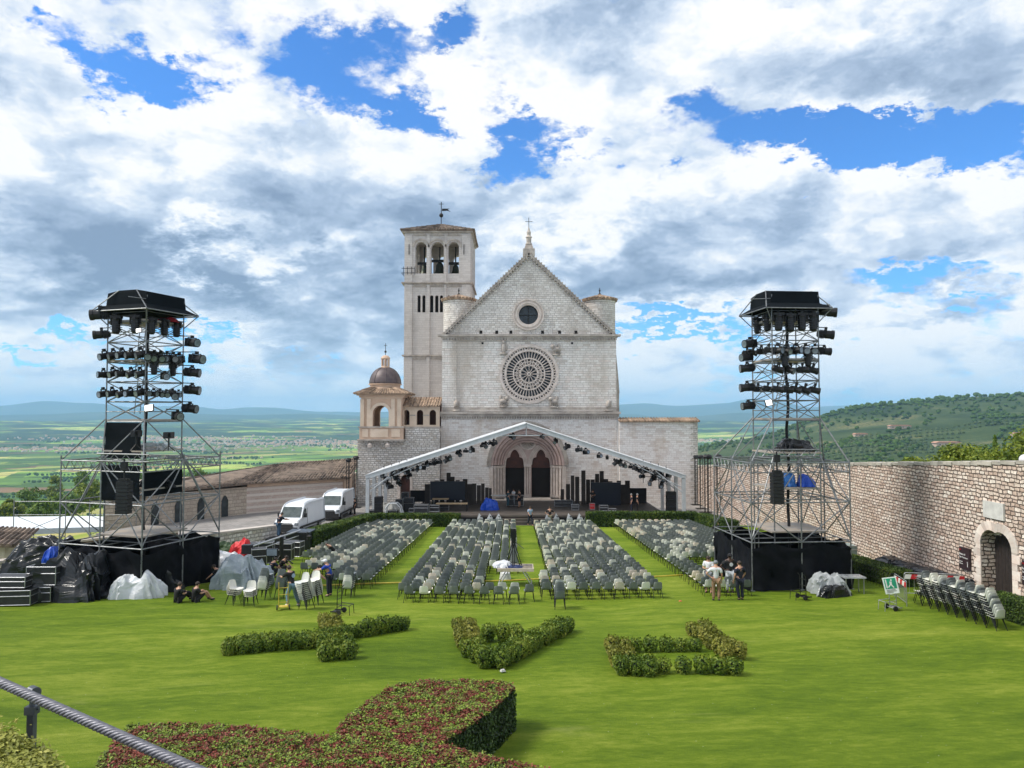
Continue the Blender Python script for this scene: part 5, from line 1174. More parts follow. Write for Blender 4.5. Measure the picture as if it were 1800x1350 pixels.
for i,(px,Y) in enumerate(((1223,84.5),(1232,81),(1240,78),(1246,75.5),(1262,68.5))): ladder((px-900)/F*Y-.2,Y,GZ if Y>67 else lawn(Y),Z_(806,Y),f'black truss lamp mast along the right wall, {od(i+1)} from the basilica')
# vans
VW=pm('white van paint',(.74,.77,.80),(.70,.73,.77),1,.25); VG=pm('van window glass',(.05,.07,.07),(.10,.12,.12),2,.08); RUBR=pm('black rubber and plastic',(.02,.02,.02),None,4,.6)
def van(x,y,rz,lab):
    e=empty('delivery_van',(0,0,0),lab,'van','white vans parked beside the lawn')
    # local: front toward -Y, length 6.6, width 2.0
    side=[(-3.3,.45),(-3.35,1.0),(-3.1,1.28),(-2.45,1.45),(-1.75,2.35),(-1.35,2.62),(-.6,2.72),(3.2,2.72),(3.3,2.5),(3.3,.45)]
    secs=[(-1.0,.94),(-.97,1.0),(.97,1.0),(1.0,.94)]; mb=MB(); n=len(side)
    for sx,_ in ((-1,0),(1,0)):
        pass
    cols=[(-.88,1.0,2.72),(-1.0,.97,2.5),(1.0,.97,2.5),(.88,1.0,2.72)]
    for xs,shr,cap in cols:
        for yy,zz in side:
            z2=zz if zz<2.0 else 2.0+(zz-2.0)*(1.0 if abs(xs)<.95 else .80)
            mb.v.append((xs*(1-.10*max(0,zz-1.3)/1.4),yy,z2))
    for c in range(3):
        for i in range(n): a,b_=c*n+i,c*n+(i+1)%n; mb.f.append((a,a+n,b_+n,b_)); mb.mi.append(0)
    mb.f.append(tuple(range(n))); mb.f.append(tuple(range(3*n,4*n))[::-1]); mb.mi+=[0,0]
    body=mb.build('body',VW,e)
    MB().add([(-.86,-2.42,1.50),(.86,-2.42,1.50),(.78,-1.80,2.30),(-.78,-1.80,2.30),(-.86,-2.46,1.50),(.86,-2.46,1.50),(.78,-1.84,2.32),(-.78,-1.84,2.32)],[(4,5,6,7),(0,4,7,3),(1,2,6,5),(2,3,7,6),(0,1,5,4)]).build('windscreen',VG,e)
    for s in (-1,1):
        xx=s*.99; MB().add([(xx,-2.1,1.45),(xx,-1.25,1.45),(xx*.92,-1.25,2.15),(xx*.92,-1.55,2.15),(xx+s*.02,-2.1,1.45),(xx+s*.02,-1.25,1.45),(xx*.92+s*.02,-1.25,2.15),(xx*.92+s*.02,-1.55,2.15)],[(4,5,6,7),(0,1,5,4),(2,3,7,6),(0,4,7,3),(1,2,6,5)]).build('side_window',VG,e)
        MB().bx(s*.86-.13,s*.86+.13,-3.36,-3.16,.88,1.12).build('headlight',LENS,e)
        MB().bx(min(s*1.03,s*1.25),max(s*1.03,s*1.25),-1.98,-1.9,1.45,1.8).build('mirror',RUBR,e)
        for yy in (-2.35,1.9):
            w=MB().tube((s*.82,yy,.36),(s*1.01,yy,.36),.36,16).build('wheel',RUBR,e); MB().tube((s*.9,yy,.36),(s*1.02,yy,.36),.2,10).build('rim',EDGE,w)
        MB().bx(min(s*1.0,s*1.02),max(s*1.0,s*1.02),-2.6,3.2,.6,.78).build('side_trim',RUBR,e)
        MB().bx(min(s*.985,s*1.003),max(s*.985,s*1.003),-1.12,-1.09,.8,2.2).build('door_gap',RUBR,e)
    MB().bx(-.95,.95,-3.42,-3.18,.3,.75).bx(-.6,.6,-3.40,-3.2,.76,1.0).build('bumper',RUBR,e)
    MB().bx(-.55,.55,-3.41,-3.39,1.02,1.1).build('grille',SPB,e)
    e.location=(x,y,GZ-.05); e.rotation_euler.z=rz; e.scale=(1.08,.88,1.0); return e
van(X_(528,66),66.5,R(-9),'white delivery van nearer the camera, parked left of the lawn hedge')
van(X_(594,75),75,R(-3),'white delivery van parked farther back beside the stage corner')
# ---------------- scaffold towers ----------------
GALV=pm('galvanised scaffold tube',(.26,.27,.28),(.15,.16,.17),7,.5,.6)
DARKT=pm('shaded steel tube',(.10,.105,.11),(.07,.07,.075),7,.5,.6)
PLATE=pm('scaffold deck plate',(.28,.27,.26),(.40,.33,.26),1.5,.7,.1)
SKIRT=sheetmat('black skirt cloth',(.006,.007,.010),.7,.7,(.012,.013,.016))
ROOFC=sheetmat('black tent roof cloth',(.008,.011,.014),.85,.4)
for q_ in (SKIRT,ROOFC): [n for n in q_.node_tree.nodes if n.type=='BSDF_PRINCIPLED'][0].inputs['Specular IOR Level'].default_value=.06
FLOOD=pm('lit floodlight panel',(.9,.9,.9),None,1,.3,emit=((1,.98,.94),2.2)); REDC=sheetmat('red safety net',(.35,.02,.03),.7)
def tower(cx,cy,rot,zb,a,b,name,label,seed,ztop,zl,zs,za,mirror=1,ux=0):
    e=empty('scaffold_tower',(cx,cy,zb),label,'scaffold tower')
    cr,sr=math.cos(rot),math.sin(rot)
    def T(x,y,z):
        if max(abs(x),abs(y))<a+1.15: x=x+ux
        return Vector((cx+x*cr-y*sr,cy+x*sr+y*cr,z))
    def g0(x,y): return lawn(T(x,y,0).y)
    rn=random.Random(seed)
    for sx in (-1,1):
        for sy in (-1,1):
            MB().tube(T(sx*a,sy*a,g0(sx*a,sy*a)),T(sx*a,sy*a,ztop-.3),.034,6).build('upright',GALV,e)
    for sx,sy in ((-1,-1),(0,-1),(1,-1),(1,0),(1,1),(0,1),(-1,1),(-1,0)):
        u=MB().tube(T(sx*b,sy*b,g0(sx*b,sy*b)),T(sx*b,sy*b,zl+.25),.034,6); u.box(T(sx*b,sy*b,g0(sx*b,sy*b)+.02),(.2,.2,.04)); u.build('upright',GALV,e)
    def ring(mb,s,z,r=.03):
        P=[T(-s,-s,z),T(s,-s,z),T(s,s,z),T(-s,s,z)]; mb.path(P,r,5,True)
    lv=[za+(ztop-.6-za)*i/6 for i in range(7)]
    for i,z in enumerate(lv):
        mb=MB(); ring(mb,a,z); 
        if i<6: ring(mb,a,(z+lv[i+1])/2,.024)
        mb.build('ledger_ring',GALV,e)
    mb=MB(); P=[(-a,-a),(a,-a),(a,a),(-a,a)]
    for i in range(6):
        for k in range(4):
            p,q=P[k],P[(k+1)%4]
            if i in (5,) : continue
            mb.tube(T(*p,lv[i]),T(*q,lv[i+1]),.024,5)
            mb.tube(T(*q,lv[i]),T(*p,lv[i+1]),.024,5)
    mb.build('cross_braces',GALV,e)
    # lower cage
    zz=[zs,zs+(zl-zs)*.5,zl]
    for i,z in enumerate(zz):
        mb=MB(); ring(mb,b,z,.034)
        if i==2: ring(mb,b,z-.45,.03); 
        ring(mb,a,z,.03)
        for sx,sy in ((0,-1),(1,0),(0,1),(-1,0)): mb.tube(T(sx*b,sy*b,z),T(sx*a,sy*a,z),.028,5)
        for sx in (-1,1):
            for sy in (-1,1): mb.tube(T(sx*b,sy*a,z),T(sx*a,sy*a,z),.026,5)
        mb.build('ledger_ring',GALV,e)
    mb=MB(); B8=[(-b,-b),(0,-b),(b,-b),(b,0),(b,b),(0,b),(-b,b),(-b,0)]
    for k in range(8):
        p,q=B8[k],B8[(k+1)%8]
        for i in range(2):
            if (k+i)%2: mb.tube(T(*p,zz[i]),T(*q,zz[i+1]),.03,5)
            else: mb.tube(T(*q,zz[i]),T(*p,zz[i+1]),.03,5)
        for t in range(5):
            u=t/5; u2=(t+.5)/5; u3=(t+1)/5; L=lambda u,z:T(p[0]+(q[0]-p[0])*u,p[1]+(q[1]-p[1])*u,z)
            mb.tube(L(u,zl),L(u2,zl-.45),.018,4).tube(L(u2,zl-.45),L(u3,zl),.018,4)
    mb.build('cage_braces',GALV,e)
    mb=MB()
    for sx in (-1,1):
        for sy in (-1,1):
            mb.tube(T(sx*a,sy*a,za+.15),T(sx*b,sy*b,zl),.035,6).tube(T(sx*a,sy*a,zl+.3),T(sx*b,sy*b,zs+.1),.035,6)
            mb.tube(T(sx*a,sy*a,za+.1),T(sx*b,0,zl),.03,5)
            mb.tube(T(sx*b,sy*b,zs+.1),T(0,sy*b,zl),.03,5).tube(T(sx*b,sy*b,zs+.1),T(sx*b,0,zl),.03,5)
    mb.build('outriggers',GALV,e)
    # decks
    for z,s,m_ in ((lv[5],a,PLATE),(lv[3],a,PLATE),(za,a,PLATE),(zl+.35,a*1.05,PLATE),(zs+(zl-zs)*.62,a*1.05,PLATE),(zs+.25,a*1.2,PLATE)):
        mb=MB(); mb.slab([T(-s,-s,0)[:2],T(s,-s,0)[:2],T(s,s,0)[:2],T(-s,s,0)[:2]],z+.035,z+.11); mb.build('deck',m_,e)
    mb=MB(); c0=T(.15,.1,0); mb.path([(c0.x+.05*math.sin(i*1.7),c0.y+.05*math.cos(i*2.1),ztop-1.2-(ztop-1.2-zb)*i/14) for i in range(15)],.075,6); mb.build('cable_bundle',BLK,e)
    # ladder
    for i in (1,3):
        mb=MB(); p0=T(-a*.6,-a*.2,lv[i]-.6); p1=T(-a*.1*mirror,a*.1,lv[i+1]+.7); dd=(T(0,1,0)-T(0,0,0)).normalized()*.18
        mb.tube(p0-dd,p1-dd,.022,4).tube(p0+dd,p1+dd,.022,4)
        for k in range(9): c=p0.lerp(p1,(k+.5)/9); mb.tube(c-dd,c+dd,.016,4)
        mb.build('ladder',GALV,e)
    # skirt of black cloth with folds
    mb=MB(); nseg=44; rows=14
    for k in range(4):
        p,q=[(-b,-b),(b,-b),(b,b),(-b,b)][k],[(b,-b),(b,b),(-b,b),(-b,-b)][k]
        base=len(mb.v); nx_,ny_=(q[1]-p[1])/(2*b),-(q[0]-p[0])/(2*b)
        for j in range(rows+1):
            for i in range(nseg+1):
                u=i/nseg; v=j/rows; o=.07+.26*mno.noise(Vector((u*5+k*3,v*1.6,seed)))*(.25+1-v)-.20*abs(mno.noise(Vector((u*9+v*3+k*5,v*2.2,seed+3))))+.05*math.sin(u*38+seed+k)*(1-v)
                sag=-.30*abs(math.sin(u*PI*2+seed))*v**3
                x=p[0]+(q[0]-p[0])*u+nx_*o; y=p[1]+(q[1]-p[1])*u+ny_*o; gz_=lawn(T(x,y,0).y)+.02
                mb.v.append(tuple(T(x,y,gz_+(zs+sag-gz_)*v)))
        for j in range(rows):
            for i in range(nseg): a_=base+j*(nseg+1)+i; mb.f.append((a_,a_+1,a_+nseg+2,a_+nseg+1)); mb.mi.append(0)
    mb.build('skirt',SKIRT,e,smooth=True)
    # roof
    mb=MB(); f=.5; r0=a*.95; zr=ztop; ze_=ztop-1.0
    top=[T(-a*1.0,-.55,zr),T(a*1.0,-.55,zr),T(a*1.0,.55,zr),T(-a*1.0,.55,zr)]; low=[T(-a-f,-a-f,ze_),T(a+f,-a-f,ze_),T(a+f,a+f,ze_),T(-a-f,a+f,ze_)]
    mid=[T(-a*1.03,-a*1.0,zr-.12),T(a*1.03,-a*1.0,zr-.12),T(a*1.03,a*1.0,zr-.12),T(-a*1.03,a*1.0,zr-.12)]; mi2=[T(-a*1.06,-a*1.05,zr-.72),T(a*1.06,-a*1.05,zr-.72),T(a*1.06,a*1.05,zr-.72),T(-a*1.06,a*1.05,zr-.72)]
    vs=top+mid+mi2+low; fs=[(0,1,2,3)]+[(i,(i+1)%4,(i+1)%4+4,i+4) for i in (0,2)]+[(0,4,7,3),(1,2,6,5)]+[(i+k,(i+1)%4+k,(i+1)%4+k+4,i+k+4) for i in range(4) for k in (4,8)]
    mb.add(vs,fs); mb.build('roof_cloth',ROOFC,e)
    mb=MB(); mb.path([l-Vector((0,0,.04)) for l in low],.03,5,True)
    for i in range(4): s_=[(-1,-1),(1,-1),(1,1),(-1,1)][i]; mb.tube(low[i],T(s_[0]*a,s_[1]*a,ze_-.7),.028,5); mb.tube(low[i],top[i],.028,5)
    mb.tube(T(-a-1.1,-a,ztop-.55),T(-a,-a,ztop-.5),.02,4).tube(T(a,a,ztop-1.0),T(a+1.1,a,ztop-1.05),.02,4); mb.build('roof_frame',GALV,e)
    return T,lv
zbL=lawn(36); TL_,lvL=tower(-18.45,37.2,R(71),zbL,1.21,2.52,'l','tall scaffold lighting tower with black skirt at the left of the lawn',1,16.0,7.7,3.75,9.55)
TR_,lvR=tower(13.75,38.4,R(5),lawn(38),1.215,2.48,'r','tall scaffold lighting tower with black skirt at the right of the lawn',5,16.25,7.55,3.75,9.6,-1,.45)
rt2=random.Random(21); ARMS=[]
def row(T,p,q,z,n,side,lvl,kind='par',sc=1.0,face='left',rz=0,over=.0,dz=.28,jit=.15,tilt=None):
    P,Q=T(*p,z),T(*q,z); d=(Q-P); mb=MB()
    mb.tube(P-d*over,Q,.028,5); tag(mb.build('lamp_bar',IRON),f'black lamp bar on the {face} face of the {side} tower, {lvl} row','lamp bar')
    for i in range(n):
        c=P+d*(-over+(1+over)*(i+.5)/n); c.z+=dz-.3+rt2.uniform(-.03,.03)
        spot(kind,c+Vector((0,-.12,.28)),rz+rt2.uniform(-jit,jit),rt2.uniform(.0,.35) if tilt is None else tilt,f'{"moving-head" if kind=="mover" else "spotlight"}, {od(i+1)} in the {lvl} row, {face} face of the {side} tower',f'lamps on the {side} scaffold tower',sc*.88)
def zpx(py,Y): return Z_(py,Y)
A=1.21
names=['top','upper','middle','lower']
LLf=((-A,A),(-A,-A)); LRf=((-A,-A),(A,-A))
row(TL_,(-A,A),(-A,-A),zpx(622,36),5,'left',names[1],sc=1.25,face='left',rz=R(-35),over=.18)
row(TL_,(-A,A),(-A,-A),zpx(656,36),5,'left',names[2],sc=1.15,face='left',rz=R(-35),over=.18)
row(TL_,(-A,A),(-A,-A),zpx(690,36),5,'left',names[3],sc=1.15,face='left',rz=R(-35),over=.18)
row(TL_,(-A,-A),(A,-A),zpx(622,35),6,'left',names[1],sc=1.25,face='right',rz=R(20),jit=.5)
row(TL_,(-A,-A),(A,-A),zpx(692,35),6,'left',names[3],sc=.95,face='right',rz=R(60),jit=.5)
row(TL_,(-A,A),(-A,-A),zpx(553,36),2,'left',names[0],'mover',1.12,'left',dz=0,tilt=0)
row(TL_,(-A,-A),(A,-A),zpx(553,35),3,'left',names[0],'mover',1.0,'right',dz=0,tilt=0)
row(TL_,(-A,-A),(A,-A),zpx(630,35),2,'left','short hanging','mover',.85,'right',dz=0,tilt=0)
A=1.215
row(TR_,(-A,-A),(A,-A),zpx(613,37),5,'right',names[1],sc=1.25,face='front',rz=R(10),jit=.6)
row(TR_,(-A,-A),(A,-A),zpx(648,37),4,'right',names[2],sc=1.2,face='front',rz=R(60),jit=.5)
row(TR_,(-A,-A),(A,-A),zpx(683,37),5,'right',names[3],sc=1.2,face='front',rz=R(70),jit=.4)
row(TR_,(-A,A),(-A,-A),zpx(615,38),4,'right',names[1],sc=1.1,face='left',rz=R(60),over=.5)
row(TR_,(-A,A),(-A,-A),zpx(683,38),2,'right',names[3],sc=1.1,face='left',rz=R(80))
row(TR_,(-A,A),(-A,-A),zpx(553,38),2,'right',names[0],'mover',1.05,'left',dz=0,tilt=0)
row(TR_,(-A,-A),(A,-A),zpx(548,37),4,'right',names[0],'mover',1.15,'front',dz=0,tilt=0)
row(TR_,(-A,-A),(A,-A),zpx(618,37),2,'right','short hanging','mover',.9,'front',dz=0,tilt=0)
for i,(px,py,rz,sc,Y,sd_) in enumerate(((338,652,1.57,1.35,36.4,'left'),(338,683,1.57,1.35,36.4,'left'),(334,716,1.4,1.3,36.4,'left'),(312,730,.8,1.2,35.8,'left'),(176,548,-1.3,1.6,36.2,'left'),(178,586,-1.2,1.3,36.4,'left'),(338,600,1.1,1.3,36.2,'left'),(346,628,1.2,1.4,36.2,'left'),(290,662,.7,1.0,35.4,'left'),(308,697,.4,1.0,35.4,'left'),
     (1313,645,-1.57,1.3,38,'right'),(1313,679,-1.57,1.3,38,'right'),(1452,585,1.3,1.4,38,'right'),(1449,616,1.5,1.2,38,'right'),(1318,602,-1.2,1.3,38,'right'),(1312,627,-1.2,1.2,38,'right'),(1456,545,1.2,1.5,38,'right'),(1315,712,-1.4,1.2,38,'right'))):
    p=at(px,py,Y); o_b=spot('big',p+Vector((0,0,.25)),rz,.1,f'black profile lamp clamped outside the {"right" if rz>0 else "left"} of the {sd_} tower, about level with row {py//10-54} of lamps' if 0 else f'outboard black lamp on the {"right" if rz>0 else "left"} side of the {sd_} tower, {od([q for q in (i+1,)][0] if i<10 else i-9)} in the {sd_} set',f'outboard lamps of the {sd_} tower',sc*.8)
    tgt=TL_(0,0,p.z) if sd_=='left' else TR_(0,0,p.z); dv=(tgt-p); dv.z=0; dv=dv.normalized()
    am=MB().tube(p+Vector((0,0,.26)),p+dv*max(.4,(tgt-p).length-1.75)+Vector((0,0,.3)),.022,4).build('clamp_arm',IRON); ARMS.append((am,o_b))
bpy.context.view_layer.update()
for am,o_b in ARMS: am.parent=o_b; am.matrix_parent_inverse=o_b.matrix_world.inverted()
def flood(px,py,Y,w,h,lab,rz=0):
    p=at(px,py,Y); e=empty('floodlight',p,lab,'floodlight'); MB().bx(p.x-w/2,p.x+w/2,p.y-.02,p.y+.05,p.z-h/2,p.z+h/2).build('housing',IRON,e); MB().bx(p.x-w*.43,p.x+w*.43,p.y-.035,p.y-.021,p.z-h*.42,p.z+h*.42).build('lit_panel',FLOOD,e); e.rotation_euler=(R(-12),R(-8),rz); return e
flood(262,717,34.3,.42,.32,'lit white floodlight in the middle of the left tower')
flood(244,581,34.8,.26,.2,'small lit lamp near the top of the left tower')
flood(1351,708,36.6,.36,.30,'lit white floodlight on the right tower',R(15))
def linearray(px,y0,y1,Y,w,lab,T):
    x=(px-900)/F*Y; z0,z1=Z_(y1,Y),Z_(y0,Y); e=empty('hanging_speaker',(x,Y,z1),lab,'loudspeaker')
    n=9
    for i in range(n):
        t=i/n; za=z0+(z1-z0)*t; MB().box((x,Y+.05*math.sin(t*2),za+(z1-z0)/n/2),(w,.5,(z1-z0)/n-.015)).build('speaker_module',SPB,e)
    MB().tube((x,Y,z1),(x,Y,z1+1.0),.04,5).bx(x-w*.4,x+w*.4,Y-.15,Y+.15,z1,z1+.12).bx(x-.12,x+.12,Y-.12,Y+.12,z1+.5,z1+.85).build('hanging_frame',IRON,e)
linearray(221,846,903,33.2,.52,'black column loudspeaker hanging in front of the left tower',TL_)
linearray(1364,831,886,35.2,.5,'black column loudspeaker hanging in front of the right tower',TR_)
p=at(300,770,33.3)
for nm,px0,px1,py,Y0,lab in (('truss_beam',172,245,748,33.9,'steel cantilever beam carrying the left hanging loudspeaker'),('truss_beam',1340,1440,746 if 0 else 802,35.9,'steel cantilever beam carrying the right hanging loudspeaker')):
    a_,b_=at(px0,py if nm else 0,Y0),at(px1,py,Y0); 
    if px0==172: a_,b_=at(170,810,33.2),at(262,812,33.2)
    mb=MB()
    for dz in (0,.32): mb.tube(a_+Vector((0,0,dz)),b_+Vector((0,0,dz)),.035,5)
    for i in range(9): mb.tube(a_.lerp(b_,i/9)+Vector((0,0,.32*(i%2))),a_.lerp(b_,(i+1)/9)+Vector((0,0,.32*((i+1)%2))),.02,4)
    tag(mb.build('truss_beam',GALV),lab,'truss beam')
# cloth banners inside the left tower
def cloth(P4,m,lab,name='black_banner',cat='banner'):
    mb=MB(); n=14; a,b_,c,d_=map(Vector,P4); nr=(b_-a).cross(d_-a).normalized()
    for j in range(n+1):
        for i in range(n+1):
            u,v=i/n,j/n; p=a.lerp(b_,u).lerp(d_.lerp(c,u),v)+nr*.05*(mno.noise(Vector((u*4,v*3,a.x)))); mb.v.append(tuple(p))
    for j in range(n):
        for i in range(n): q=j*(n+1)+i; mb.f.append((q,q+1,q+n+2,q+n+1)); mb.mi.append(0)
    o=mb.build(name,m,smooth=True); tag(o,lab,cat); return o
A=1.25
def bq(T,p,q,z0,z1): return (T(*p,z0),T(*q,z0),T(*q,z1),T(*p,z1))
cloth(bq(TL_,(-A,A),(-A,-A*.85),zpx(806,36),zpx(743,36)),ROOFC,'large dark cloth banner on the left face of the left tower, upper one')
cloth(bq(TL_,(-A-.1,A),(-A-.1,-A*.9),zpx(880,36),zpx(818,36)),ROOFC,'dark cloth banner lower on the left face of the left tower')
cloth(bq(TL_,(-A,-A),(A,-A),zpx(872,36),zpx(828,36)),ROOFC,'dark netting on the right face of the left tower')
def T2(T,x,y,z): return T(x,y,z)
for T,x,y,z,rx,ry,h,m_,lab,cat,sd in ((TL_,.3,-.9,lvL[5]+.12,.8,.35,.35,REDC,'red cloth bundle on the top deck of the left tower','cloth bundle',3),(TR_,0,-.6,lvR[5]+.12,1.1,.4,.35,sheetmat('dark red sheet',(.09,.012,.018),.6),'dark red cloth on the top deck of the right tower','cloth bundle',4),
      (TL_,-.2,-.9,8.15,1.0,.5,.5,CLEAR,'pale plastic sheet heaped on the middle deck of the left tower','plastic sheet',6),(TR_,.2,-.4,8.0,1.1,.7,.9,BTARP,'black covered gear on the middle deck of the right tower','covered gear',8),
      (TR_,.7,-.7,6.25,.5,.35,.85,BLUE,'blue tarpaulin bundle on the lower deck of the right tower','tarpaulin',9),(TR_,-.2,-.5,6.25,.5,.4,.95,sheetmat('mid blue sheet',(.03,.16,.5),.4),'light blue covered equipment on the lower deck of the right tower','tarpaulin',10),
      (TL_,.5,-.5,6.25,1.1,.7,.8,BTARP,'black covered gear on the lower deck of the left tower','covered gear',12)):
    c=T(x,y,z); lump(c.x,c.y,c.z,rx*.75,ry,h*.7,m_,lab,'cloth_bundle' if 'bundle' in cat else 'covered_gear',cat,sd)
for T,px,py,Y,lab in ((TL_,240,762,35.4,'black camera head on a stand, left of two on the left tower'),(TL_,297,765,35.2,'black camera head on a stand, right of two on the left tower')):
    p=at(px,py,Y); e=empty('tower_camera',(p.x,p.y,8.2),lab,'camera'); MB().box(p,(.35,.4,.3)).box(p+Vector((0,-.28,.02)),(.2,.22,.2)).build('camera_body',SPB,e)
    mb=MB(); mb.tube((p.x,p.y,p.z-.15),(p.x,p.y,p.z-.55),.04,5)
    for k in range(3): a_=2*PI*k/3; mb.tube((p.x,p.y,p.z-.5),(p.x+.3*math.cos(a_),p.y+.3*math.sin(a_),8.17),.022,5)
    mb.build('tripod',IRON,e)
# ---------------- chairs ----------------
def plastic(name,c):
    m,h,b=newmat(name); r=h.n('ShaderNodeObjectInfo').outputs['Random']; ri=h.n('ShaderNodeNewGeometry').outputs['Position']
    f=h.noise(h.vm('MULTIPLY',ri,(1,1,1)),1.4,3,.5); col=h.mix(1.0,c+(1,),h.ramp(h.m('ADD',h.m('MULTIPLY',r,.5),h.m('MULTIPLY',f,.5)),[(.2,(.72,.74,.76)),(.8,(1.25,1.22,1.15))]),'MULTIPLY')
    h.set(b.inputs['Base Color'],col); b.inputs['Roughness'].default_value=.38; return m
PG=plastic('dark grey chair plastic',(.165,.185,.195)); PL=plastic('light grey chair plastic',(.68,.69,.65)); PB=plastic('beige chair plastic',(.66,.59,.52)); PWH=plastic('white chair plastic',(.66,.65,.62))
LEGM=pm('black chair tube',(.012,.012,.013),None,9,.4,.4)
def shell_pts():
    prof=[(.26,.43),(.20,.455),(.05,.44),(-.10,.43),(-.17,.45),(-.205,.52),(-.225,.62),(-.25,.74),(-.262,.80)]
    wid=[.20,.225,.23,.22,.205,.205,.20,.185,.15]; return prof,wid
def add_shell(mb):
    prof,wid=shell_pts(); cols=[-1,-.8,-.35,.35,.8,1]; b=len(mb.v); nc=len(cols)
    for th in (0,.014):
        for (y,z),w in zip(prof,wid):
            for c in cols:
                e=abs(c)**3; back=z>.5
                mb.v.append((c*w,y+(.045*e if back else 0)-(th if back else 0),z+(.03*e if not back else -.012*e)-(0 if back else th)))
    m=len(prof); o=m*nc
    for j in range(m-1):
        for i in range(nc-1):
            a=b+j*nc+i; mb.f.append((a,a+1,a+nc+1,a+nc)); mb.f.append((a+o+nc,a+o+nc+1,a+o+1,a+o)); mb.mi+=[mb.cur]*2
    for j in range(m-1):
        for a in (b+j*nc,b+j*nc+nc-1): mb.f.append((a,a+nc,a+nc+o,a+o)); mb.mi.append(mb.cur)
    for i in range(nc-1):
        for a in (b+i,b+(m-1)*nc+i): mb.f.append((a,a+1,a+1+o,a+o)); mb.mi.append(mb.cur)
def leg_xy(sx,sy): return (sx*.17,(.12 if sy>0 else -.12),.42),(sx*.225,(.23 if sy>0 else -.26),0)
def add_legs(mb,r=.013,n=5):
    for sx in (-1,1):
        for sy in (-1,1): a,b=leg_xy(sx,sy); mb.tube(a,b,r,n)
        mb.tube((sx*.17,.12,.42),(sx*.17,-.12,.42),r,n)
    mb.tube((-.17,.12,.42),(.17,.12,.42),r,n)
CH={}
def make_chair():
    e=empty('plastic_chair',(0,0,0),'x','chair')
    mb=MB(); add_shell(mb); mb.build('seat_shell',PG,e)
    mb=MB(); 
    for sx in (-1,1): mb.tube((sx*.17,.12,.42),(sx*.17,-.12,.42),.013,5)
    mb.tube((-.17,.12,.42),(.17,.12,.42),.013,5).tube((-.17,-.12,.42),(.17,-.12,.42),.013,5); mb.build('seat_frame',LEGM,e)
    for sx in (-1,1):
        for sy in (-1,1): a,b=leg_xy(sx,sy); MB().tube(a,b,.013,5).build('leg',LEGM,e)
    MB().box((0,-.243,.70),(.05,.006,.035)).build('number_tag',WHITEM,e)
    return e
chair0=make_chair(); used0=[False]; NCH=[0]
def chair(x,y,z,rz,m,label,group,tilt=0):
    NCH[0]+=1
    if not used0[0] and m is PG:
        used0[0]=True; chair0.location=(x,y,z); chair0.rotation_euler=(tilt,0,rz); chair0['label']=label; chair0['group']=group; return chair0
    return dup(chair0,(x,y,z),(tilt,0,rz),label,group,mats={PG:m} if m is not PG else None)
CN={id(PG):'dark grey',id(PL):'light grey',id(PB):'beige',id(PWH):'white'}
rc2=random.Random(17)
def block_ok(k,x,Y):
    if k=='A': return x>(-12.3 if Y>50 else -12.8 if Y>44 else -11.2 if Y>39.5 else -9.3)
    if k=='B': return not (x>-1.4 and 34.6<Y<40.6)
    if k=='C': return x>(1.95 if Y>38 else 1.2)
    if k=='D': return x<(15.3 if Y>48 else 14 if Y>45.5 else 12.6 if Y>43.8 else 9.95 if Y>35.6 else 10.9)
BL={'A':(-12.6,-6.85,36.4,'far left'),'B':(-5.15,.35,33.0,'left centre'),'C':(1.3,6.95,34.0,'right centre'),'D':(8.85,15.4,34.6,'far right')}
allc=[]
for k,(x0,x1,Y0,nm) in BL.items():
    Y=Y0; row_=0
    while Y<64.9:
        row_+=1; pitch=.56 if not(k=='B' and row_==1) else .66
        n=int((x1-x0-.25)/pitch); col=0
        for i in range(n+1):
            x=x1-.25-i*pitch if k in 'AB' else x0+.25+i*pitch
            if not block_ok(k,x,Y): continue
            col+=1
            pr=mno.noise(Vector((x*.9,Y*.55,ord(k)*3))); lt=pr>(.20 if k in 'AB' else .12); 
            if rc2.random()<.06: lt=not lt
            m=PG
            if lt: m=rc2.choice([PL,PL,PL,PB])
            if k=='B' and row_==1: m=PL if i==6 else PG
            allc.append((Y+rc2.uniform(-.04,.04),x+rc2.uniform(-.02,.02),m,k,row_,col))
        Y+=.86
allc.sort(key=lambda t:t[0])
def stackc(x,y,z,rz,mats_,lab,sy=.045,dz=.082):
    for i,m in enumerate(mats_):
        cx_,cy_=x+math.sin(rz)*-sy*i*-1,y+math.cos(rz)*sy*i
        chair(x-math.sin(rz)*sy*i*1.0,y+math.cos(rz)*sy*i,z+dz*i,rz,m,f'{CN[id(m)]} chair, {od(i+1)} up in the {lab}','stacked plastic chairs')
def st_at(px,py): p=ON(px,py); return p.x,p.y,p.z
x,y,z=st_at(410,1062); stackc(x,y,z,R(-115),[PWH]*4,'small white stack turned sideways')
x,y,z=st_at(441,1064); stackc(x,y,z,R(180),[PWH]*4,'small white stack facing the camera')
x,y,z=st_at(463,1052); stackc(x,y,z,R(-12),[PL]*4+[PG]*4,'stack left of the yellow truck')
x,y,z=st_at(494,1050); stackc(x,y,z,R(-5),[PG]*7,'stack held by the man in jeans')
x,y,z=st_at(539,1070); stackc(x,y,z,R(150),[PL]*10,'tall nearer stack by the truck',.03)
x,y,z=st_at(556,1062); stackc(x,y,z,R(165),[PL]*9,'tall farther stack by the truck',.03)
x,y,z=st_at(612,1050); stackc(x,y,z,R(-8),[PL]*4+[PG]*4,'stack behind the black hand truck')
x,y,z=st_at(984,1069); stackc(x,y,z,R(0),[PG]*5+[PL],'lone stack before the right centre block')
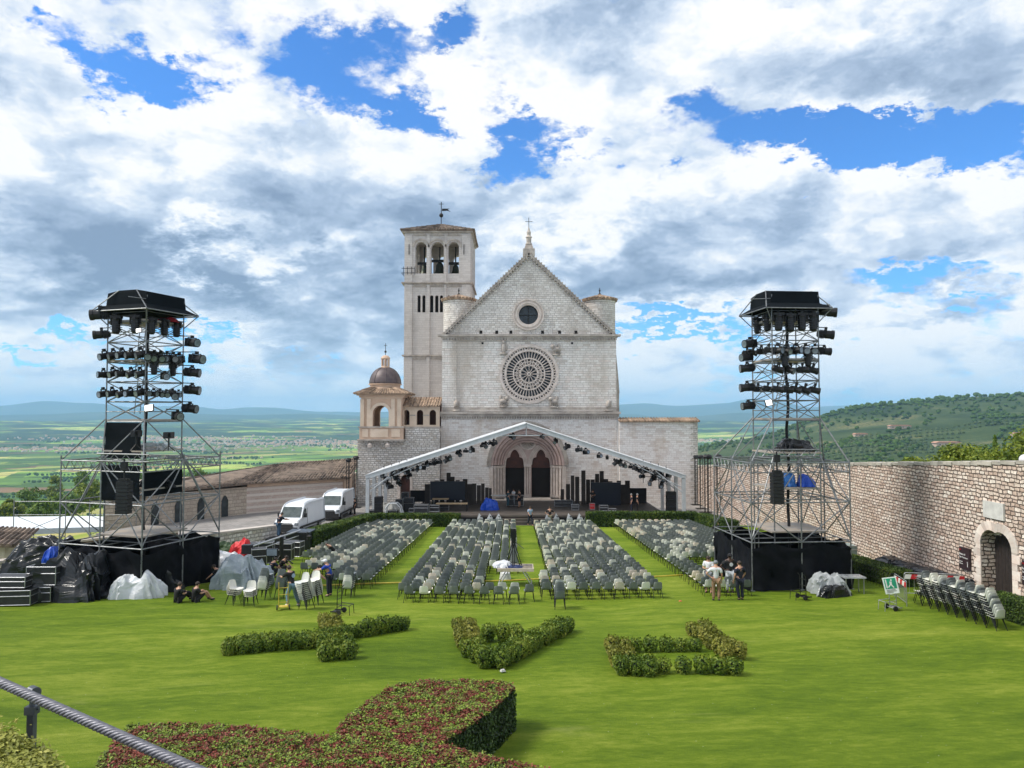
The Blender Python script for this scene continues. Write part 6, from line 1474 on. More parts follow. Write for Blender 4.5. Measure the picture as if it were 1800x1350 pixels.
PA,PB_=ON(1622,1062),ON(1752,1106); SN=[('first',[PG,PL]),('second',[PG,PG,PG,PL,PG,PL,PG]),('third',[PL]*5+[PG,PL,PL]),('fourth',[PL,PL,PG,PG,PL,PG,PG]),('fifth',[PG,PG,PG,PG,PG,PL,PG]),('sixth',[PG,PL,PG,PL,PB,PL,PG]),('seventh',[PG]*4+[PL,PG]),('eighth',[PG,PG,PL,PG,PG,PL]),('ninth',[PL,PL,PL,PG,PL,PG,PL,PL])]
for i,(nm,ms_) in enumerate(SN):
    p=PA.lerp(PB_,i/(len(SN)-1)); stackc(p.x,p.y,lawn(p.y),R(8),(ms_*2)[:9] if i else ms_,f'{nm} stack by the right wall',.06,.088)
chair(*st_at(930,1056),R(4),PG,'single dark grey chair standing alone in the middle aisle','chairs set out in rows')
nind=298-NCH[0]
for (Y,x,m,k,r_,c_) in allc[:nind]:
    chair(x,Y,lawn(Y),rc2.uniform(-.13,.13),m,f'{CN[id(m)]} chair, {od(c_)} from {"right" if k in "AB" else "left"}, {od(r_)} row, {BL[k][3]} block','chairs set out in rows')
mb=MB(); sh=MB(); add_shell(sh); lg_=MB(); add_legs(lg_,.014,4)
for (Y,x,m,k,r_,c_) in allc[nind:]:
    a=rc2.uniform(-.13,.13); ca,sa=math.cos(a),math.sin(a); z=lawn(Y)
    for src,mi in ((sh,[PG,PL,PB].index(m)),(lg_,3)):
        b=len(mb.v); mb.v+=[(x+p[0]*ca-p[1]*sa,Y+p[0]*sa+p[1]*ca,z+p[2]) for p in src.v]; mb.f+=[tuple(b+i for i in f) for f in src.f]; mb.mi+=[mi]*len(src.f)
tag(mb.build('chair_rows',[PG,PL,PB,LEGM]),kind='stuff')
# ---------------- letter shaped shrub beds ----------------
BOX=leafmat('box shrub leaves',[(0,(.02,.045,.006)),(.35,(.065,.12,.010)),(.7,(.16,.22,.02)),(1,(.30,.32,.05))],bigscale=1.2,trans=.15)
BOXY=leafmat('yellowing box shrub leaves',[(0,(.06,.07,.010)),(.4,(.14,.16,.02)),(.75,(.26,.25,.04)),(1,(.36,.32,.07))],bigscale=1.2,trans=.15)
protos=[]
for s in range(4):
    rn=random.Random(40+s); e=empty('box_shrub',(0,0,0),'x','shrub'); MB().blob((0,0,.24),(.13,.13,.2),8,6,.15,rn).build('twig_shade',CORE,e)  # dark inner blob paints the shade inside the shrub
    pts=[]
    for _ in range(560):
        a=rn.uniform(0,2*PI); v=rn.random(); sp=rn.uniform(.9,1.12); rr=(.13+.10*math.sin(min(1,v*1.25)*PI*.62))*sp
        if v>.82: rr*=rn.random()**.5
        pts.append(((rr*math.cos(a),rr*math.sin(a),.03+.50*v*rn.uniform(.92,1.1)),(math.cos(a),math.sin(a),.3+2*max(0,v-.7))))
    mb=MB(); leaves(mb,pts,.048,rn); mb.build('foliage',BOX,e); protos.append([e,False])
rsb=random.Random(2)
def shrub(x,y,lab,grp,yel=False,sc=1.0):
    P=protos[rsb.randrange(4)]; z=lawn(y)-.02; s=sc*rsb.uniform(.9,1.12)
    if not P[1] and not yel:
        P[1]=True; e=P[0]; e.location=(x,y,z); e.rotation_euler.z=rsb.uniform(0,6); e.scale=(s,s,s); e['label']=lab; e['group']=grp; return
    dup(P[0],(x,y,z),(0,0,rsb.uniform(0,6)),lab,grp,(s,s,s*rsb.uniform(.9,1.1)),mats={BOX:BOXY} if yel else None)
def line(p,q,n,lab,grp,yel=0,w=1,sp=.42,start=1):
    P,Q=ON(*p),ON(*q); d=(Q-P).normalized(); nn=Vector((d.y,-d.x,0)); L=(Q-P).length; n=n or max(2,int(L/sp)); i0=start
    for i in range(n):
        for r in range(w):
            c=P.lerp(Q,i/(n-1))+nn*(.40*(r-(w-1)/2)); shrub(c.x+rsb.uniform(-.04,.04),c.y+rsb.uniform(-.04,.04),lab.format(od(i0)),grp,yel); i0+=1
G1,G2,G3='shrubs of the cross-shaped bed','shrubs of the arrow-shaped bed','shrubs of the comb-shaped bed'
line((402,1150),(560,1136),0,'low box shrub, {} from the left in the left arm of the cross-shaped bed',G1,0,2,.34)
line((608,1122),(710,1108),9,'low box shrub, {} from the centre in the right arm of the cross-shaped bed',G1)
line((580,1104),(585,1118),3,'yellowish box shrub, {} from the back in the far arm of the cross bed',G1,1,2)
line((583,1128),(594,1160),4,'low box shrub, {} from the centre in the near arm of the cross bed',G1,0,3,.36)
line((815,1110),(822,1140),5,'yellowing box shrub, {} from the back in the left arm of the arrow bed',G2,1,2)
line((830,1152),(858,1170),3,'dark box shrub, {} in the clump at the point of the arrow bed',G2,0,2)
line((872,1172),(990,1110),0,'box shrub, {} from the point in the right arm of the arrow bed',G2,0,2,.38)
for i,px in enumerate((859,884,907)): p=ON(px,1126); shrub(p.x,p.y,f'round box shrub, {od(i+1)} of three standing inside the arrow bed',G2)
line((1090,1182),(1140,1184),3,'box shrub, {} in the near left clump of the comb-shaped bed',G3,0,2,.36)
line((1086,1150),(1094,1172),3,'yellowish box shrub, {} at the left edge of the comb-shaped bed',G3,1,2)
for i,px in enumerate((1167,1201,1235,1264,1291)): p=ON(px,1184+i); shrub(p.x,p.y,f'round box shrub, {od(i+1)} from the left in the front row of the comb bed',G3,0,1.03)
for i,px in enumerate((1118,1143,1171,1197,1222)): p=ON(px,1147); shrub(p.x,p.y,f'round box shrub, {od(i+1)} from the left in the back row of the comb bed',G3,0,.9)
line((1228,1118),(1288,1160),6,'yellowing box shrub, {} from the back in the right arm of the comb bed',G3,1,2)
# ---------------- objects on the lawn ----------------
YEL=pm('yellow painted steel',(.62,.48,.06),(.5,.38,.05),6,.45); WPL=sheetmat('white plastic sheeting',(.66,.68,.72),.35); SILV=sheetmat('silver grey tarpaulin',(.34,.39,.43),.35,1.0,(.20,.24,.28)); REDF=sheetmat('bright red cloth',(.62,.012,.02),.5); GRN=sheetmat('dark green cloth',(.03,.07,.02),.6)
def g_(px,py): p=ON(px,py); return p.x,p.y,p.z
x,y,z=g_(250,1045); lump(x+.15,y-.75,z,1.05,.5,1.15,WPL,'white plastic sheeting thrown over gear beside two seated men','covered_gear','plastic sheet',3,rz=.25,fold=.12)
x,y,z=g_(262,1040); lump(x-.5,y-.1,z,1.7,.6,1.35,BTARP,'dark tarpaulin behind the white plastic sheeting at the left tower','covered_gear','tarpaulin',4,rz=.2)
x,y,z=g_(420,1032); lump(x,y+.3,z,1.1,1.0,1.45,SILV,'silver grey tarpaulin over equipment behind the white chairs','covered_gear','tarpaulin',6,fold=.13)
x,y,z=g_(395,1008); lump(x-.1,y,z,1.0,.9,1.2,WPL,'white plastic sheet heaped behind the silver tarpaulin','covered_gear','plastic sheet',8,fold=.12)
x,y,z=g_(130,1052); lump(x-.1,y+.3,z,1.55,1.2,2.0,BTARP,'big black tarpaulin covering a stack of cases left of the tower','covered_gear','tarpaulin',9,pw=.4,fold=.07)
x,y,z=g_(60,1022); lump(x+.2,y+.9,z+.3,1.9,1.0,1.75,BTARP,'black tarpaulin over gear at the far left edge','covered_gear','tarpaulin',12,fold=.1)
x,y,z=g_(62,1030); lump(x+.3,y+.9,z+.3,.32,.6,1.5,BLUE,'blue tarpaulin edge among the black covered cases at far left','covered_gear','tarpaulin',14)
for px,py,w,h,l_ in ((22,1062,1.9,.62,'low flight case at the far left edge of the lawn'),(58,1056,1.9,.62,'low flight case with pale label left of the black tarpaulin')):
    x,y,z=g_(px,py); case(x,y,z,w,.9,h,l_,R(6))
x,y,z=g_(66,1056); case(x+.3,y+.1,z+.70,1.3,.75,.8,'tall flight case standing on the low labelled one')
x,y,z=g_(18,1062); case(x,y+.15,z+.70,1.5,.7,.45,'dark flight case standing on the low case at the left edge')
x,y,z=g_(62,1056); tag(MB().bx(x-.1,x+.15,y-.49,y-.47,z+.25,z+.5).build('case_label',WHITEM),'white paper label on the low flight case','label')
x,y,z=g_(530,965); case(x-.05,y,z,1.6,1.6,1.2,'black covered box at the near end of the left hedge',m=BTARP,name='covered_box',cat='box',edge=False)
x,y,z=g_(413,992); lump(x,y+1,z,.62,.55,1.25,REDF,'bright red cloth bundle among the gear left of the chairs','red_bundle','cloth bundle',3); lump(x-.9,y+1.2,z+.2,.8,.4,.9,GRN,'green and cream cloth bundle left of the red one','green_bundle','cloth bundle',5)
# low camera crane and monitors
x,y,z=g_(490,1005); e=empty('camera_crane',(x,y,z),'camera crane with long pale arm and dark base left of the chairs','camera crane')
a_=at(438,962,42.5); b_=at(528,932,45); MB().tube(a_,b_,.055,6).tube(a_+Vector((0,0,-.3)),b_+Vector((0,0,-.3)),.03,5).tube(a_,a_+Vector((0,0,-.3)),.03,5).build('arm',ALUR,e)
c_=a_.lerp(b_,.62); mb=MB().tube(c_,(c_.x,c_.y,lawn(c_.y)+.1),.13,8)
for k in range(3): q=2*PI*k/3; mb.tube((c_.x,c_.y,lawn(c_.y)+.6),(c_.x+.7*math.cos(q),c_.y+.7*math.sin(q),lawn(c_.y)+.03),.04,5)
mb.build('pedestal',SPB,e); MB().box(a_+Vector((-.1,0,-.1)),(.55,.4,.5)).build('counterweight',SPB,e); MB().box(b_+Vector((.2,0,-.35)),(.45,.4,.45)).tube(b_+Vector((.4,-.1,-.35)),b_+Vector((.7,-.2,-.35)),.09,8).build('camera_head',SPB,e)
for i,(px,py,w,h,m_,l_) in enumerate(((455,1000,.8,1.1,CASE,'dark equipment rack under the crane arm, left one'),(468,990,.8,1.2,CASE,'dark equipment rack under the crane arm, middle one'),(500,985,1.0,1.0,CASE,'dark equipment rack behind the crouching crew'),(515,978,1.2,.9,CASE,'open aluminium-edged case lying by the lawn edge'),(440,985,.7,1.0,CASE,'black upright case behind the silver tarpaulin'))):
    x,y,z=g_(px,py); case(x,y,z,w,.7,h,l_,R(20-9*i),m_)
x,y,z=g_(478,1012); e=empty('monitor_stand',(x,y,z),'camera monitor on a black tripod beside the crouching crew','monitor'); MB().box((x,y,z+1.25),(.6,.12,.4)).build('monitor',SPB,e); MB().bx(x-.27,x+.27,y-.08,y-.062,z+1.08,z+1.42).build('screen',pm('pale monitor screen',(.30,.36,.42),None,3,.2),e)
mb=MB()
for k in range(3): q=2*PI*k/3; mb.tube((x,y,z+1.1),(x+.4*math.cos(q),y+.4*math.sin(q),z),.022,5)
mb.build('tripod',IRON,e)
# tripod camera and platform in the aisle
px0=X_(906,37.4); py0=37.4; z=lawn(py0); e=empty('camera_platform',(px0,py0,z),'low plywood camera platform on crossed steel legs in the aisle','platform')
MB().bx(px0-.9,px0+.9,py0-.6,py0+.6,z+.78,z+.92).build('platform_top',pm('worn pale plywood edge',(.58,.52,.44),(.46,.38,.28),4,.7),e)
MB().bx(px0-.78,px0+.84,py0-.52,py0+.5,z+.921,z+.927).build('dark_mat',pm('dark rubber mat',(.04,.045,.05),(.3,.25,.18),1.2,.7),e)
for s in (-1,1):
    MB().tube((px0+s*.35,py0-.5,z+.78),(px0+s*.85,py0-.55,z),.03,6).tube((px0+s*.35,py0+.5,z+.78),(px0+s*.85,py0+.55,z),.03,6).tube((px0+s*.8,py0-.55,z+.1),(px0+s*.8,py0+.55,z+.1),.02,5).build('leg_frame',ALUR,e)
lump(px0-.65,py0-.1,z+.93,.42,.35,.28,WPL,'white folded sheet lying on the camera platform','folded_sheet','sheet',3); lump(px0-.2,py0-.25,z+.93,.5,.25,.12,sheetmat('navy cloth',(.02,.04,.14),.6),'navy cloth lying on the camera platform','folded_cloth','cloth',4)
e=empty('tripod_camera',(px0-.1,py0,z+.93),'broadcast camera on a tall black tripod on the aisle platform','camera')
tx_,ty_,tz_=px0-.1,py0,z+.93
mb=MB()
for k in range(3):
    q=2*PI*k/3+.5
    for o in (-.05,.05): mb.tube((tx_+o,ty_,tz_+1.15),(tx_+.42*math.cos(q)+o,ty_+.42*math.sin(q),tz_),.022,5)
    mb.tube((tx_+.42*math.cos(q),ty_+.42*math.sin(q),tz_+.06),(tx_,ty_,tz_+.2),.015,4)
mb.build('tripod',IRON,e)
MB().box((tx_,ty_,tz_+1.3),(.22,.25,.3)).box((tx_,ty_+.05,tz_+1.62),(.3,.6,.34)).tube((tx_,ty_+.3,tz_+1.62),(tx_,ty_+.75,tz_+1.62),.12,10).box((tx_-.02,ty_-.3,tz_+1.8),(.28,.1,.22)).build('camera_body',SPB,e)
MB().tube((tx_+.1,ty_-.1,tz_+1.2),(tx_+.5,ty_-.7,tz_+1.0),.015,5).build('pan_bar',IRON,e)
x,y,z=g_(888,1018); mb=MB().lathe([(.30,0),(.31,.02),(.24,.34),(.22,.36),(.26,.33)],(x,y,z),16); tag(mb.build('white_bucket',WHITEM),'white upturned tub under the camera platform','tub')
# yellow cable strip
mb=MB(); prev=None
for px,py in ((560,1031),(655,1027),(715,1025.5),(800,1024),(895,1022),(960,1018.5),(1060,1017),(1150,1015),(1200,1012)):
    p=ON(px,py)+Vector((0,0,.05)); 
    if prev: mb.tube(prev,p,.035,6)
    prev=p
tag(mb.build('yellow_cable',YEL),'yellow cable running across the lawn between the chair blocks','cable')
# hand trucks
def truck(px,py,rz,m,lab,h=1.15,plate=True):
    x,y,z=g_(px,py); e=empty('hand_truck',(0,0,0),lab,'hand truck'); mb=MB()
    for s in (-.19,.19): mb.path([(s,0,.12),(s,-.02,h*.9),(s,-.12,h)],.018,6)
    for zz in (.3,.62,.9): mb.tube((-.19,0,zz),(.19,0,zz),.014,5)
    mb.build('frame',m,e); MB().bx(-.2,.2,.0,.28,.09,.11).bx(-.21,-.19,.0,.3,.09,.14).bx(.19,.21,0,.3,.09,.14).build('toe_plate',m,e)
    for s in (-.25,.25): w=MB().tube((s-.025,-.1,.11),(s+.025,-.1,.11),.11,12).build('wheel',RUBR,e)
    MB().tube((-.25,-.1,.11),(.25,-.1,.11),.015,5).build('axle',m,e)
    if plate: MB().path([(-.19,0,.42),(-.19,-.55,.40),(-.19,-.58,.02)],.015,5).path([(.19,0,.42),(.19,-.55,.40),(.19,-.58,.02)],.015,5).tube((-.19,-.55,.4),(.19,-.55,.4),.015,5).build('support_frame',m,e)
    e.location=(x,y,z); e.rotation_euler.z=rz; return e
truck(498,1071,R(15),YEL,'yellow hand truck at the feet of the man in jeans',plate=False)
truck(596,1079,R(75),IRON,'black hand truck standing alone left of the chair rows')
truck(1412,1053,R(-70),IRON,'black hand truck standing alone by the right tower')
t_=truck(1570,1072,R(-75),ALUR,'silver hand truck carrying a green pictogram sign',1.25)
x,y,z=g_(1567,1072); e=empty('pictogram_sign',(x,y,z+1.0),'tilted white sign with a green walking-figure pictogram','sign')
MB().bx(x-.27,x+.27,y-.2,y-.18,z+.72,z+1.4).build('panel',pm('white sign board',(.75,.8,.8),None,2,.4),e); GS=pm('sign green',(.02,.30,.18),None,2,.4)
MB().bx(x-.22,x+.22,y-.208,y-.202,z+.93,z+1.36).build('green_field',GS,e)
fg=MB(); yf=y-.214; fg.ext(circ(x+.05,z+1.28,.035,10),yf,yf+.004); fg.ext([(x-.02,z+1.23),(x+.07,z+1.22),(x+.05,z+1.1),(x+.12,z+.97),(x+.08,z+.96),(x+.0,z+1.08),(x-.08,z+.98),(x-.12,z+1.0),(x-.03,z+1.11)],yf,yf+.004).ext([(x-.18,z+.96),(x-.13,z+.96),(x-.13,z+1.33),(x-.18,z+1.33)],yf,yf+.004); fg.build('walking_figure',WHITEM,e)
tx3=MB()
for i,w in enumerate((.34,.38,.25)): tx3.bx(x-.2,x-.2+w,y-.208,y-.202,z+.87-.05*i,z+.885-.05*i)
tx3.build('text_lines',SPB,e); e.rotation_euler=(0,R(-12),R(-25))
# barriers
RWm=[pm('white barrier board',(.75,.75,.73),None,2,.5),pm('red barrier stripes',(.55,.02,.03),None,2,.5)]
def barrier(p,q,lab,n=7,bars=True):
    P,Q=ON(*p),ON(*q); d=(Q-P); L=d.length; d.normalize(); e=empty('crowd_barrier',P,lab,'barrier'); up=Vector((0,0,1)); nn=Vector((d.y,-d.x,0)).normalized()*.02
    mb=MB().path([P,P+up*1.02,P+d*.06+up*1.08,Q-d*.06+up*1.08,Q+up*1.02,Q],.02,6).tube(P+up*.15,Q+up*.15,.016,5)
    if bars:
        for i in range(1,12): c=P+d*L*i/12; mb.tube(c+up*.15,c+up*.95,.009,4)
    mb.build('frame',ALUR,e); bd=MB()
    for i in range(n*2):
        u0,u1=L*i/(n*2),L*(i+1)/(n*2); bd.cur=i%2; s=.06
        A=[P+d*u0+up*.80,P+d*u1+up*.80,P+d*min(L,u1+s)+up*1.0,P+d*min(L,u0+s)+up*1.0]; bd.add([a+nn for a in A]+[a-nn for a in A],[(3,2,1,0),(4,5,6,7),(0,1,5,4),(1,2,6,5),(2,3,7,6),(3,0,4,7)])
    bd.build('striped_board',RWm,e)
barrier((1573,1050),(1594,1066),'red and white striped barrier seen end-on beside the pictogram sign',3)
barrier((1590,1048),(1696,1052),'long red and white striped barrier behind the stacked chairs',5)
# plastic covered table and items beside the right tower
x,y,z=g_(1462,1046); lump(x-.05,y+.3,z,.72,.6,.95,CLEAR,'clear plastic sheet over gear right of the tower skirt','covered_gear','plastic sheet',5,fold=.14); lump(x+.1,y-.25,z,.7,.25,.55,BTARP,'black plastic slumped in front of the clear plastic cover','covered_gear','tarpaulin',6,rz=.35)
x,y,z=g_(1502,1044); table(x,y+.2,z,1.0,.7,.8,'metal trestle with white plastic over it beside the right tower',CLEAR,ALUR,'trestle')
x,y,z=g_(1495,985); case(x,y+1.2,z+.1,1.9,1.1,.6,'low grey-green metal box against the right wall',m=pm('grey green metal',(.22,.29,.29),None,2,.5),name='metal_box',cat='box')
for i in range(4): 
    yy=40.5-1.9*i; lump(20.6,yy,lawn(yy)+.55,.55,.95,.35,BTARP,f'black flat cover lying behind the low hedge along the wall, {od(i+1)} from the tower','flat_cover','cover',20+i,pw=.35)
mb=MB(); e=empty('wire_fence',(18.2,40,lawn(40)),'low fence of thin dark hooped wires in front of the wall hedge','fence')
for i in range(26): 
    yy=42.5-.3*i; zz=lawn(yy); mb.path([(18.1,yy,zz),(18.1,yy,zz+.65),(18.25,yy,zz+.82),(18.4,yy,zz+.75)],.008,4)
mb.tube((18.1,42.5,lawn(42.5)+.4),(18.1,35,lawn(35)+.4),.008,4); mb.build('hoops',IRON,e)
x,y,z=g_(1388,1025); 
tag(MB().box((x,y,z+.03),(1.1,.35,.05),.5).build('loose_board',PLATE),'pale board lying on the grass at the foot of the right tower','board')
for px,py,c,l_ in ((1196,1058,(.6,.12,.05),'small orange scrap lying on the grass'),(884,1180,(.6,.6,.58),'small white scrap of paper near the arrow bed')):
    x,y,z=g_(px,py); tag(MB().box((x,y,z+.03),(.16,.12,.06),.4,.6).build('litter',pm('litter '+l_[:12],c,None,3,.6)),l_,'litter')
# --- left edge: parapet, walls, hut, white marquee ---
PARA=pm('pale parapet coping',(.55,.50,.46),(.42,.37,.33),1,.85,bump=.2)
def lowwall(pts,h0,h1,w,lab,wm=RUB,cm=PARA,name='low_parapet',base=-1.5):
    e=empty(name,(pts[0][0],pts[0][1],0),lab,'wall')
    for (x0,y0,z0),(x1,y1,z1) in zip(pts,pts[1:]):
        d=Vector((x1-x0,y1-y0,0)).normalized(); n=Vector((d.y,-d.x,0))*w/2
        def seg(zl0,zl1,zh0,zh1,k):
            v=[]; 
            for (x,y,zl,zh) in ((x0,y0,zl0,zh0),(x1,y1,zl1,zh1)):
                for s in (-1,1): v+= [(x+n.x*s*k,y+n.y*s*k,zl),(x+n.x*s*k,y+n.y*s*k,zh)]
            return v,[(0,1,3,2),(4,6,7,5),(0,4,5,1),(2,3,7,6),(1,5,7,3),(0,2,6,4)]
        v,f=seg(base,base,z0,z1,1); MB().add(v,f).build('stonework',wm,e)
        v,f=seg(z0+.002,z1+.002,z0+.14,z1+.14,1.25); MB().add(v,f).build('coping',cm,e)
    return e
lowwall([(-32,36,lawn(36)+.75),(-27.6,38,lawn(38)+.8),(-20.5,43.5,lawn(43.5)+1.45),(-16.4,51.5,lawn(51.5)+1.45)],0,0,.5,'low rubble parapet with pale coping along the left edge of the lawn')
lowwall([(-42,48,.4),(-35,51,.4),(-31,56,.5),(-27,60,.35)],0,0,.5,'long brown retaining wall beyond the left parapet',pm('brown weathered wall',(.20,.14,.11),(.13,.09,.07),.8,.9,bump=.4),TRIM,'retaining_wall',-5)
e=empty('tiled_hut',(-33.5,47,-1),'small hut with a projecting tiled roof at the left edge','hut'); MB().bx(-37,-31.3,46,48.3,-4,1.85).build('wall',TRIM,e); mb=MB(); tiles(mb,(-37.5,45.2,2.1),(-29.9,45.2,1.9),(-30.9,48.5,2.4),(-37.5,48.5,2.75),.32,.11); mb.build('tile_roof',TILEB,e)
MB().bx(-33.2,-31.9,45.95,45.99,-.6,1.1).build('window_grille',IRON,e)
mq=empty('white_marquee',(-42,68,-3),'long white flat-topped marquee below the left tower','marquee')
def ply(px,py,Y): return tuple(at(px,py,Y))
a1,a2,a3,a4=ply(-60,922,60),ply(36,930,58),ply(180,926,66),ply(250,925,72)
b1_,b2_,b3,b4=ply(-60,909,84),ply(60,908,84),ply(160,907,86),ply(280,912,86)
mb=MB()
for P,Q,Rr,S_ in ((a1,a2,b2_,b1_),(a2,a3,b3,b2_),(a3,a4,b4,b3)): mb.add([P,Q,Rr,S_,tuple(Vector(P)-Vector((0,0,.05))),tuple(Vector(Q)-Vector((0,0,.05))),tuple(Vector(Rr)-Vector((0,0,.05))),tuple(Vector(S_)-Vector((0,0,.05)))],[(0,1,2,3),(7,6,5,4)])
mb.build('roof_sheet',sheetmat('white marquee sheet',(.74,.78,.82),.5,.2,(.68,.72,.76)),mq)
mb=MB()
for P,Q in ((a1,a2),(a2,a3),(a3,a4)): mb.add([P,Q,tuple(Vector(Q)-Vector((0,0,.45))),tuple(Vector(P)-Vector((0,0,.45)))],[(0,1,2,3)])
mb.build('valance',sheetmat('pale blue marquee valance',(.50,.56,.64),.5,.2,(.45,.5,.58)),mq)
for P in (a2,a3,a4,b1_,b2_,b3): MB().tube(P,(P[0],P[1],H(P[0],P[1])-1),.06,6).build('pole',GALV,mq)
e=empty('scaffolding',(-36,58,-3),'thin scaffold frame standing between the marquee and the left tower','scaffold'); mb=MB()
for (x0,x1,Y) in ((-37.5,-33.6,56),(-33.5,-29.8,59)):
    zt_=Z_(905,Y); zb_=-4
    for x in (x0,x1): mb.tube((x,Y,zb_),(x,Y,zt_+1.2),.035,5)
    for zz in (zt_+1.0,zt_,zt_-1.6,zt_-3.2): mb.tube((x0,Y,zz),(x1,Y,zz),.03,5)
    mb.tube((x0,Y,zt_),(x1,Y,zt_-1.6),.025,5).tube((x1,Y,zt_-1.6),(x0,Y,zt_-3.2),.025,5).tube((x1,Y,zt_),(x0,Y,zt_-1.6),.025,5)
mb.build('tubes',GALV,e)
# near hillside trees on the left, each on its own
for i,(px,py,Y0,hh,rr) in enumerate(((165,868,330,17,8),(125,885,300,12,6),(60,868,420,14,7),(25,885,330,9,5),(205,850,380,14,7),(240,842,420,16,7),(290,838,440,15,7),(345,832,460,14,7),(150,832,520,13,6),(100,838,560,12,6),(395,838,470,12,6),(75,890,260,7,4),(280,858,320,11,6),(330,856,330,10,5),(-30,880,320,12,6))):
    x=(px-900)/F*Y0; zc=10+(725-py)/F*Y0; zg=H(x,Y0); zt0=max(zc+hh*.45,zg+hh*.8)
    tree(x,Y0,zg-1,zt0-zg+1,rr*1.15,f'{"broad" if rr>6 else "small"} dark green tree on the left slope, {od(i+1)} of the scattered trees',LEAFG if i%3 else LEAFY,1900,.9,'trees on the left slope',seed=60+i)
for i,px in enumerate((352,358,364,371)):
    Y0=520; x=(px-900)/F*Y0; zg=10+(725-866)/F*Y0; tree(x,Y0,zg,14,1.6,f'slim dark cypress on the left slope, {od(i+1)} of four from the left',LEAFG,500,.7,'cypresses on the left slope',seed=90+i,cyp=True)
# --- signs on the right wall ---
SGN=pm('dark maroon sign board',(.035,.018,.022),None,2,.5); TXW=pm('white sign lettering',(.8,.8,.78),None,2,.5); TXR=pm('red sign mark',(.5,.02,.03),None,2,.5)
def text(body,size,y,z,m,parent,name='lettering'):
    c=bpy.data.curves.new('t','FONT'); c.body=body; c.size=size; c.extrude=.003; o=bpy.data.objects.new('t',c); C.objects.link(o)
    me=bpy.data.meshes.new_from_object(o); bpy.data.objects.remove(o); me.materials.clear(); me.materials.append(m)
    q=bpy.data.objects.new(name,me); C.objects.link(q); q.parent=parent; q.rotation_euler=(PI/2,0,-PI/2); q.location=Vector((WX-.115,y,z))-parent.location; return q
def wsign(y1,z0,lab):   # y1 = far (left in view) edge
    w,h_=.78,1.02; e=empty('wall_sign',(WX,y1-w/2,z0),lab,'sign','signs beside the doorway'); MB().bx(WX-.10,WX-.004,y1-w,y1,z0,z0+h_).build('board',SGN,e)
    text('Bosco di',.13,y1-.05,z0+.66,TXW,e); text('San Francesco',.11,y1-.05,z0+.52,TXW,e); text('Ingresso',.07,y1-.05,z0+.33,TXW,e); text('Biglietteria',.06,y1-.05,z0+.23,TXW,e); text('FAI',.10,y1-.05,z0+.87,TXR,e)
    MB().bx(WX-.112,WX-.102,y1-.66,y1-.63,z0+.15,z0+.38).add([(WX-.112,y1-.60,z0+.34),(WX-.112,y1-.69,z0+.34),(WX-.112,y1-.645,z0+.42)],[(0,1,2)]).build('arrow',TXW,e)
wsign(35.6,Z_(1001,35.2),'dark maroon wall sign with white lettering left of the arched door')
wsign(31.25,Z_(1030,31),'dark maroon wall sign at the right edge beyond the arched door')
# ---------------- people ----------------
SKIN=pm('fair tanned skin',(.50,.28,.19),(.44,.24,.16),6,.5); SKIND=pm('deep brown skin',(.09,.045,.03),None,6,.45)
def clothm(n,c): return pm(n,c,tuple(v*.7 for v in c),5,.85,bump=.4)
CM={'white':clothm('white cotton',(.72,.74,.78)),'black':clothm('black cotton',(.012,.012,.014)),'navy':clothm('navy cotton',(.012,.016,.035)),'blue':clothm('royal blue cotton',(.015,.06,.42)),'jeans':clothm('light blue denim',(.16,.28,.38)),'tan':clothm('tan cotton',(.28,.17,.10)),'teal':clothm('teal cotton',(.03,.09,.12)),'lblue':clothm('pale blue cotton',(.38,.50,.66)),'grey':clothm('grey wool',(.22,.24,.27)),'djeans':clothm('dark denim',(.04,.09,.17)),'red':clothm('red cloth',(.55,.02,.02)),'khaki':clothm('khaki cotton',(.20,.18,.12))}
HAIR=pm('dark brown hair',(.022,.014,.01),(.04,.025,.016),30,.6,bump=.5); HAIRG=pm('grey hair',(.4,.4,.4),None,30,.6); SHOE=pm('black shoe leather',(.015,.015,.015),None,5,.5); SHOEW=pm('white trainer',(.6,.6,.58),None,5,.5)
STAND=dict(pel=(0,0,.95),sp=(0,.01,1.12),ch=(0,0,1.30),nb=(0,-.01,1.46),nk=(0,.01,1.53),hd=(0,.03,1.62),cr=(0,.02,1.70),
 shL=(-.18,0,1.42),elL=(-.25,-.02,1.14),wrL=(-.25,.08,.90),hnL=(-.25,.11,.82),shR=(.18,0,1.42),elR=(.25,-.02,1.14),wrR=(.25,.08,.90),hnR=(.25,.11,.82),
 hpL=(-.095,0,.90),knL=(-.11,.02,.50),anL=(-.11,-.02,.09),toL=(-.13,.15,.035),hpR=(.095,0,.90),knR=(.11,.02,.50),anR=(.11,-.02,.09),toR=(.13,.15,.035))
def pose(**k): d=dict(STAND); d.update(k); return d
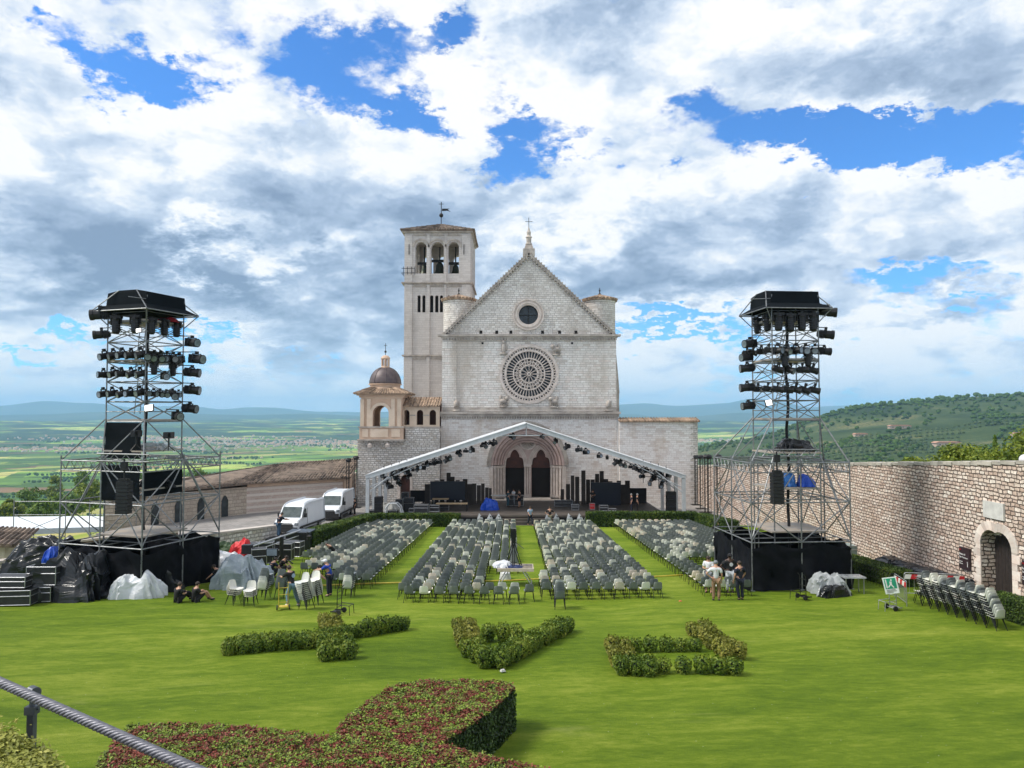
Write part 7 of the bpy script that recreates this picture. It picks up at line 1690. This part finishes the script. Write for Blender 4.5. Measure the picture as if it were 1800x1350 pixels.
POSES={'stand':STAND,
'hip':pose(elL=(-.42,-.06,1.18),wrL=(-.22,-.02,1.02),hnL=(-.15,-.08,1.00),knR=(.13,.06,.50)),
'hips2':pose(elL=(-.42,-.06,1.18),wrL=(-.22,0,1.02),hnL=(-.16,.04,1.0),elR=(.42,-.06,1.18),wrR=(.22,0,1.02),hnR=(.16,.04,1.0)),
'arms':pose(elL=(-.24,.08,1.16),wrL=(-.10,.28,1.20),hnL=(-.04,.33,1.22),elR=(.24,.08,1.16),wrR=(.10,.28,1.18),hnR=(.04,.33,1.2),hd=(0,.06,1.61),cr=(0,.07,1.70)),
'lean':pose(elR=(.30,.08,1.15),wrR=(.30,.25,.98),hnR=(.3,.32,.93),anL=(-.06,-.05,.09),toL=(-.05,.12,.035)),
'reach':pose(ch=(0,.10,1.27),nb=(0,.14,1.42),nk=(0,.17,1.48),hd=(0,.22,1.56),cr=(0,.24,1.64),shL=(-.18,.12,1.38),elL=(-.2,.36,1.22),wrL=(-.17,.58,1.20),hnL=(-.16,.66,1.2),shR=(.18,.12,1.38),elR=(.2,.38,1.2),wrR=(.17,.6,1.18),hnR=(.16,.68,1.18)),
'walk':pose(knL=(-.1,.20,.52),anL=(-.1,.30,.12),toL=(-.1,.46,.07),knR=(.1,-.08,.50),anR=(.1,-.36,.16),toR=(.1,-.24,.04),elL=(-.24,-.12,1.15),wrL=(-.22,-.06,.92),hnL=(-.22,-.03,.84),elR=(.24,.14,1.17),wrR=(.2,.3,1.03),hnR=(.2,.36,1.0)),
'pull':pose(pel=(0,-.1,.92),ch=(0,.05,1.27),nb=(0,.10,1.42),nk=(0,.12,1.49),hd=(0,.15,1.57),cr=(0,.15,1.66),shL=(-.18,.08,1.38),elL=(-.24,.32,1.2),wrL=(-.12,.52,1.2),hnL=(-.1,.6,1.2),shR=(.18,.08,1.38),elR=(.24,.3,1.2),wrR=(.12,.52,1.2),hnR=(.1,.6,1.2),hpL=(-.09,-.1,.88),hpR=(.09,-.1,.88),knL=(-.14,.08,.48),anL=(-.16,-.02,.09),toL=(-.17,.15,.035),knR=(.14,-.12,.48),anR=(.16,-.35,.1),toR=(.17,-.2,.035)),
'sit':dict(pel=(0,0,.13),sp=(0,-.03,.30),ch=(0,-.01,.46),nb=(0,.05,.62),nk=(0,.08,.68),hd=(0,.11,.77),cr=(0,.11,.86),shL=(-.18,.03,.58),elL=(-.25,.14,.40),wrL=(-.16,.36,.42),hnL=(-.12,.43,.43),shR=(.18,.03,.58),elR=(.25,.14,.40),wrR=(.16,.36,.42),hnR=(.12,.43,.43),
  hpL=(-.1,.04,.13),knL=(-.17,.42,.46),anL=(-.14,.66,.09),toL=(-.15,.84,.035),hpR=(.1,.04,.13),knR=(.17,.42,.46),anR=(.14,.66,.09),toR=(.15,.84,.035)),
'crouch':dict(pel=(0,0,.36),sp=(0,.04,.52),ch=(0,.14,.66),nb=(0,.24,.78),nk=(0,.28,.83),hd=(0,.34,.90),cr=(0,.37,.98),shL=(-.18,.20,.74),elL=(-.22,.40,.56),wrL=(-.14,.56,.42),hnL=(-.12,.62,.38),shR=(.18,.20,.74),elR=(.22,.40,.56),wrR=(.14,.56,.42),hnR=(.12,.62,.38),
  hpL=(-.1,.02,.34),knL=(-.17,.40,.44),anL=(-.15,.12,.09),toL=(-.16,.30,.035),hpR=(.1,.02,.34),knR=(.17,.40,.44),anR=(.15,.12,.09),toR=(.16,.30,.035)),
'recline':dict(pel=(0,0,.52),sp=(0,-.14,.60),ch=(0,-.28,.72),nb=(0,-.40,.84),nk=(0,-.44,.88),hd=(0,-.50,.96),cr=(0,-.54,1.03),shL=(-.18,-.37,.80),elL=(-.46,-.44,.98),wrL=(-.2,-.56,1.0),hnL=(-.1,-.58,.98),shR=(.18,-.37,.80),elR=(.46,-.44,.98),wrR=(.2,-.56,1.0),hnR=(.1,-.58,.98),
  hpL=(-.1,.04,.50),knL=(-.13,.46,.56),anL=(-.1,.86,.50),toL=(-.1,.92,.66),hpR=(.1,.04,.50),knR=(.13,.46,.56),anR=(.1,.86,.50),toR=(.1,.92,.66))}
RAD=dict(pel=.125,sp=.115,ch=.13,nb=.075,nk=.052,hd=.088,cr=.07,shL=.062,shR=.062,elL=.042,elR=.042,wrL=.028,wrR=.028,hnL=.032,hnR=.032,hpL=.095,hpR=.095,knL=.062,knR=.062,anL=.042,anR=.042,toL=.036,toR=.036)
BONES=[('pel','sp'),('sp','ch'),('ch','nb'),('nb','nk'),('nk','hd'),('hd','cr'),('nb','shL'),('shL','elL'),('elL','wrL'),('wrL','hnL'),('nb','shR'),('shR','elR'),('elR','wrR'),('wrR','hnR'),('pel','hpL'),('hpL','knL'),('knL','anL'),('anL','toL'),('pel','hpR'),('hpR','knR'),('knR','anR'),('anR','toR')]
def skinned(J,bones,grow=0,rmul={}):
    names=[];
    for a,b in bones:
        for q in (a,b):
            if q not in names: names.append(q)
    me=bpy.data.meshes.new('sk'); me.from_pydata([J[n] for n in names],[(names.index(a),names.index(b)) for a,b in bones],[]); o=bpy.data.objects.new('sk',me); C.objects.link(o)
    m=o.modifiers.new('s','SKIN'); m.use_smooth_shade=True
    L=me.skin_vertices[0].data
    for i,n in enumerate(names): r=(RAD.get(n,.05)+grow)*rmul.get(n,1); L[i].radius=(r,r); L[i].use_root=(i==0)
    s=o.modifiers.new('u','SUBSURF'); s.levels=1; s.render_levels=1
    dg=bpy.context.evaluated_depsgraph_get(); ev=o.evaluated_get(dg); out=bpy.data.meshes.new_from_object(ev); bpy.data.objects.remove(o); return out
CACHE={}
def body_mesh(ps,key):
    if (ps,key) in CACHE: return CACHE[(ps,key)]
    J=POSES[ps]
    def mid(a,b,t=.5): return tuple(J[a][i]+(J[b][i]-J[a][i])*t for i in range(3))
    if key=='body':
        me=skinned(J,BONES); mb=MB(); mb.v=[tuple(v.co) for v in me.vertices]; mb.f=[tuple(p.vertices) for p in me.polygons]; mb.mi=[0]*len(mb.f)
        hd=Vector(J['hd']); up=(Vector(J['cr'])-Vector(J['nk'])).normalized(); fw=Vector((0,1,0))-up*up.y; fw.normalize(); sd=Vector((1,0,0))
        mb.tube(hd+fw*.08+up*.02,hd+fw*.108-up*.015,.012,5); 
        for s in (-1,1): mb.blob(tuple(hd+sd*s*.088),(.012,.022,.032),6,4)
        for S_ in 'LR':
            w=Vector(J['wr'+S_]); h_=Vector(J['hn'+S_]); d=(h_-w).normalized(); q=d.cross(Vector((0,0,1)) if abs(d.z)<.9 else Vector((0,1,0))).normalized(); pn=d.cross(q)
            for i,L in enumerate((.062,.072,.068,.052)):
                b0=h_+d*.02+q*(.021*(i-1.5)); b1=b0+d*L*.55+pn*.008; mb.tube(b0,b1,.0095,5,.0085); mb.tube(b1,b1+d*L*.4+pn*.025,.0085,5,.006)
            mb.tube(h_-d*.02-q*.025,h_+d*.03-q*.06,.011,5,.008)
        me=bpy.data.meshes.new('body'); me.from_pydata(mb.v,[],mb.f)
    elif key=='shirt':
        J2=dict(J); J2['mL']=mid('shL','elL',.8); J2['mR']=mid('shR','elR',.8); RAD['mL']=RAD['mR']=.055
        J2['lo']=tuple(J['pel'][i]-(J['sp'][i]-J['pel'][i])*.25 for i in range(3)); RAD['lo']=.132
        J2['nb']=mid('ch','nb',.75)
        me=skinned(J2,[('lo','sp'),('sp','ch'),('ch','nb'),('nb','shL'),('shL','mL'),('nb','shR'),('shR','mR')],.022,{'nb':1.25,'shL':1.02,'shR':1.02})
    elif key=='trousers': me=skinned(J,[('pel','hpL'),('hpL','knL'),('knL','anL'),('pel','hpR'),('hpR','knR'),('knR','anR')],.018,{'anL':1.2,'anR':1.2})
    elif key=='shorts':
        J2=dict(J); J2['kL']=mid('hpL','knL',.85); J2['kR']=mid('hpR','knR',.85); RAD['kL']=RAD['kR']=.08
        me=skinned(J2,[('pel','hpL'),('hpL','kL'),('pel','hpR'),('hpR','kR')],.02)
    elif key in('shoeL','shoeR'):
        s=key[-1]; J2=dict(J); J2['he']=tuple(Vector(J['an'+s])+Vector((0,-.04,-.04))); RAD['he']=.04; me=skinned(J2,[('he','to'+s)],.014)
    elif key=='hair': 
        hd=Vector(J['hd']); up=(Vector(J['cr'])-Vector(J['nk'])).normalized(); c=hd+up*.045+Vector((0,-.018,0)); mb=MB().blob(tuple(c),(.098,.105,.095),12,8,.05,random.Random(1)); me=bpy.data.meshes.new('hair'); me.from_pydata(mb.v,[],mb.f)
    elif key=='cap':
        hd=Vector(J['hd']); up=(Vector(J['cr'])-Vector(J['nk'])).normalized(); c=hd+up*.05; mb=MB().blob(tuple(c),(.101,.11,.088),12,8); mb.box(tuple(c+Vector((0,.13,.0))),(.13,.11,.014)); me=bpy.data.meshes.new('cap'); me.from_pydata(mb.v,[],mb.f)
    me.polygons.foreach_set('use_smooth',[True]*len(me.polygons)); CACHE[(ps,key)]=me; return me
def person(x,y,z,rz,ps,label,shirt,legs,head='hair',hm=None,skin=SKIN,short=False,shoe=SHOE,sc=1.0,extra=None):
    def ob(nm,me,m,par):
        me=me.copy(); me.materials.clear(); me.materials.append(m); o=bpy.data.objects.new(nm,me); C.objects.link(o); o.parent=par; return o
    b=ob('person',body_mesh(ps,'body'),skin,None); b.location=(x,y,z); b.rotation_euler.z=rz; b.scale=(sc,)*3; tag(b,label,'person')
    ob('shirt',body_mesh(ps,'shirt'),CM[shirt],b); ob('shorts' if short else 'trousers',body_mesh(ps,'shorts' if short else 'trousers'),CM[legs],b)
    ob('shoe',body_mesh(ps,'shoeL'),shoe,b); ob('shoe',body_mesh(ps,'shoeR'),shoe,b)
    ob('hair' if head=='hair' else 'cap',body_mesh(ps,head),hm or HAIR,b)
    if head=='cap': pass
    if extra: 
        m_,pts=extra; o=m_.build('shirt_print',CM['white'] if pts is None else pts); o.parent=b
    return b
def pg(px,py,*a,**k): p=ON(px,py); return person(p.x,p.y,p.z,*a,**k)
disc=MB().ext(circ(0,1.28,.085,18),.165,.172).ext([(-.05,1.27),(.05,1.27),(.05,1.29),(-.05,1.29)],.174,.176)
emb=MB().ext(circ(0,1.30,.09,14),-.172+.0,-.166)
pg(1259,1056,R(-10),'hip','man in grey cap, white shirt and tan trousers, hand on hip by the chairs','white','tan','cap',CM['grey'],sc=1.02)
pg(1246,1042,R(150),'arms','man in white t-shirt with hands near his face left of the grey-capped man','white','grey','hair',short=True)
pg(1283,1042,R(190),'hips2','man in black t-shirt with a white disc print and white trousers facing the camera','black','white','cap',CM['black'],skin=SKIND,sc=1.06,extra=(disc,CM['white']))
pg(1301,1055,R(12),'lean','young man in navy t-shirt and navy trousers leaning a hand on a chair','navy','navy','hair')
pg(579,1048,R(75),'reach','man in royal blue t-shirt and white cap reaching over stacked chairs','blue','navy','cap',CM['white'])
pg(547,1035,R(-70),'crouch','man in black cap bending behind the tall chair stacks','black','black','cap',CM['black'],sc=1.1)
pg(511,1064,R(55),'pull','man in black printed t-shirt and pale jeans pulling a chair stack','black','jeans','hair',shoe=SHOEW,extra=(emb,CM['lblue']))
pg(312,1060,R(-35),'sit','man in black sitting on the grass, left of the pair by the white sheeting','black','black')
pg(343,1059,R(-40),'sit','man in black shorts sitting on the grass, right of the pair','black','black',short=True)
p=ON(590,985); person(p.x,p.y,p.z+.02,R(-60),'recline','man in black lying back across chairs with hands behind his head','black','black')
p=ON(482,972); person(p.x-.2,p.y+1.5,p.z+.75,R(-50),'reach','camera operator in navy shirt and blue jeans on the crane platform','navy','djeans')
tag(MB().bx(p.x-.9,p.x+.6,p.y+.9,p.y+2.1,p.z-.1,p.z+.75).build('crane_platform',CASE),'black box platform under the camera operator','platform')
pg(492,1010,R(-90),'crouch','crew member in black crouching beside the monitor stand','black','black')
pg(474,1016,R(-40),'crouch','crew member in dark clothes crouching left of the monitor stand','navy','black')
pg(388,1028,R(100),'crouch','crew member in dark top and blue jeans bending by the silver tarpaulin','black','djeans')
p=ON(932,924.5); person(p.x,p.y,p.z,R(200),'walk','man in pale blue shirt and dark trousers walking at the foot of the stage steps','lblue','navy',head='hair')
x=(966-900)/F*67; person(x,66.9,-.2,R(175),'hips2','man in black t-shirt standing before the stage, right of the steps','black','khaki')
for px,Y,rz,ps,sh_,lg2,lab in ((893,74,-70,'stand','teal','teal','woman in teal standing at the keyboard table on the stage'),(903,74.8,120,'arms','white','grey','man in white shirt beside the keyboard table on the stage'),(913,73.6,60,'stand','black','black','man in black standing right of the two at the stage table'),(1041,74,200,'arms','black','black','man in black before the right navy screen on the stage')):
    person((px-900)/F*Y,Y,SZ,R(rz),ps,lab,sh_,lg2,short=(px==913))
x=(1109-900)/F*70.2; person(x,70.2,SZ,R(90),'stand','grey-haired man in navy at the right edge of the stage','navy','navy','hair',HAIRG); x=(1119-900)/F*70.2; person(x,70.2,SZ,R(-100),'stand','man in dark jacket facing the grey-haired man on the stage','black','black','hair',HAIRG)
x=(718-900)/F*77; person(x,77,G0,R(150),'stand','crew member with red top by the small red door','red','djeans')
x=(1263-900)/F*60; person(x,60,lawn(60)+.1,R(60),'sit','man in black sitting low beside the wall behind the right tower','black','black',sc=1.1)
x=(625-900)/F*76; person(x,76,GZ,R(120),'stand','crew member in black standing beside the farther van','black','black')
